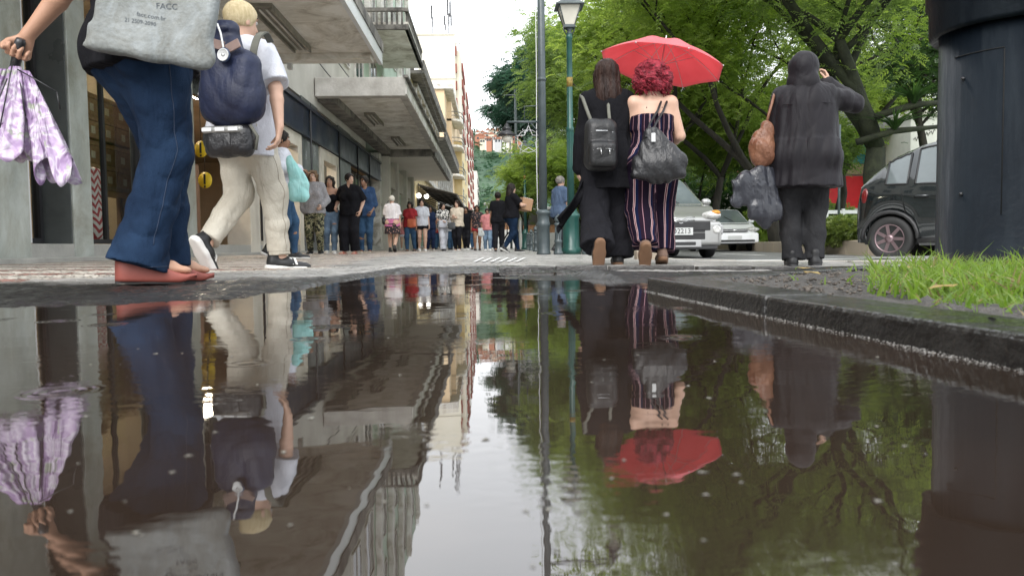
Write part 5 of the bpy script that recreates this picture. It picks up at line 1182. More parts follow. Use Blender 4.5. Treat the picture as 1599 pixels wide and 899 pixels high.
car((x+1.38*math.cos(hd)+.80, y+1.38*math.sin(hd)+.55, RZ), hd, 'dark green-grey hatchback turning, seen from its side beside the steel column', darkp, 3.8, 1.70, 1.70, 1.0, .97, 1.0, (.30, -.72), 1.25, .30, (1.24, -1.38), cp=-1.12, curve=[(0, .80), (.04, 1.02), (.22, 1.20), (.50, 1.43), (.85, 1.58), (1.2, 1.66), (1.6, 1.70)], trim=plast, front='b', rim=rimm)
# visor strip over side windows is part of the hatchback's look: handled by its door_frame parts
# ------------------------------------------------------------------ people
def skinm(name, c): return mat(name, c, .5, var=.06, vs=9, bump=.06, bs=120, spec=.4)
skinA = skinm('skin_tan', (.42, .235, .155)); skinB = skinm('skin_fair', (.54, .34, .25)); skinC = skinm('skin_brown', (.24, .125, .075))
def wrinkle(m, sc=7., dist=.0065, st=(1, 1, .42)):
    "fine sharp creases added to a cloth's surface"
    t = m.node_tree; b = t.nodes['Principled BSDF']; mpw = nn(t, 'ShaderNodeMapping'); mpw.inputs['Scale'].default_value = st; mpw.inputs['Rotation'].default_value = (.3, .35, .2)
    t.links.new(t.nodes.new('ShaderNodeTexCoord').outputs['Object'], mpw.inputs[0]); n = nn(t, 'ShaderNodeTexNoise', Scale=sc, Detail=3., Roughness=.5, Distortion=1.1); t.links.new(mpw.outputs[0], n.inputs['Vector'])
    h = ramp(t, n.outputs['Fac'], [(.30, 0.), (.44, .75), (.50, 1.), (.56, .75), (.70, 0.)]); w = nn(t, 'ShaderNodeBump', Strength=.85, Distance=dist); t.links.new(h, w.inputs['Height'])
    l = b.inputs['Normal'].links
    if l: t.links.new(l[0].from_socket, w.inputs['Normal'])
    t.links.new(w.outputs[0], b.inputs['Normal']); return m
def cloth(name, c, rough=.92, c2=None, vs=6, bump=.25, bs=90, **k):
    if name in _M: return _M[name]
    return wrinkle(mat(name, c, rough, var=.13, vs=vs, bump=bump, bs=bs, col2=c2, spec=.08, **k))
def hairm(name, c, c2): return mat(name, c, .5, col2=c2, vs=22, bump=.8, bs=80, stretch=(1, 1, .10), spec=.22)
h_black = hairm('hair_black', (.010, .008, .007), (.03, .022, .018)); h_brown = hairm('hair_brown', (.012, .006, .005), (.04, .02, .014)); h_blond = mat('hair_bleached', (.46, .36, .19), .7, col2=(.68, .57, .36), vs=45, bump=.5, bs=260, stretch=(1, 1, .3))
h_red = mat('hair_red', (.10, .004, .012), .55, col2=(.40, .020, .045), vs=30, bump=1, bs=90); h_dyed = hairm('hair_ombre', (.06, .03, .018), (.24, .15, .08)); h_white = hairm('hair_white', (.5, .46, .38), (.72, .68, .6))
def v(*a): return np.array(a, float)
def unit(a): a = np.asarray(a, float); return a/(np.linalg.norm(a)+1e-9)
def ik(a, c, l1, l2, hint):
    d = c-a; L_ = np.linalg.norm(d); mx_ = (l1+l2)*.999
    if L_ > mx_: c = a+d/L_*mx_; d = c-a; L_ = mx_
    w = d/L_; x = (l1*l1-l2*l2+L_*L_)/(2*L_); h = math.sqrt(max(0, l1*l1-x*x)); hh = np.asarray(hint, float); hh = unit(hh-w*hh.dot(w)); return a+w*x+hh*h, c
class Person:
    """local frame: +y is where the person faces, x right, z up; origin on the ground"""
    def __init__(s, px, D, H, face, label, skin=skinA, sex='f', w=1., feet=None, hands=None, lean=(0, 0), head=(0, 0, 0), vox=.012, hint=None, dz=0., curl=(.5, .5), pos=None, group=None, name='person', hipz=None, palms=None):
        x, y = pos if pos else G(px, D)
        s.z0 = gzf(x, y)+dz if not (x > 2.3 and y > 9) else RZ
        s.root = empty(name, (x, y, s.z0), R(-face), label, 'person', group); s.H = H; s.w = w; s.vox = vox; s.sex = sex; s.skin = skin; s.curl = curl
        k = H
        feet = feet or [(-.10, 0, 0, 0, 0), (.10, .02, 0, 0, 0)]          # x, y, heel lift, pitch (deg), yaw (deg)
        s.feet = feet; hz = hipz or .525
        zdrop = 0
        hip = v(0, 0, hz*k-zdrop); lx, ly = lean
        s.hip = hip; s.hips = [hip+v(-.054*k*w**.5, 0, -.005*k), hip+v(.054*k*w**.5, 0, -.005*k)]
        s.knee = []; s.ankle = []
        for i in (0, 1):
            fx, fy, lf, pt, yw = feet[i]; a = v(fx, fy-.02, .045*k+lf); kn, a = ik(s.hips[i], a, .243*k, .243*k, (math.sin(R(yw))*.5, 1, .12)); s.knee.append(kn); s.ankle.append(a)
        up = unit(v(lx, ly, 1)); s.up = up
        s.chest = hip+up*.20*k; s.neck = hip+up*.30*k; sw = (.088 if sex == 'f' else .102)*k*w**.4
        s.sh = [hip+up*.283*k+v(-sw, 0, 0), hip+up*.283*k+v(sw, 0, 0)]
        hy, hp, hr = (R(a) for a in head)
        s.hM = Matrix.Rotation(-hy, 3, 'Z') @ Matrix.Rotation(-hp, 3, 'X') @ Matrix.Rotation(hr, 3, 'Y')
        s.hd = s.neck+up*.055*k+np.array(s.hM @ Vector((0, .008*k, .045*k)))
        hands = hands or [None, None]; hint = hint or [None, None]; s.elbow = []; s.wrist = []
        for i in (0, 1):
            sg = -1 if i == 0 else 1
            t_ = v(*hands[i]) if hands[i] is not None else s.sh[i]+v(sg*.045*k, .01*k+.02, -.325*k)
            e, wr_ = ik(s.sh[i], t_, .172*k, .155*k, hint[i] if hint[i] is not None else (sg*.5, -1, -.1)); s.elbow.append(e); s.wrist.append(wr_)
        s.palms = palms or [None, None]
    def hp(s, x, y, z): return s.hd+np.array(s.hM @ Vector((x, y, z)))*s.H/1.65
    def torso(s, Q, g=0., zlow=.5, kk=.03):
        k, w = s.H, s.w; up = s.up; h = s.hip
        P = lambda t: h+up*t*k
        f = s.sex == 'f'
        Q.seg(P(-.02), P(.03), (.094 if f else .085)*k*w+g, (.088 if f else .083)*k*w+g, .72, k=kk)
        Q.seg(P(.04), P(.12), (.076 if f else .082)*k*w+g, (.074 if f else .085)*k*w+g, .72, k=kk*1.6)
        Q.seg(P(.12), P(.215), (.078 if f else .088)*k*w+g, (.086 if f else .100)*k*w**.8+g, .66, k=kk*1.6)
        Q.seg(P(.215), P(.26), (.086 if f else .10)*k*w**.8+g, (.070 if f else .082)*k+g, .60, k=kk)
        Q.seg(s.sh[0], s.sh[1], .033*k+g*.8, .033*k+g*.8, k=kk*1.3)
        Q.seg(P(.275), P(.315), .055*k+g, .032*k+g, .9, k=kk)
        if f:
            for sg in (-1, 1): Q.ell(P(.19)+v(sg*.045*k*w, .055*k*w, 0), (.040*k+g, .038*k+g, .042*k+g), .03)
        for i in (0, 1): Q.ell(s.hips[i]+v(0, -.035*k*w, 0), (.060*k*w+g, .055*k*w+g, .065*k+g), .04)
    def leg(s, Q, i, r, kk=.03, g=0.):
        k = s.H
        Q.seg(s.hips[i], s.knee[i], r[0]*k+g, r[1]*k+g, k=kk)
        m = s.knee[i]*.65+s.ankle[i]*.35
        Q.seg(s.knee[i], m, r[1]*k+g, r[2]*k+g, k=kk); Q.seg(m, s.ankle[i], r[2]*k+g, r[3]*k+g, k=kk)
    def hand(s, Q, i):
        k = s.H/1.65; sg = -1 if i == 0 else 1; wr_ = s.wrist[i]; d = unit(wr_-s.elbow[i]); pal = s.palms[i]
        if isinstance(pal, dict): d = unit(pal.get('dir', d)); n = unit(pal['n']); th = unit(pal['thumb'])
        else: n = unit(v(-sg, .15, 0) if abs(d[2]) > .5 else v(0, 0, -1)); th = None
        n = unit(n-d*n.dot(d)); u = np.cross(d, n)              # u across the palm
        if th is None: th = u*(1 if u[1] > 0 else -1)
        else: th = unit(th-d*th.dot(d)-n*th.dot(n))
        u = th; fine = s.vox < .009
        Q.seg(wr_-d*.01*k, wr_+d*.03*k, .023*k, .026*k, .72, u, .012)
        for q in (-1.5, -.5, .5, 1.5): Q.seg(wr_+d*.02*k+u*q*.010*k, wr_+d*.078*k+u*q*.0195*k, .015*k, .0125*k, .95, u, .010)
        cu = s.curl[i]; L_ = (.062, .074, .070, .055)
        for q in range(4):
            o = wr_+d*.080*k+u*(1.5-q)*.0195*k; a = 0; p = o
            for j, fr in enumerate((.46, .30, .24)):
                a += cu*(1.25, 1.35, .9)[j]; dd = d*math.cos(a)+n*math.sin(a)+u*(1.5-q)*.05
                p2 = p+unit(dd)*L_[q]*fr*1.28*k; r0 = (.0098, .0088, .0080)[j]*k; Q.seg(p, p2, r0, r0*.92, k=.0035 if fine else .006); p = p2
        o = wr_+d*.022*k+u*.022*k; p1 = o+unit(u*.75+d*.7+n*.35)*.038*k; p2 = p1+unit(d*.9+u*.25+n*(.35+cu*.7))*.032*k; p3 = p2+unit(d*.7+n*(.3+cu*.9)-u*cu*.5)*.026*k
        Q.seg(o, p1, .0145*k, .0125*k, k=.008); Q.seg(p1, p2, .0115*k, .0105*k, k=.004); Q.seg(p2, p3, .0102*k, .009*k, k=.004)
    def body(s):
        k, w = s.H, s.w; Q = SDF(); s.torso(Q, 0.)
        for i in (0, 1):
            s.leg(Q, i, (.058*w, .036*w**.6, .034*w**.6, .0215))
            Q.seg(s.sh[i], s.elbow[i], .0295*k*w**.5, .024*k*w**.5, k=.03); m = s.elbow[i]*.7+s.wrist[i]*.3
            Q.seg(s.elbow[i], m, .0235*k, .0240*k*w**.3, k=.02); Q.seg(m, s.wrist[i], .0240*k*w**.3, .0158*k, k=.012); s.hand(Q, i)
            # foot
            fx, fy, lf, pt, yw = s.feet[i]; T = Matrix.Rotation(R(-yw), 3, 'Z') @ Matrix.Rotation(R(-pt), 3, 'X'); A = s.ankle[i]; g = lambda x, y, z: A+np.array(T @ Vector((x, y, z)))*k/1.65
            Q.seg(g(0, -.03, -.035), g(0, .02, -.02), .034*k/1.65, .034*k/1.65, k=.02); Q.seg(g(0, .0, -.035), g(0, .11, -.050), .034*k/1.65, .026*k/1.65, 1, k=.02)
            Q.seg(g(.0, .11, -.055), g(0, .155, -.06), .034*k/1.65, .028*k/1.65, .55, np.array(T @ Vector((1, 0, 0))), .015)
        q = k/1.65; hp = s.hp; M = s.hM
        Q.seg(s.neck-s.up*.02*k, hp(0, -.012, -.05), .034*k*w**.3, .031*k*w**.3, k=.02)
        Q.ell(hp(0, -.012, .028), (.073*q, .090*q, .082*q), .02, M=M); Q.ell(hp(0, .022, -.030), (.056*q, .062*q, .075*q), .025, M=M)
        Q.ell(hp(0, .055, -.088), (.024*q, .022*q, .018*q), .02, M=M); Q.ell(hp(0, .080, -.018), (.012*q, .017*q, .026*q), .012, M=M); Q.ell(hp(0, .096, -.030), (.013*q, .012*q, .010*q), .01, M=M)
        Q.ell(hp(0, .079, -.060), (.022*q, .010*q, .008*q), .008, M=M)
        for sg in (-1, 1):
            Q.ell(hp(sg*.030, .088, .008), (.016*q, .012*q, .010*q), .012, op='s', M=M); Q.ell(hp(sg*.074, -.008, -.010), (.010*q, .018*q, .030*q), .008, M=M)
            Q.ell(hp(sg*.030, .076, .030), (.024*q, .010*q, .006*q), .012, M=M)
        b_ = Q.mesh('body', s.skin, s.root, s.vox); 
        mb = MB()
        for sg in (-1, 1): 
            e = MB(); e.ball(tuple(hp(sg*.029, .071, .008)), .0125*q, 8); e.build('eye', mat('eye_white', (.5, .48, .46), .2), s.root); e = MB(); e.ball(tuple(hp(sg*.029, .0795, .008)), .0065*q, 8); e.build('iris', mat('eye_dark', (.02, .012, .008), .1), s.root)
            e = MB(); e.tube([tuple(hp(sg*.014, .087, .034)), tuple(hp(sg*.032, .084, .040)), tuple(hp(sg*.050, .072, .033))], .0035*q, 5); e.build('eyebrow', h_brown, s.root)
        e = MB(); e.ball(tuple(hp(0, .086, -.060)), (.021*q, .006*q, .006*q), 8); e.build('mouth', mat('lip', (.32, .10, .085), .5), s.root)
        return s
    def top(s, m, sleeve=.5, g=.012, hem=-.03, loose=.0, fold=.006, name='shirt', cuff=.012, seed=1, fq=(15, 15, 9), neck=.30, strap=False, vneck=False, hemr=None, slv_g=None):
        k, w = s.H, s.w; Q = SDF(); f = s.sex == 'f'
        if strap:
            P = lambda t: s.hip+s.up*t*k; gg = g
            Q.seg(P(hem), P(.05), .09*k*w+gg, .080*k*w+gg, .74, k=.04); Q.seg(P(.05), P(.15), .078*k*w+gg, .080*k*w+gg, .74, k=.04); Q.seg(P(.15), P(.215), .080*k*w+gg, .086*k*w+gg, .66, k=.04, cap=True)
            for sg in (-1, 1): Q.ell(P(.19)+v(sg*.045*k*w, .055*k*w, 0), (.040*k+gg, .038*k+gg, .042*k+gg), .03)
        else:
            s.torso(Q, g)
            if loose: Q.seg(s.hip+s.up*.22*k, s.hip+s.up*.02*k, .088*k*w+g+loose*.3, .094*k*w+g+loose, .80, k=.06)
        hb = s.hip+s.up*(hem*k); hr_ = hemr or ((.100 if f else .096)*k*w+g+loose+.008)
        if hem < 0: Q.seg(s.hip+s.up*.06*k, hb, (.088*k*w+g+loose*.8), hr_, .84, k=.04, cap=True)
        Q.box(hb+v(0, 0, -.3), (1.2, 1.2, .6), 0.01, .008, 's')
        sg_ = slv_g if slv_g is not None else g+.006
        if not strap and sleeve > 0:
            for i in (0, 1):
                if sleeve <= 1: e = s.sh[i]+(s.elbow[i]-s.sh[i])*sleeve; Q.seg(s.sh[i], e, .032*k*w**.5+sg_, .028*k*w**.5+sg_+cuff, k=.03, cap=True)
                else:
                    Q.seg(s.sh[i], s.elbow[i], .031*k*w**.5+sg_, .027*k+sg_, k=.03); e = s.elbow[i]+(s.wrist[i]-s.elbow[i])*min(1, sleeve-1); Q.seg(s.elbow[i], e, .026*k+sg_, .017*k+sg_+cuff, k=.02, cap=False)
        Q.seg(s.neck+s.up*.018*k, s.neck+s.up*.09*k+v(0, .01, 0), .040*k, .06*k, k=.008, op='s')
        if vneck: Q.seg(s.neck+v(0, .07*k, .02*k), s.neck+v(0, .085*k, -.055*k), .035*k, .008*k, k=.008, op='s')
        s.last = Q; return Q.mesh(name, m, s.root, s.vox, folds(seed, fold, fq))
    def pants(s, m, r=(.064, .048, .046, .042), hemz=None, g=.012, fold=.006, name='trousers', seed=2, fq=(13, 13, 10), waist=.02, frac=1., hem_flare=None):
        k, w = s.H, s.w; Q = SDF(); P = lambda t: s.hip+s.up*t*k
        Q.seg(P(-.02), P(waist), .094*k*w+g*.7, .084*k*w+g*.3, .74, k=.04, cap=False)
        Q.box(P(waist)+v(0, 0, .3), (1, 1, .6), .01, .008, 's')
        for i in (0, 1):
            Q.ell(s.hips[i]+v(0, -.032*k*w, -.01*k), (.060*k*w+g*.5, .055*k*w+g*.5, .065*k+g*.5), .04)
            a = s.ankle[i]+(s.knee[i]-s.ankle[i])*.0; hipj = s.hips[i]
            if frac >= 1:
                e = a+(s.knee[i]-a)*(hemz or .0)
                Q.seg(hipj, s.knee[i], r[0]*k*w+g*.5, r[1]*k+g*.5, k=.05); m_ = (s.knee[i]+e)/2; Q.seg(s.knee[i], m_, r[1]*k+g*.5, r[2]*k, k=.04); Q.seg(m_, e-unit(s.knee[i]-a)*.01, r[2]*k, r[3]*k, .9 if r[3] < .06 else .85, k=.03, cap=True)
            else: e = hipj+(s.knee[i]-hipj)*frac*1.0; Q.seg(hipj, e, r[0]*k*w+g*.5, (r[0]*.5+r[1]*.5)*k*w+g+.01, k=.05, cap=True)
        return Q.mesh(name, m, s.root, s.vox, folds(seed, fold, fq))
    def skirt(s, m, length=.25, flare=.03, g=.014, name='skirt', seed=3, waist=.04):
        k, w = s.H, s.w; Q = SDF(); Q.seg(s.hip+s.up*waist*k, s.hip+v(0, 0, -.03*k), .082*k*w+g, .098*k*w+g, .82, k=.03); Q.seg(s.hip+v(0, 0, -.02*k), s.hip+v(0, .01, -length*k), .098*k*w+g, .10*k*w+g+flare, .85, k=.03, cap=True)
        return Q.mesh(name, m, s.root, s.vox, folds(seed, .008, (22, 22, 2)))
    def shoe(s, i, kind, m, sole=None, lace=None):
        fx, fy, lf, pt, yw = s.feet[i]; k = s.H/1.65; T = Matrix.Rotation(R(-yw), 3, 'Z') @ Matrix.Rotation(R(-pt), 3, 'X'); A = s.ankle[i]
        g = lambda x, y, z: A+np.array(T @ Vector((x, y, z)))*k; sx = np.array(T @ Vector((1, 0, 0))); vx = min(s.vox, .009)
        b0 = .075 if kind == 'sneaker' else .074
        if kind in ('sneaker', 'shoe', 'boot'):
            Q = SDF(); Q.seg(g(0, -.035, -.045), g(0, .05, -.045), .043*k, .046*k, 1, sx, .03); Q.seg(g(0, .05, -.05), g(0, .16, -.062), .050*k, .044*k, .62, sx, .03); Q.seg(g(0, -.03, -.02), g(0, -.03, .03 if kind != 'boot' else .10), .040*k, .042*k, k=.02)
            Q.box(g(0, .05, -.185), (.3, .5, .2), 0, .006, 's', M=T)
            sh = Q.mesh('shoe', m, s.root, vx)
            Q = SDF(); Q.seg(g(0, -.045, -.072), g(0, .04, -.074), .044*k, .046*k, .9, sx, .02); Q.seg(g(0, .04, -.074), g(0, .155, -.074), .050*k, .046*k, .9, sx, .02)
            Q.box(g(0, .05, -.22), (.4, .6, .25*k), 0, .004, 's', M=T); Q.box(g(0, .05, .068), (.4, .6, .25*k), 0, .004, 's', M=T)
            Q.mesh('sole', sole or m, sh, vx)
            if lace:
                for sg in (-1, 1):
                    for q in range(3):
                        mb = MB(); y0 = .015+q*.026; mb.add([tuple(g(sg*.052, y0+.03, -.050)), tuple(g(sg*.052, y0+.043, -.050)), tuple(g(sg*.030, y0+.030, -.008)), tuple(g(sg*.030, y0+.017, -.008)), tuple(g(sg*.044, y0+.03, -.052)), tuple(g(sg*.044, y0+.043, -.052)), tuple(g(sg*.024, y0+.030, -.012)), tuple(g(sg*.024, y0+.017, -.012))], [(0, 1, 2, 3), (7, 6, 5, 4), (0, 4, 5, 1), (1, 5, 6, 2), (2, 6, 7, 3), (3, 7, 4, 0)]); mb.build('stripe', lace, sh)
            return sh
        if kind == 'clog':
            n = 16; Vv = []; Ff = []                               # tall wedge sole, open toe
            for j in range(n+1):
                t_ = j/n; y_ = -.085+t_*.285; hw = .040+.010*math.sin(min(1, t_*1.25)*math.pi*.5+.2)*(1 if t_ < .8 else 1)
                hw *= math.sqrt(max(.02, 1-max(0, (t_-.80)/.2)**2.2))*math.sqrt(max(.02, 1-max(0, (.14-t_)/.14)**2.4)); zt = -.030-.046*sm(.35, .9, t_)+.004*sm(.9, 1, t_); zb = -.106+.014*sm(.8, 1, t_)
                for xx, zz in ((-hw*.93, zb), (hw*.93, zb), (hw*1.0, zb+.012), (hw*1.0, zt-.010), (hw*.9, zt), (-hw*.9, zt), (-hw*1.0, zt-.010), (-hw*1.0, zb+.012)): Vv.append(tuple(g(xx, y_, zz)))
            for j in range(n):
                for q in range(8): Ff.append((j*8+q, j*8+(q+1) % 8, (j+1)*8+(q+1) % 8, (j+1)*8+q))
            Ff += [tuple(range(8))[::-1], tuple(n*8+q for q in range(8))]
            sh = mesh_obj('clog', Vv, [f[::-1] for f in Ff], m, s.root, True)
            bmx = bmesh.new(); bmx.from_mesh(sh.data); bmesh.ops.recalc_face_normals(bmx, faces=bmx.faces); bmx.to_mesh(sh.data); bmx.free()
            Q = SDF(); Q.seg(g(0, .02, -.045), g(0, .095, -.058), .050*k, .050*k, .80, sx, .02, cap=True); Q.box(g(0, .05, -.2), (.3, .5, .25), 0, .004, 's', M=T); Q.mesh('strap', m, sh, vx)
            mb = MB(); mb.add([tuple(g(x_, y_, z_)) for z_ in (-.1125, -.1055) for x_, y_ in ((-.032, -.080), (.032, -.080), (.046, .05), (.042, .16), (0, .197), (-.042, .16), (-.046, .05))], [tuple(range(7))[::-1], tuple(range(7, 14))]+[(j, (j+1) % 7, 7+(j+1) % 7, 7+j) for j in range(7)]); mb.build('outsole', rubber, sh); return sh
        if kind == 'flat':
            Q = SDF(); Q.seg(g(0, -.035, -.055), g(0, .15, -.062), .040*k, .042*k, .7, sx, .03); Q.box(g(0, .05, -.185), (.3, .5, .2), 0, .006, 's', M=T); Q.box(g(0, .03, .06), (.3, .16, .2), 0, .006, 's', M=T); return Q.mesh('shoe', m, s.root, vx)
        if kind == 'sandal':
            Q = SDF(); Q.seg(g(0, -.045, -.074), g(0, .155, -.074), .042*k, .046*k, .9, sx, .02); Q.box(g(0, .05, -.22), (.4, .6, .25*k), 0, .004, 's', M=T); Q.box(g(0, .05, .062), (.4, .6, .25*k), 0, .004, 's', M=T); Q.seg(g(0, .07, -.05), g(0, .10, -.055), .040*k, .040*k, .8, sx, .01, cap=True); return Q.mesh('sandal', m, s.root, vx)
    def shoes(s, *a, **k): s.shoe(0, *a, **k); s.shoe(1, *a, **k)
    def hair(s, m, kind='long', length=.30, vol=1., seed=4, name='hair'):
        q = s.H/1.65; hp = s.hp; M = s.hM; Q = SDF(); gr = .013*vol
        def strands(x, y, z):
            a = np.arctan2(x-s.hd[0], y-s.hd[1]); return .0032*np.sin(a*34+3*np.sin(z*22))+.003*np.sin(a*13+z*9)
        d = strands
        Q.ell(hp(0, -.018, .034), (.078*q+gr, .096*q+gr, .086*q+gr), .02, M=M)
        face = lambda: (Q.ell(hp(0, .085, -.030), (.062*q, .060*q, .095*q), .015, op='s', M=M), Q.box(hp(0, .06, -.16), (.14*q, .14*q, .16*q), .02, .02, 's', M=M))
        if kind == 'short': Q.ell(hp(0, .10, -.03), (.09*q, .075*q, .085*q), .012, op='s', M=M); Q.box(hp(0, 0, -.14), (.4, .4, .20*q), .02, .012, 's', M=M); d = lambda x, y, z: .0010*np.sin(x*160+np.sin(y*120)*2)*np.sin(z*150+y*130)
        elif kind == 'bun': face(); Q.box(hp(0, 0, -.16), (.4, .4, .20*q), .02, .02, 's', M=M); Q.ell(hp(0, -.115, .03), (.038*q, .036*q, .036*q), .015, M=M)
        elif kind in ('long', 'wavy'):
            face()
            e = length*q; Q.seg(hp(0, -.055, .02), s.hd+v(0, -.085*q, -e*.55), .075*q+gr, .078*q+gr, .62, k=.03); Q.seg(s.hd+v(0, -.085*q, -e*.5), s.hd+v(0, -.09*q, -e), .078*q+gr, .05*q+gr, .5, k=.03)
            for sg in (-1, 1): Q.seg(hp(sg*.070, -.02, .0), s.hd+v(sg*.080*q, -.02*q, -e*.75), .024*q+gr, .022*q, k=.025)
            if kind == 'wavy': d = lambda x, y, z: strands(x, y, z)+.007*np.sin(z*55+x*40)
        elif kind == 'curly':
            for j in range(90):
                rg = random.Random(seed*100+j); a = rg.uniform(0, 6.28); el = rg.uniform(-.75, 1.5); dv = v(math.cos(a)*math.cos(el), math.sin(a)*math.cos(el), math.sin(el))
                if dv[1] > .45 and dv[2] < .35: continue
                Q.ell(hp(dv[0]*.135, dv[1]*.13-.02, dv[2]*.125+.0), (.038*q, .038*q, .034*q), .010)
            Q.ell(hp(0, -.02, .0), (.125*q, .115*q, .12*q), .02); face(); d = lambda x, y, z: .0045*np.sin(x*190+2*np.sin(z*150))*np.sin(y*170+2*np.sin(x*140))+.003*np.sin(z*230)
        ob = Q.mesh(name, m, s.root, min(s.vox, .010), d)
        if kind == 'curly':
            rg = random.Random(seed); mb = MB()
            for j in range(420):
                a = rg.uniform(0, 6.28); el = rg.uniform(-.85, 1.5); dv = v(math.cos(a)*math.cos(el), math.sin(a)*math.cos(el), math.sin(el))
                if dv[1] > .5 and dv[2] < .3: continue
                c = hp(dv[0]*.150, dv[1]*.14-.02, dv[2]*.140+.0); t1 = unit(np.cross(dv, v(.3, .2, 1))); t2 = np.cross(dv, t1); r_ = rg.uniform(.010, .02)*q; ph = rg.uniform(0, 6.28); n_ = 9; dr = v(rg.uniform(-.3, .3), rg.uniform(-.3, .3), -1)*.016
                mb.tube([tuple(c+t1*r_*math.cos(ph+b*.9)+dv*r_*math.sin(ph+b*.9)+dr*b*.4) for b in range(n_)], [.0035*q]*(n_-1)+[.001], 4)
            mb.build('curls', m, ob)
        return ob
    def world(s, p):
        a = -s.root.rotation_euler.z*-1; c_, s_ = math.cos(s.root.rotation_euler.z), math.sin(s.root.rotation_euler.z); return Vector((s.root.location.x+p[0]*c_-p[1]*s_, s.root.location.y+p[0]*s_+p[1]*c_, s.z0+p[2]))
def carried(name, P, label, cat):
    "a carried thing: its own top-level Empty sharing the bearer's frame"
    o = empty(name, tuple(P.root.location), P.root.rotation_euler.z, label, cat); return o
def bag_sdf(c, d, rd, seed=1, amp=.006, taper=0, M=None, h=.01, name='bag', m=None, par=None, flat_top=True, extra=None):
    Q = SDF(); Q.box(c, d, rd, .02, M=M)
    if extra: extra(Q)
    return Q.mesh(name, m, par, h, folds(seed, amp, (13, 13, 11)))
# ------------------------------------------------------------------ the people of the photograph
denim = wrinkle(mat('dark_denim', (.0035, .008, .021), .92, col2=(.017, .036, .074), vs=2.6, bump=.35, bs=260, spec=.1), 6., .007)
denim_l = cloth('light_denim', (.09, .14, .21), c2=(.20, .28, .37), vs=7); denim_m = cloth('mid_denim', (.022, .05, .10), c2=(.05, .10, .17), vs=7)
blackc = cloth('black_cloth', (.010, .010, .012)); blackt = cloth('black_trousers', (.014, .014, .017)); whitec = cloth('white_cotton', (.56, .57, .62)); beigec = cloth('beige_cotton', (.42, .385, .32), c2=(.52, .49, .42), vs=3)
leather_b = mat('black_leather', (.012, .012, .014), .38, var=.3, vs=8, bump=.25, bs=70); leather_br = mat('brown_leather', (.14, .055, .03), .42, col2=(.24, .11, .06), vs=8, bump=.3, bs=50)
shoe_b = mat('black_shoe', (.012, .012, .013), .5, var=.3); sole_w = mat('white_rubber', (.68, .67, .64), .6, var=.08, vs=12); sole_br = mat('brown_sole', (.16, .085, .045), .7, var=.25); webbing = mat('grey_webbing', (.12, .12, .10), .8, var=.2)
# 1 --- woman in flared jeans, nearest
P1 = Person(237, 3.12, 1.70, 42, 'person in dark flared jeans and coral clogs, nearest on the pavement, walking away', skinA, 'f', 1.12,
    feet=[(-.065, .10, .0, 4, 24), (.085, -.06, 0, 2, 32)], hands=[(-.44, -.32, .90), (.10, .20, 1.30)], hint=[(-.4, -1, .2), (1, -.2, -1)], vox=.0065, dz=.045, curl=(1.05, .5),
    palms=[dict(dir=(-.28, -.25, -.8), n=(.75, -.55, -.25), thumb=(.35, -.35, .75)), None]).body()
P1.top(blackc, .85, .020, -.055, .016, .008, name='shirt', seed=11)
P1.pants(denim, (.066, .046, .052, .076), hemz=-.09, g=.014, fold=.007, name='jeans', seed=12, fq=(13, 13, 19))
coral = mat('coral_foam', (.21, .05, .036), .6, col2=(.27, .07, .052), vs=8); P1.shoes('clog', coral)
P1.hair(h_brown, 'long', .28, seed=3)
# 2 --- bleached hair, white tee
P2 = Person(388, 5.2, 1.77, 28, 'person with bleached hair, white t-shirt and loose beige trousers, walking away', skinB, 'm', 1.03,
    feet=[(-.06, -.26, .10, 58, 0), (.15, .16, 0, 3, 38)], hands=[(-.24, .16, .92), (.39, -.08, .90)], hint=[None, (1, .3, -.1)], head=(14, 4, 0), vox=.0085, curl=(.5, .38),
    palms=[None, dict(dir=(-.12, -.05, -1), n=(-.75, -.5, .1), thumb=(-.5, .8, .2))]).body()
P2.top(whitec, .92, .018, -.105, .022, .008, fq=(20, 20, 6), name='tshirt', cuff=.022, seed=21, slv_g=.026)
P2.pants(beigec, (.060, .045, .041, .043), hemz=.05, g=.016, fold=.008, fq=(13, 13, 15), name='trousers', seed=22)
P2.shoes('sneaker', shoe_b, sole_w, sole_w); P2.hair(h_blond, 'short', seed=5)
# 3 --- pair under the umbrella
P3 = Person(950, 6.2, 1.62, 0, 'person in a long black coat with dark straight hair, left one under the red umbrella', skinB, 'f', .98,
    feet=[(-.125, -.30, .085, 68, -4), (.09, .08, .0, 0, 6)], hands=[None, (.20, .28, 1.13)], vox=.0095, head=(6, 0, 0)).body()
P3.top(blackc, 2.0, .020, -.10, .014, .011, name='shirt', seed=31)
P3.skirt(blackc, .15, .05, .02, name='coat_skirt', seed=33, waist=.08)
P3.pants(blackt, (.068, .062, .070, .078), hemz=-.02, g=.018, fold=.009, seed=32); P3.shoes('shoe', shoe_b, sole_br); P3.hair(h_brown, 'long', .30, 1.1, seed=6)
mb = MB(); q_ = []
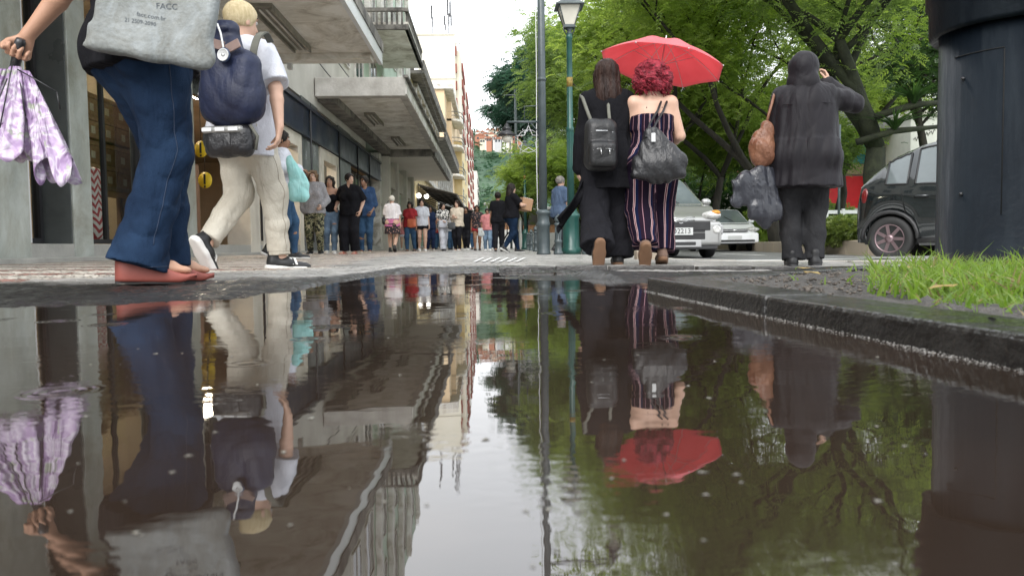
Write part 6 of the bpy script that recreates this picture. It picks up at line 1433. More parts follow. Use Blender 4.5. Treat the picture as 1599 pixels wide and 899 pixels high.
# flying coat tail to the left
cs = []; n_ = 14
for i in range(n_+1):
    t_ = i/n_
    for j in range(9):
        u_ = j/8; x_ = -.13-.26*u_**1.2-.02*math.sin(t_*9); y_ = -.06+.05*math.sin(u_*7+t_*3)+.10*(t_-.5); z_ = .78-.40*u_-.16*t_*(1-.3*u_)+.015*math.sin(t_*12+u_*5); cs.append((x_, y_, z_))
fs_ = [(i*9+j, i*9+j+1, (i+1)*9+j+1, (i+1)*9+j) for i in range(n_) for j in range(8)]
o = mesh_obj('coat_tail', cs, fs_, blackc, P3.root, True); md = o.modifiers.new('s', 'SOLIDIFY'); md.thickness = .008
P4 = Person(1020, 6.15, 1.58, 0, 'person with curly red hair in a striped jumpsuit, right one under the red umbrella', skinB, 'f', 1.16,
    feet=[(-.115, -.24, .075, 58, 6), (.085, .06, .03, 14, 8)], hands=[(-.06, .30, 1.05), (.15, .24, .95)], hint=[(-.5, -.8, -.6), (.45, -1, 0)], vox=.0085, head=(-4, 2, 2)).body()
strm = bpy.data.materials.new('striped_fabric'); strm.use_nodes = True; t = strm.node_tree; b = t.nodes['Principled BSDF']; b.inputs['Roughness'].default_value = .85; b.inputs['Specular IOR Level'].default_value = .2
ua = nn(t, 'ShaderNodeAttribute', attribute_name='u'); fr = nn(t, 'ShaderNodeMath', operation='FRACT'); t.links.new(ua.outputs['Fac'], fr.inputs[0])
cr_ = nn(t, 'ShaderNodeValToRGB'); cr_.color_ramp.interpolation = 'CONSTANT'; e = cr_.color_ramp.elements
stops = [(0, (.010, .006, .014)), (.36, (.46, .34, .34)), (.395, (.10, .012, .03)), (.46, (.46, .34, .34)), (.495, (.006, .009, .032)), (.68, (.014, .006, .014)), (.90, (.30, .17, .20)), (.93, (.014, .006, .014))]
while len(e) < len(stops): e.new(.5)
for q, (p, c) in zip(e, stops): q.position = p; q.color = (*c, 1)
t.links.new(fr.outputs[0], cr_.inputs[0]); t.links.new(cr_.outputs[0], b.inputs['Base Color']); b.inputs['Specular IOR Level'].default_value = .08; wrinkle(strm, 6., .006)
def stripes(ob, P, per=.092):
    n = len(ob.data.vertices); co = np.empty(n*3, dtype=np.float32); ob.data.vertices.foreach_get('co', co); co = co.reshape(-1, 3); z = co[:, 2]
    def legx(i):
        pts = [P.ankle[i], P.knee[i], P.hips[i]]; zs = [p[2] for p in pts]; return np.interp(z, zs, [p[0] for p in pts]), np.interp(z, zs, [p[1] for p in pts])
    (xl, yl), (xr, yr) = legx(0), legx(1); left = co[:, 0] < (xl+xr)/2; cxx = np.where(left, xl, xr); cyy = np.where(left, yl, yr); crotch = P.hips[0][2]-.05
    t_ = sm(crotch-.02, crotch+.10, z); cxx = cxx*(1-t_); cyy = cyy*(1-t_); R_ = .085*(1-t_)+.15*t_
    a = np.arctan2(co[:, 0]-cxx, -(co[:, 1]-cyy)); u_ = a*R_/per+np.where(left, .0, .37)*(1-t_)
    at_ = ob.data.attributes.new('u', 'FLOAT', 'POINT'); at_.data.foreach_set('value', u_.astype(np.float32))
o = P4.pants(strm, (.070, .062, .064, .062), hemz=.04, g=.018, fold=.009, name='jumpsuit_legs', seed=42); stripes(o, P4)
o = P4.top(strm, 0, .014, -.04, .0, .005, name='jumpsuit_bodice', seed=41, strap=True); stripes(o, P4)
mb = MB()
for sg in (-1, 1): mb = MB(); k = P4.H; hp_ = P4.hip; mb.tube([tuple(hp_+v(sg*.055, -.088, .205*k)), tuple(hp_+v(sg*.06, -.082, .25*k)), tuple(hp_+v(sg*.066, -.03, .305*k)), tuple(hp_+v(sg*.06, .05, .27*k)), tuple(hp_+v(sg*.05, .11, .215*k))], .006, 6); mb.build('shoulder_strap', strm, P4.root)
P4.shoes('boot', mat('suede_boot', (.16, .10, .075), .85, var=.2), sole_br); P4.hair(h_red, 'curly', seed=7)
# 4 --- hooded figure
P5 = Person(1254, 6.2, 1.66, 12, 'person in a hooded dark rain jacket and black trousers, hand raised to the face', skinB, 'f', 1.3,
    feet=[(-.085, .0, 0, 0, 4), (.095, .02, 0, 0, 14)], hands=[(-.26, .06, .80), (.20, .13, 1.45)], hint=[(-1, -.2, 0), (1, -.1, -.9)], vox=.0095, head=(18, 4, 0), curl=(.7, .45),
    palms=[None, dict(dir=(.1, .1, 1), n=(-.9, .3, 0), thumb=(-.2, -.9, .2))]).body()
jack = wrinkle(mat('rain_jacket', (.0075, .0062, .0085), .6, col2=(.014, .012, .0155), vs=3, bump=.15, bs=200, spec=.25), 5., .006, (1, 1, .35))
def hoodfn(Q): pass
o = P5.top(jack, 2.0, .036, -.15, .035, .010, name='jacket', seed=51, slv_g=.030, cuff=.01)
Q = SDF(); hp_ = P5.hp; Q.ell(hp_(0, -.035, .03), (.118, .135, .130), .03, M=P5.hM); Q.ell(hp_(0, -.06, -.09), (.125, .10, .10), .05, M=P5.hM); Q.ell(P5.neck+v(0, -.03, -.01), (.15, .11, .06), .05); Q.ell(hp_(0, .10, -.01), (.072, .10, .095), .015, op='s', M=P5.hM)
Q.mesh('hood', jack, P5.root, .0085, folds(55, .007, (13, 13, 11)))
for y_, z_ in ((-.165, 1.26),): mb = MB(); mb.tube([(-.19, -.155, z_), (-.1, -.178, z_+.005), (0, -.182, z_+.006), (.1, -.175, z_+.005), (.19, -.15, z_)], .004, 5); mb.build('yoke_seam', jack, P5.root)
P5.pants(cloth('charcoal_trousers', (.016, .016, .018), c2=(.04, .04, .042), vs=3), (.055, .050, .050, .044), hemz=-.03, g=.013, fold=.008, seed=52); P5.shoes('shoe', shoe_b, shoe_b); P5.hair(h_black, 'short', seed=8)
# 5 --- woman with the mint bag, half hidden
P6 = Person(446, 9.6, 1.58, 75, 'person in white sleeves and blue jeans with a mint bag, half hidden behind beige trousers', skinC, 'f', 1.0,
    feet=[(-.08, .14, 0, 0, 0), (.08, -.16, .04, 25, 0)], hands=[None, (.20, .20, 1.08)], vox=.011, hint=[None, (.5, -1, .2)]).body()
P6.top(whitec, 1.9, .018, -.03, .012, .008, seed=61); P6.pants(denim_m, (.058, .042, .036, .030), g=.010, seed=62, name='jeans'); P6.shoes('sneaker', shoe_b, sole_w); P6.hair(h_black, 'bun')
# 6.. row of people facing us on the left
camo = bpy.data.materials.new('camouflage'); camo.use_nodes = True; t = camo.node_tree; b = t.nodes['Principled BSDF']; b.inputs['Roughness'].default_value = .9
g_ = t.nodes.new('ShaderNodeTexCoord').outputs['Object']; n_ = nn(t, 'ShaderNodeTexNoise', Scale=15., Detail=1.); t.links.new(g_, n_.inputs['Vector']); r_ = nn(t, 'ShaderNodeValToRGB'); r_.color_ramp.interpolation = 'CONSTANT'; e = r_.color_ramp.elements
for _ in range(2): e.new(.5)
for q, (p, c) in zip(e, [(0, (.018, .018, .012)), (.44, (.10, .105, .05)), (.52, (.30, .27, .17)), (.59, (.05, .055, .025))]): q.position = p; q.color = (*c, 1)
t.links.new(n_.outputs['Fac'], r_.inputs[0]); t.links.new(r_.outputs[0], b.inputs['Base Color'])
grp = 'pedestrians along the shopfronts'
grey_h = cloth('grey_marl', (.24, .235, .24), c2=(.34, .33, .34), vs=40)
def ped(*a, **k): k.setdefault('group', grp); k.setdefault('vox', .0125); return Person(*a, **k).body()
p = ped(494, 15.0, 1.62, 176, 'person in a grey hoodie with camouflage trousers and long ombre hair', skinB, 'f', 1.02, feet=[(-.11, .06, 0, 0, -8), (.10, -.06, 0, 0, 8)], hands=[(-.17, .14, .92), (.19, .02, .86)], head=(4, 0, 4))
p.top(grey_h, 2.0, .020, -.04, .01, .009, name='hoodie', seed=71); p.pants(camo, (.062, .046, .040, .034), g=.014, seed=72); p.shoes('sneaker', shoe_b, sole_w); p.hair(h_dyed, 'wavy', .36, seed=9)
mb = MB(); mb.bx((0, .128, 1.20), (.15, .012, .10)); mb.build('chest_print', mat('pink_print', (.36, .13, .15), .8), p.root, .004)
Q = SDF(); Q.ell(p.neck+v(0, -.05, .0), (.12, .08, .05), .03); Q.mesh('hood', grey_h, p.root, .0125)
p = ped(519, 15.5, 1.55, 168, 'person in a black sleeveless top and ripped light jeans, dark wavy hair', skinA, 'f', 1.0, feet=[(-.06, .12, 0, 0, 0), (.09, -.06, 0, 0, 0)], hands=[(-.30, .16, .84), (.17, .04, .84)], head=(10, -3, -6))
p.top(blackc, 0, .012, .01, 0, .004, strap=True, seed=73); p.pants(denim_l, (.060, .044, .038, .033), g=.011, seed=74, name='jeans'); p.shoes('sneaker', sole_w, sole_w); p.hair(h_black, 'wavy', .26, seed=10)
for dz_ in (.0, .13): mb = MB(); kx_ = p.knee[0]; mb.ball(tuple(kx_+v(0, .062, .02+dz_)), (.045, .014, .016), 8); mb.build('rip', skinA, p.root)
p = ped(550, 15.4, 1.60, 190, 'person all in black with wide trousers and red sandals, head turned', skinB, 'f', 1.12, feet=[(-.09, .02, 0, 0, 0), (.11, .10, 0, 0, 10)], hands=[(-.22, .04, .84), (.27, .08, .92)], head=(-52, 0, 0))
p.top(blackc, .95, .020, -.05, .014, .008, seed=75, vneck=True, cuff=.014); p.pants(blackt, (.064, .058, .058, .060), g=.016, seed=76); p.shoes('sandal', mat('red_sandal', (.42, .05, .03), .5)); p.hair(h_black, 'bun', seed=11)
p = ped(573, 16.2, 1.62, 176, 'person in a dusty blue blouse and slim jeans beside the all black outfit', skinC, 'f', 1.02, feet=[(-.08, .0, 0, 0, 0), (.08, .05, 0, 0, 0)], hands=[(-.14, .12, .86), (.30, .06, .84)], head=(26, 0, 0))
p.top(cloth('dusty_blue', (.022, .045, .10), c2=(.045, .08, .15)), 1.25, .017, -.05, .012, .008, seed=77, vneck=True, cuff=.012); p.pants(denim_m, (.058, .042, .036, .030), g=.010, seed=78, name='jeans'); p.shoes('flat', beigec); p.hair(h_black, 'bun', seed=12)
# elderly woman seen from behind
p = ped(615, 20, 1.46, 4, 'person with white hair, pink and white blouse and dark floral skirt, seen from behind', skinB, 'f', 1.12, feet=[(-.08, .08, 0, 0, 0), (.08, -.14, .05, 30, 0)])
p.top(cloth('white_blouse', (.66, .62, .62)), .9, .018, .06, .01, .006, seed=81); 
floral = bpy.data.materials.new('dark_floral'); floral.use_nodes = True; t = floral.node_tree; b = t.nodes['Principled BSDF']; vv = nn(t, 'ShaderNodeTexVoronoi', Scale=16.); t.links.new(t.nodes.new('ShaderNodeTexCoord').outputs['Object'], vv.inputs['Vector']); t.links.new(ramp(t, vv.outputs['Distance'], [(.22, (.36, .20, .16)), (.34, (.02, .015, .018))]), b.inputs['Base Color']); b.inputs['Roughness'].default_value = .9
p.skirt(cloth('pink_cotton', (.52, .16, .30)), .04, .015, .024, name='blouse_hem', seed=82, waist=.12); p.skirt(floral, .20, .035, .016, seed=83); p.shoes('shoe', shoe_b); p.hair(h_white, 'short', seed=13); EL = p
redc = cloth('red_cotton', (.30, .03, .035)); pinkc = cloth('pink_shirt', (.50, .20, .20)); navyc = cloth('navy_cotton', (.02, .03, .07)); creamc = cloth('cream_cotton', (.58, .50, .40)); oran = mat('orange_leather', (.52, .13, .06), .5, var=.15)
spot = bpy.data.materials.new('spotted_blouse'); spot.use_nodes = True; t = spot.node_tree; b = t.nodes['Principled BSDF']; vv = nn(t, 'ShaderNodeTexNoise', Scale=20., Detail=1.); t.links.new(t.nodes.new('ShaderNodeTexCoord').outputs['Object'], vv.inputs['Vector']); t.links.new(ramp(t, vv.outputs['Fac'], [(.47, (.02, .02, .025)), (.52, (.66, .64, .6))]), b.inputs['Base Color']); b.inputs['Roughness'].default_value = .9
# px, D, H, facing, label, skin, top(mat, sleeve), bottom(kind, mat), hair
far = [
 (643, 25.5, 1.56, 172, 'person in a wine red top and jeans with orange shoulder bag', skinC, (redc, .6), ('jeans', denim_m), (h_black, 'wavy')),
 (661, 25.0, 1.55, 184, 'person in a white t-shirt and black shorts, bare legs', skinB, (whitec, .8), ('shorts', blackt), (h_black, 'bun')),
 (694, 25.2, 1.58, 178, 'person in a black and white spotted blouse and wide white trousers', skinB, (spot, .7), ('wide', whitec), (h_black, 'wavy')),
 (716, 25.6, 1.60, 186, 'person in a cream blouse and dark trousers with arms folded', skinB, (creamc, 1.6), ('trousers', blackt), (h_brown, 'long')),
 (747, 24.6, 1.62, 176, 'person in a floral top and red shorts beside the awnings', skinC, (floral, .5), ('shorts', redc), (h_black, 'wavy')),
 (763, 27.0, 1.42, 182, 'short person in a pink shirt and pale jeans', skinC, (pinkc, .8), ('jeans', denim_l), (h_black, 'short')),
 (780, 21.0, 1.62, 8, 'person in black shirt and leggings seen from behind, left of the box carrier', skinC, (blackc, .7), ('jeans', blackt), (h_black, 'bun')),
 (632, 30.0, 1.30, 178, 'small person in pale clothes beside the white haired one', skinB, (pinkc, .5), ('shorts', whitec), (h_black, 'short')),
 (652, 31.0, 1.60, 182, 'person in dark blue standing behind the orange bag', skinC, (navyc, 1.8), ('trousers', blackt), (h_black, 'short')),
 (674, 29.0, 1.56, 170, 'person in navy carrying a teal bag', skinC, (navyc, .8), ('trousers', navyc), (h_black, 'long')),
 (705, 30.5, 1.64, 176, 'person half hidden between spotted and cream blouses', skinC, (whitec, .8), ('jeans', denim_m), (h_black, 'short')),
 (730, 31.0, 1.62, 190, 'person in all dark clothes under the far awning', skinC, (blackc, 1.8), ('trousers', blackt), (h_black, 'short')),
 (739, 34.0, 1.58, 4, 'person walking away under the last awning in a grey shirt', skinC, (grey_h, .8), ('jeans', denim_m), (h_black, 'short')),
 (771, 36.0, 1.66, 178, 'distant person in a white shirt near the white kiosk', skinB, (whitec, .8), ('trousers', navyc), (h_black, 'short')),
 (683, 35.0, 1.60, 180, 'distant person in red deep under the awnings', skinC, (redc, .8), ('jeans', denim_m), (h_black, 'long')),
]
FP = {}
for i, (px, D, H_, fc, lb, sk, tp, bt, hr) in enumerate(far):
    rd = random.Random(i+40); st = rd.uniform(.04, .22)*(1 if i % 2 else -1); fc += rd.uniform(-28, 28); D *= rd.uniform(.93, 1.12); H_ *= rd.uniform(.95, 1.05)
    hands = [None, None]
    if 'arms folded' in lb: hands = [(-.02, .20, 1.05), (.06, .21, 1.10)]
    if 'spotted' in lb: hands = [(-.18, .05, .82), (.10, .2, .95)]
    p = ped(px, D, H_, fc, lb, sk, 'm' if hr[1] == 'short' and i != 7 else 'f', rd.uniform(.98, 1.1), feet=[(-.08, st, 0, 0, 0), (.08, -st, .02 if st > .1 else 0, 8, 0)], hands=hands, vox=.0135 if D < 29 else .016); FP[px] = p
    p.top(tp[0], tp[1], .018, -.04, .01, .008, seed=100+i)
    if bt[0] == 'shorts': p.pants(bt[1], (.062, .05, .04, .04), g=.016, frac=.42, seed=120+i, name='shorts')
    else: p.pants(bt[1], (.060, .058, .06, .062) if bt[0] == 'wide' else (.060, .044, .040, .034), g=.012, seed=120+i, name='jeans' if bt[0] == 'jeans' else 'trousers')
    p.shoes('sneaker' if i % 3 else 'flat', sole_w if i % 2 else shoe_b, sole_w); p.hair(*hr, seed=140+i)
# box carrier and man in blue
PB = ped(801, 18.7, 1.66, 68, 'person in black t-shirt and tight jeans carrying a cardboard box', skinB, 'f', 1.14, feet=[(-.08, .20, 0, 0, 0), (.08, -.22, .06, 28, 0)], hands=[(-.13, .36, 1.10), (.12, .36, 1.14)], hint=[(-1, -.6, -.6), (1, -.6, -.6)], group=None, vox=.0115)
PB.top(blackc, .8, .018, -.03, .01, .008, seed=161); PB.pants(denim, (.064, .048, .040, .033), g=.012, seed=162, name='jeans'); PB.shoes('sneaker', shoe_b, sole_w); PB.hair(h_black, 'long', .24, seed=163)
bx_ = empty('cardboard_box', tuple(PB.root.location), PB.root.rotation_euler.z, 'open brown cardboard box held against the chest of the black t-shirt', 'box')
card = mat('cardboard', (.30, .17, .095), .85, col2=(.40, .24, .14), vs=3); T = Matrix.Translation((0, .34, 1.18)) @ Matrix.Rotation(R(-12), 4, 'X'); mb = MB()
mb.box(-.19, .19, -.14, .14, -.17, -.16, T); mb.box(-.19, .19, -.14, -.13, -.16, .12, T); mb.box(-.19, .19, .13, .14, -.16, .12, T); mb.box(-.19, -.18, -.13, .13, -.16, .12, T); mb.box(.18, .19, -.13, .13, -.16, .12, T); mb.build('box', card, bx_, .004)
mb = MB(); mb.box(-.17, .17, -.12, .12, .02, .13, T); mb.build('paper', sole_w, bx_, .01)
PM = ped(877, 17.2, 1.70, 58, 'person with receding grey hair in a blue t-shirt walking right behind the bollards', skinB, 'm', 1.18, feet=[(-.09, .14, 0, 0, 0), (.09, -.18, .05, 28, 0)], group=None, vox=.0115, hands=[None, (.26, .10, .84)])
PM.top(cloth('slate_blue', (.06, .09, .15), c2=(.09, .125, .19)), .9, .020, -.06, .02, .009, seed=171); PM.pants(cloth('dark_trousers2', (.02, .02, .025)), (.062, .05, .045, .042), g=.014, seed=172); PM.shoes('shoe', shoe_b); PM.hair(mat('hair_grey', (.10, .09, .08), .7, col2=(.22, .2, .18), vs=30), 'short', seed=173)
# ------------------------------------------------------------------ things carried
from mathutils.bvhtree import BVHTree
def wpt(px, py, D): x, y = G(px, D); return Vector((x, y, HZ(py, D, px)))
def drape(ob, onto, dirv=Vector((0, 1, 0)), gap=.0012):
    "lay a printed or stitched piece onto the surface behind it (both share the parent frame)"
    me = onto.data; bv = BVHTree.FromPolygons([v_.co[:] for v_ in me.vertices], [p_.vertices[:] for p_ in me.polygons])
    for v_ in ob.data.vertices:
        h = bv.ray_cast(v_.co-dirv*.5, dirv)
        if h[0] is not None: v_.co = h[0]-dirv*gap
    ob.data.update()
# canvas tote
tote = empty('tote_bag', wpt(262, 20, 2.84), R(2), 'worn off-white canvas tote printed with faint lettering, hanging over the dark jeans', 'bag')
canv = mat('tote_canvas', (.19, .21, .215), .8, col2=(.29, .31, .31), vs=4, bump=.25, bs=70)
wrinkle(canv, 4., .007); stain(canv, 7., .62)
T = Matrix.Rotation(R(10), 4, 'Y'); c_ = lambda x, y, z: np.array(T @ Vector((x, y, z)))
Q = SDF(); Q.box(c_(0, .0, .03), (.42, .065, .43), .025, .02, M=T.to_3x3()); Q.box(c_(-.01, .0, -.14), (.445, .035, .09), .014, .03, M=T.to_3x3()); Q.ell(c_(.19, 0, -.15), (.045, .03, .045), .02); Q.ell(c_(-.215, .0, -.172), (.035, .014, .014), .02)
tb_ = Q.mesh('bag', canv, tote, .0075, folds(3, .006, (11, 8, 9)))
mb = MB()
for sy in (-.03, .045): mb = MB(); mb.tube([tuple(c_(-.10, sy, .22)), tuple(c_(-.06, sy*.6+.02, .45)), tuple(c_(.0, .16, .64)), tuple(c_(.06, sy*.6+.02, .45)), tuple(c_(.10, sy, .22))], .013, 6); mb.build('strap', mat('brown_strap', (.10, .05, .035), .6), tote)
faint = mat('faded_print', (.14, .16, .18), .8, var=.3, vs=60)
for tx, sz, x_, z_, a_ in (('GARMANN', .042, .07, .040, 0), ('FACC', .030, .045, -.005, 3), ('facc.com.br', .022, -.01, -.040, 9), ('21 2509-2090', .020, -.05, -.060, 9)):
    o = write(tx, sz, faint, 'lettering', tote, .0004, Matrix.Translation((x_, -.2, z_)) @ Matrix.Rotation(R(90), 4, 'X') @ Matrix.Rotation(R(-a_), 4, 'Z')); drape(o, tb_)
# folded lilac umbrella hanging from her hand
lil = bpy.data.materials.new('lilac_floral'); lil.use_nodes = True; t = lil.node_tree; b = t.nodes['Principled BSDF']; b.inputs['Roughness'].default_value = .45; b.inputs['Transmission Weight'].default_value = .12
g_ = t.nodes.new('ShaderNodeTexCoord').outputs['Object']; n_ = nn(t, 'ShaderNodeTexNoise', Scale=13., Detail=3., Distortion=1.2); t.links.new(g_, n_.inputs['Vector']); n2_ = nn(t, 'ShaderNodeTexNoise', Scale=21., Detail=2.); t.links.new(g_, n2_.inputs['Vector'])
wrinkle(lil, 9., .012)
c0_ = ramp(t, n_.outputs['Fac'], [(.38, (.34, .22, .40)), (.47, (.50, .38, .54)), (.54, (.66, .60, .68)), (.62, (.40, .28, .46))]); t.links.new(mixc(t, ramp(t, n2_.outputs['Fac'], [(.60, 0.), (.66, .75)]), c0_, (.36, .42, .28)), b.inputs['Base Color'])
fu = empty('folded_umbrella', P1.world(P1.wrist[0]+unit(P1.wrist[0]-P1.elbow[0])*.0), 0, 'wet lilac floral umbrella, folded loosely and hanging from the hand by its black handle', 'umbrella')
hd0 = P1.world(P1.wrist[0]+unit(v(-.28, -.25, -.8))*.085+unit(v(.75, -.55, -.25))*.022)-fu.location
mb = MB(); ax = Vector((.42, -.30, .85)).normalized(); mb.tube([hd0-ax*.075, hd0-ax*.05, hd0+ax*.055, hd0+ax*.07], [.012, .019, .0205, .016], 14); mb.build('handle', metal_d, fu)
mb = MB(); mb.tube([hd0-ax*.07, hd0+Vector((-.01, .02, -.12)), hd0+Vector((0, .02, -.32)), hd0+Vector((.01, .02, -.40))], .006, 6); mb.build('shaft', metal_w, fu)
def lobe(c0, c1, r0, r1, npl, seed, a0=0., hem=.03):
    rd = random.Random(seed); nt_ = 22; na = 72; Vv = []; ph = [rd.uniform(0, 6.28) for _ in range(4)]
    for i in range(nt_+1):
        t_ = i/nt_; c = c0.lerp(c1, t_); r = r0+(r1-r0)*(t_**.75)
        for j in range(na):
            a = 2*math.pi*j/na; pl = 1+.42*t_**.5*math.sin(npl*a+ph[0]+1.1*math.sin(2*a+ph[1])+.9*t_)+.14*math.sin((npl*2+1)*a+ph[2]+3*t_); hz = hem*t_**3*math.sin(npl*a+ph[3])*1.0
            Vv.append((c.x+r*pl*math.cos(a), c.y+r*.62*pl*math.sin(a), c.z-hz-.012*t_*math.sin(3*a+ph[1])))
    Ff = [(i*na+j, i*na+(j+1) % na, (i+1)*na+(j+1) % na, (i+1)*na+j) for i in range(nt_) for j in range(na)]
    o = mesh_obj('canopy', Vv, Ff, lil, fu, True); md = o.modifiers.new('s', 'SOLIDIFY'); md.thickness = .0015; return o
h0 = hd0
l1 = lobe(h0+Vector((-.01, .0, -.045)), h0+Vector((-.075, .0, -.40)), .018, .105, 5, 2); l2 = lobe(h0+Vector((.02, .01, -.06)), h0+Vector((.13, .01, -.47)), .016, .070, 4, 5, hem=.05); l3 = lobe(h0+Vector((-.05, -.02, -.06)), h0+Vector((-.17, -.02, -.30)), .02, .085, 4, 8)
for p0, p1 in (((.0, -.03, -.03), (-.04, -.07, -.30)), ((.01, -.02, -.06), (.16, -.02, -.15)), ((.16, -.02, -.15), (.17, -.02, -.22)), ((-.02, -.04, -.1), (-.12, -.09, -.40)), ((.0, 0, -.05), (.05, -.05, -.25))): mb = MB(); mb.tube([h0+Vector(p0), h0+(Vector(p0)+Vector(p1))*.5+Vector((.004, -.006, 0)), h0+Vector(p1)], .0028, 5); mb.build('rib', metal_d, fu)
# navy backpack with a black pack below
bp = empty('backpack', wpt(372, 128, 4.80), R(-14), 'navy drawstring backpack with grey straps and a round badge on the white t-shirt', 'backpack')
nv = mat('navy_nylon', (.003, .006, .025), .55, col2=(.007, .014, .05), vs=5, bump=.15, bs=60)
wrinkle(nv, 4.5, .005); wrinkle(leather_b, 7., .004); wrinkle(leather_br, 12., .006)
Q = SDF(); Q.box((0, 0, -.05), (.385, .18, .42), .085, .03); Q.ell((0, .0, -.10), (.205, .12, .19), .05); Q.seg((-.02, .01, .08), (-.05, .03, .29), .14, .085, .62, k=.04); Q.ell((-.06, .02, .31), (.095, .06, .04), .03)
b0_ = Q.mesh('bag', nv, bp, .0085, folds(6, .008, (11, 11, 10)))
tan = mat('leather_tab', (.22, .15, .13), .6, var=.2)
for x_, z_, w_, a_ in ((-.03, .19, .11, 18), (.08, .17, .10, -22)): mb = MB(); mb.bx((0, 0, 0), (w_, .012, .055), 0, Matrix.Translation((x_, -.105, z_)) @ Matrix.Rotation(R(a_), 4, 'Y')); mb.build('leather_tab', tan, bp, .004)
mb = MB(); mb.tube([(-.02, -.10, .31), (.01, -.115, .25), (.03, -.125, .17), (.035, -.13, .14)], .006, 6); mb.build('drawcord', metal_w, bp)
mb = MB(); TT = Matrix.Translation((.035, -.125, .115)) @ Matrix.Rotation(R(90), 4, 'X'); mb.lathe([(.001, 0), (.042, 0), (.045, .006), (.040, .012), (.001, .014)], 24, T=TT); bd = mb.build('badge', mat('badge_blue', (.02, .035, .08), .35), bp); mb = MB(); mb.lathe([(.036, .0125), (.038, .015), (.034, .017), (.032, .0135)], 24, T=TT); mb.lathe([(.001, .014), (.012, .014), (.001, .018)], 12, T=TT); mb.build('badge_ring', metal_w, bd)
for pts in ([(.12, .06, .02), (.15, .0, .15), (.16, .04, .26), (.145, .16, .325), (.13, .25, .28)], [(-.14, .06, .0), (-.12, .02, .18), (-.11, .09, .30), (-.11, .20, .32)]):
    Vv = []; P_ = [Vector(q) for q in pts]
    mb = MB(); n_ = 14
    cv = [P_[0].lerp(P_[0], 0)]
    from mathutils import geometry as _g
    fine_ = []
    for i in range(len(P_)-1):
        for j in range(6): fine_.append(P_[i].lerp(P_[i+1], j/6))
    fine_.append(P_[-1])
    for _ in range(4): fine_ = [fine_[0]]+[(fine_[i-1]+fine_[i]*2+fine_[i+1])/4 for i in range(1, len(fine_)-1)]+[fine_[-1]]
    for i, p_ in enumerate(fine_):
        for dx_ in (-.024, .024):
            for dz_ in (-.004, .004): Vv.append((p_.x+dx_, p_.y-dz_*.7, p_.z+dz_))
    Ff = []
    for i in range(len(fine_)-1):
        a = i*4; b__ = a+4; Ff += [(a, b__, b__+2, a+2), (a+1, a+3, b__+3, b__+1), (a, a+1, b__+1, b__), (a+2, b__+2, b__+3, a+3)]
    mesh_obj('strap', Vv, Ff, webbing, bp)
lp = empty('waist_pack', wpt(366, 222, 4.80), R(-10), 'black leather pack with a silver printed band, hanging under the navy backpack', 'bag')
Q = SDF(); Q.box((0, 0, 0), (.33, .13, .20), .07, .03); lb_ = Q.mesh('bag', leather_b, lp, .0085, folds(8, .007, (12, 12, 12)))
Q = SDF(); Q.box((-.015, -.0, .062), (.27, .150, .045), .02, .01); sb_ = Q.mesh('band', mat('silver_band', (.30, .30, .29), .35, .4, var=.15, vs=30), lp, .007)
for x_ in (-.105, -.02, .065): mb = MB(); mb.box(x_-.032, x_+.032, -.082, -.0775, .050, .074); mb.build('white_mark', metal_w, sb_, .002)
mb = MB(); mb.tube([(.15, -.02, .09), (.19, -.01, .02), (.17, 0, -.06)], .010, 6); mb.build('side_strap', webbing, lp)
# small black backpack
sbp = empty('backpack', wpt(940, 228, 5.92), R(3), 'small black backpack with zip pockets on the long black coat', 'backpack')
Q = SDF(); Q.box((0, 0, 0), (.26, .13, .40), .08, .03); Q.box((0, -.075, -.08), (.21, .06, .19), .04, .02); s0_ = Q.mesh('bag', mat('black_nylon', (.010, .010, .011), .45, var=.3, vs=10, bump=.2, bs=60), sbp, .008, folds(9, .006, (13, 13, 10)))
for z_, w_, c in ((.10, .17, chrome), (.02, .19, metal_d), (-.04, .16, chrome)): mb = MB(); mb.tube([(-w_/2, -.4, z_-.01), (-w_/4, -.4, z_), (w_/4, -.4, z_), (w_/2, -.4, z_-.01)], .003, 5); o = mb.build('zip', c, sbp); drape(o, s0_, gap=.001)
for q in (-.02, .045): mb = MB(); mb.tube([(q, -.118, -.045), (q+.002, -.122, -.085)], .004, 5); mb.build('zip_pull', chrome, sbp)
for sg in (-1, 1): mb = MB(); mb.tube([(sg*.07, -.01, .17), (sg*.085, .10, .28), (sg*.10, .19, .385), (sg*.10, .27, .425), (sg*.10, .36, .37)], .014, 6); mb.build('strap', webbing, sbp)
# black slouchy shoulder bag
hb = empty('shoulder_bag', wpt(1029, 243, 5.84), R(-4), 'large slouchy black leather bag over the striped jumpsuit', 'bag')
Q = SDF(); Q.box((-.0, 0, -.08), (.37, .11, .16), .07, .05); Q.seg((.0, 0, -.05), (-.04, 0, .13), .17, .08, .38, k=.05); Q.seg((.13, 0, -.06), (.0, 0, .08), .06, .04, .7, k=.05); Q.box((-.0, 0, -.15), (.40, .10, .05), .025, .03)
h0_ = Q.mesh('bag', leather_b, hb, .008, folds(12, .006, (14, 12, 12)))
for dx_, dy_ in ((-.015, -.03), (.03, .03)): mb = MB(); mb.tube([(-.08+dx_, dy_, .13), (-.03+dx_, .12, .25), (.04+dx_, .185, .36), (.075+dx_, .24, .438), (.08+dx_, .31, .445), (.08+dx_, .38, .38)], .009, 6); mb.build('strap', leather_b, hb)
mb = MB(); mb.bx((-.045, -.075, .12), (.03, .006, .065)); mb.build('tag', metal_w, hb, .004)
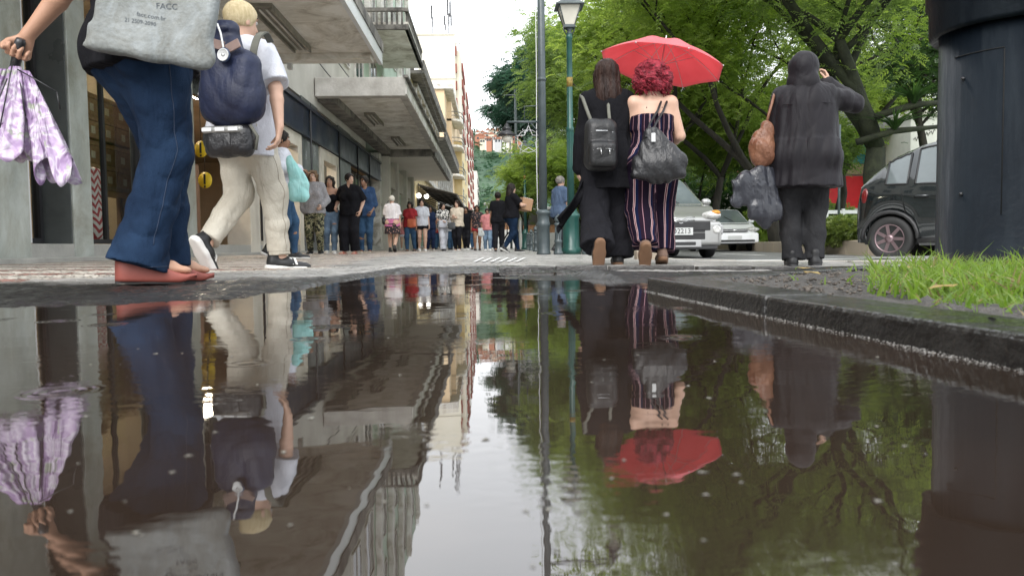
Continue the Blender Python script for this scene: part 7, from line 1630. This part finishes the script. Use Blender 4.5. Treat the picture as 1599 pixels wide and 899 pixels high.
# brown bag and dark plastic bundle of the hooded figure
bb = empty('shoulder_bag', wpt(1190, 228, 6.12), R(10), 'brown puckered leather bag at the hip of the rain jacket', 'bag')
Q = SDF(); Q.ell((0, 0, -.05), (.10, .08, .13), .04); Q.seg((.0, 0, .0), (.035, .0, .14), .085, .05, .7, k=.04); Q.mesh('bag', leather_br, bb, .008, folds(13, .012, (18, 18, 12)))
mb = MB(); mb.tube([(.03, 0, .14), (.06, .0, .25), (.11, .02, .38), (.16, .08, .44)], .012, 6); mb.build('strap', leather_br, bb)
plb = mat('dark_plastic', (.018, .019, .026), .28, col2=(.035, .037, .046), vs=5, bump=.3, bs=25)
wrinkle(plb, 4.5, .010, (1, 1, .5))
du = empty('plastic_bag', wpt(1183, 296, 6.1), R(8), 'crumpled dark grey plastic bag held low by the hooded person, flaring to one side', 'bag')
Q = SDF(); Q.seg((.06, 0, .13), (.07, 0, -.16), .06, .13, .42, k=.03); Q.seg((.02, .0, .09), (-.21, .0, .03), .06, .05, .5, k=.03, cap=True); Q.seg((.0, 0, .03), (-.17, 0, -.09), .11, .05, .4, k=.03); Q.box((.06, 0, -.17), (.24, .09, .13), .03, .03); Q.mesh('bag', plb, du, .008, folds(14, .010, (15, 15, 13)))
mb = MB(); mb.tube([(.05, 0, .12), (.055, 0, .17), (.07, -.01, .215)], [.02, .014, .018], 7); mb.build('twisted_handle', plb, du)
# mint bag
mg = empty('shoulder_bag', wpt(470, 287, 9.1), R(10), 'pale mint cloth bag carried by the person in white sleeves', 'bag')
Q = SDF(); Q.box((.01, 0, -.08), (.24, .10, .28), .08, .04); Q.seg((-.03, 0, .08), (-.08, 0, .30), .09, .03, .5, k=.05); Q.mesh('bag', cloth('mint_cloth', (.25, .52, .50), c2=(.36, .62, .60)), mg, .011, folds(15, .014, (14, 14, 8)))
# small bags down the pavement
def smallbag(name, P, off, dims, m, label, strap=True):
    o = empty(name, tuple(P.world(off)), P.root.rotation_euler.z, label, 'bag'); Q = SDF(); Q.box((0, 0, 0), dims, .03, .02); Q.ell((0, 0, -dims[2]*.2), (dims[0]*.5, dims[1]*.6, dims[2]*.4), .03); Q.mesh('bag', m, o, .0125, folds(17, .006, (14, 14, 12)))
    if strap:
        mb = MB(); s = 1 if off[0] < 0 else -1; mb.tube([(-dims[0]*.3, 0, dims[2]*.45), (s*.05, -off[1]*.7, .42), (s*.12, -off[1]+.02, .52)], .008, 5); mb.build('strap', m, o)
smallbag('handbag', EL, (-.20, .02, .82), (.10, .20, .20), leather_b, 'black handbag at the side of the white haired person')
smallbag('handbag', FP[643], (-.10, .16, .86), (.26, .09, .24), oran, 'orange red shoulder bag on the wine red top')
smallbag('handbag', FP[694], (.10, .19, .86), (.28, .09, .22), whitec, 'white bag across the spotted blouse')
smallbag('handbag', FP[716], (.12, .17, .80), (.24, .09, .20), mat('grey_leather', (.08, .085, .09), .5), 'grey bag below the folded arms')
smallbag('handbag', FP[674], (.22, .05, .80), (.18, .10, .30), mat('teal_plastic', (.05, .42, .36), .5), 'bright teal bag in the hand of the person in navy', False)
smallbag('handbag', FP[763], (.20, .02, .62), (.22, .10, .26), mat('pale_plastic', (.45, .47, .46), .5), 'pale carrier bag beside the short person in pink', False)
smallbag('handbag', PM, (.27, .10, .62), (.10, .20, .36), mat('green_plastic', (.10, .55, .20), .5), 'bright green bag carried by the person in blue behind the bollards', False)
# red umbrella
ru = empty('open_umbrella', wpt(1034, 108, 6.55), 0, 'open coral red umbrella above the two walkers', 'umbrella'); TR = Matrix.Rotation(R(11), 4, 'Y') @ Matrix.Rotation(R(-4), 4, 'X') @ Matrix.Rotation(R(10), 4, 'Z')
um = bpy.data.materials.new('umbrella_red'); um.use_nodes = True; t = um.node_tree; t.nodes.clear(); out = t.nodes.new('ShaderNodeOutputMaterial'); d_ = nn(t, 'ShaderNodeBsdfPrincipled', Roughness=.5); tl = nn(t, 'ShaderNodeBsdfTranslucent'); n_ = nn(t, 'ShaderNodeTexNoise', Scale=4.); g_ = t.nodes.new('ShaderNodeTexCoord'); t.links.new(g_.outputs['Object'], n_.inputs['Vector'])
c_r = ramp(t, n_.outputs['Fac'], [(.35, (.84, .19, .22)), (.65, (.90, .24, .27))]); t.links.new(c_r, d_.inputs['Base Color']); t.links.new(c_r, tl.inputs[0]); mx_ = nn(t, 'ShaderNodeMixShader'); mx_.inputs[0].default_value = .5; t.links.new(d_.outputs[0], mx_.inputs[1]); t.links.new(tl.outputs[0], mx_.inputs[2]); t.links.new(mx_.outputs[0], out.inputs[0])
Ru, Hu = .535, .215; n8 = 8; nr = 16; na = 64; Vv = []
def umb(t_, a):
    seg_ = (a/(2*math.pi)*n8) % 1; e = abs(seg_-.5)*2                      # 1 at a rib, 0 mid-panel
    r = Ru*t_*(1-.075*(1-e*e)*t_**2); z = Hu*(1-t_**1.9)-.016*(1-e*e)*math.sin(math.pi*min(1, t_*1.02))+.01*(1-e*e)*t_**6
    return Vector((r*math.cos(a), r*math.sin(a), z))
for i in range(nr+1):
    for j in range(na): Vv.append(tuple(TR @ umb(max(.002, i/nr), 2*math.pi*j/na)))
Ff = [(i*na+j, (i+1)*na+j, (i+1)*na+(j+1) % na, i*na+(j+1) % na) for i in range(nr) for j in range(na)]
cn = mesh_obj('canopy', Vv, Ff, um, ru, True); md = cn.modifiers.new('s', 'SOLIDIFY'); md.thickness = .0012
for k in range(n8):
    a = 2*math.pi*k/n8; mb = MB(); mb.tube([tuple(TR @ (umb(max(.02, i/10), a)-Vector((0, 0, .006)))) for i in range(11)], .0026, 5); mb.build('rib', metal_w, ru)
    mb = MB(); mb.tube([tuple(TR @ Vector((.01*math.cos(a), .01*math.sin(a), Hu-.20))), tuple(TR @ (umb(.52, a)-Vector((0, 0, .008))))], .0024, 5); mb.build('stretcher', metal_w, ru)
    mb = MB(); mb.ball(tuple(TR @ (umb(1, a)-Vector((0, 0, .003)))), .006, 6); mb.build('rib_tip', metal_w, ru)
mb = MB(); mb.tube([tuple(TR @ Vector((0, 0, Hu+.05))), tuple(TR @ Vector((0, 0, Hu-.0)))], [.004, .008], 8); mb.build('ferrule', metal_w, ru)
mb = MB(); mb.tube([tuple(TR @ Vector((0, 0, Hu))), tuple(TR @ Vector((0, 0, -.45)))], .007, 8); mb.build('shaft', metal_w, ru); mb = MB(); mb.tube([tuple(TR @ Vector((0, 0, -.44))), tuple(TR @ Vector((0, 0, -.54)))], .014, 10); mb.build('handle', metal_d, ru)
# small grate beside the kerb ramp and a beige kerb block behind the striped legs
kb = empty('stone_block', (*G(1014, 8.6), gzf(*G(1014, 8.6))), YAW, 'low beige stone block on the pavement edge, between the striped legs and the coat', 'block'); mb = MB(); mb.box(-.15, .15, -.1, .1, -.02, .10); mb.build('block', beige, kb, .012)

# stitched seams laid on the trousers of the two nearest walkers
def hits(ob, rays):
    me = ob.data; bv = BVHTree.FromPolygons([v_.co[:] for v_ in me.vertices], [p_.vertices[:] for p_ in me.polygons]); out = []
    for o_, d_ in rays:
        h = bv.ray_cast(Vector(o_), Vector(d_))
        if h[0] is not None and (not out or (h[0]-out[-1]).length < .09): out.append(h[0]+h[1]*.0008)
    return out
def seams(P, ob, m, hem=True):
    for i, sg in ((0, -1), (1, 1)):
        A, K, H_ = P.ankle[i], P.knee[i], P.hips[i]; rays = []
        for t_ in np.linspace(.04, .97, 60):
            c = A+(K-A)*(t_*2) if t_ < .5 else K+(H_-K)*(t_*2-1); rays.append(((c[0]+sg*.5, c[1]-.01, c[2]), (-sg, 0, 0)))
        p_ = hits(ob, rays)
        if len(p_) > 6: mb = MB(); mb.tube(p_, .0016, 5); mb.build('seam', m, ob)
        zs = [v_.co.z for v_ in ob.data.vertices if (v_.co.x-A[0])**2+(v_.co.y-A[1])**2 < .04]
        if zs:
            z_ = min(zs)+.028; rays = [((A[0]+.4*math.cos(a), A[1]+.4*math.sin(a), z_), (-math.cos(a), -math.sin(a), 0)) for a in np.linspace(0, 2*math.pi, 60)]; p_ = hits(ob, rays)
            if len(p_) > 20: mb = MB(); mb.tube(p_, .0014, 5); mb.build('hem_stitching', m, ob)
seams(P1, next(c for c in P1.root.children if c.name.startswith('jeans')), mat('denim_thread', (.016, .028, .056), .8, var=.3, vs=60)); seams(P2, next(c for c in P2.root.children if c.name.startswith('trousers')), mat('beige_thread', (.20, .17, .13), .8, var=.3, vs=60))
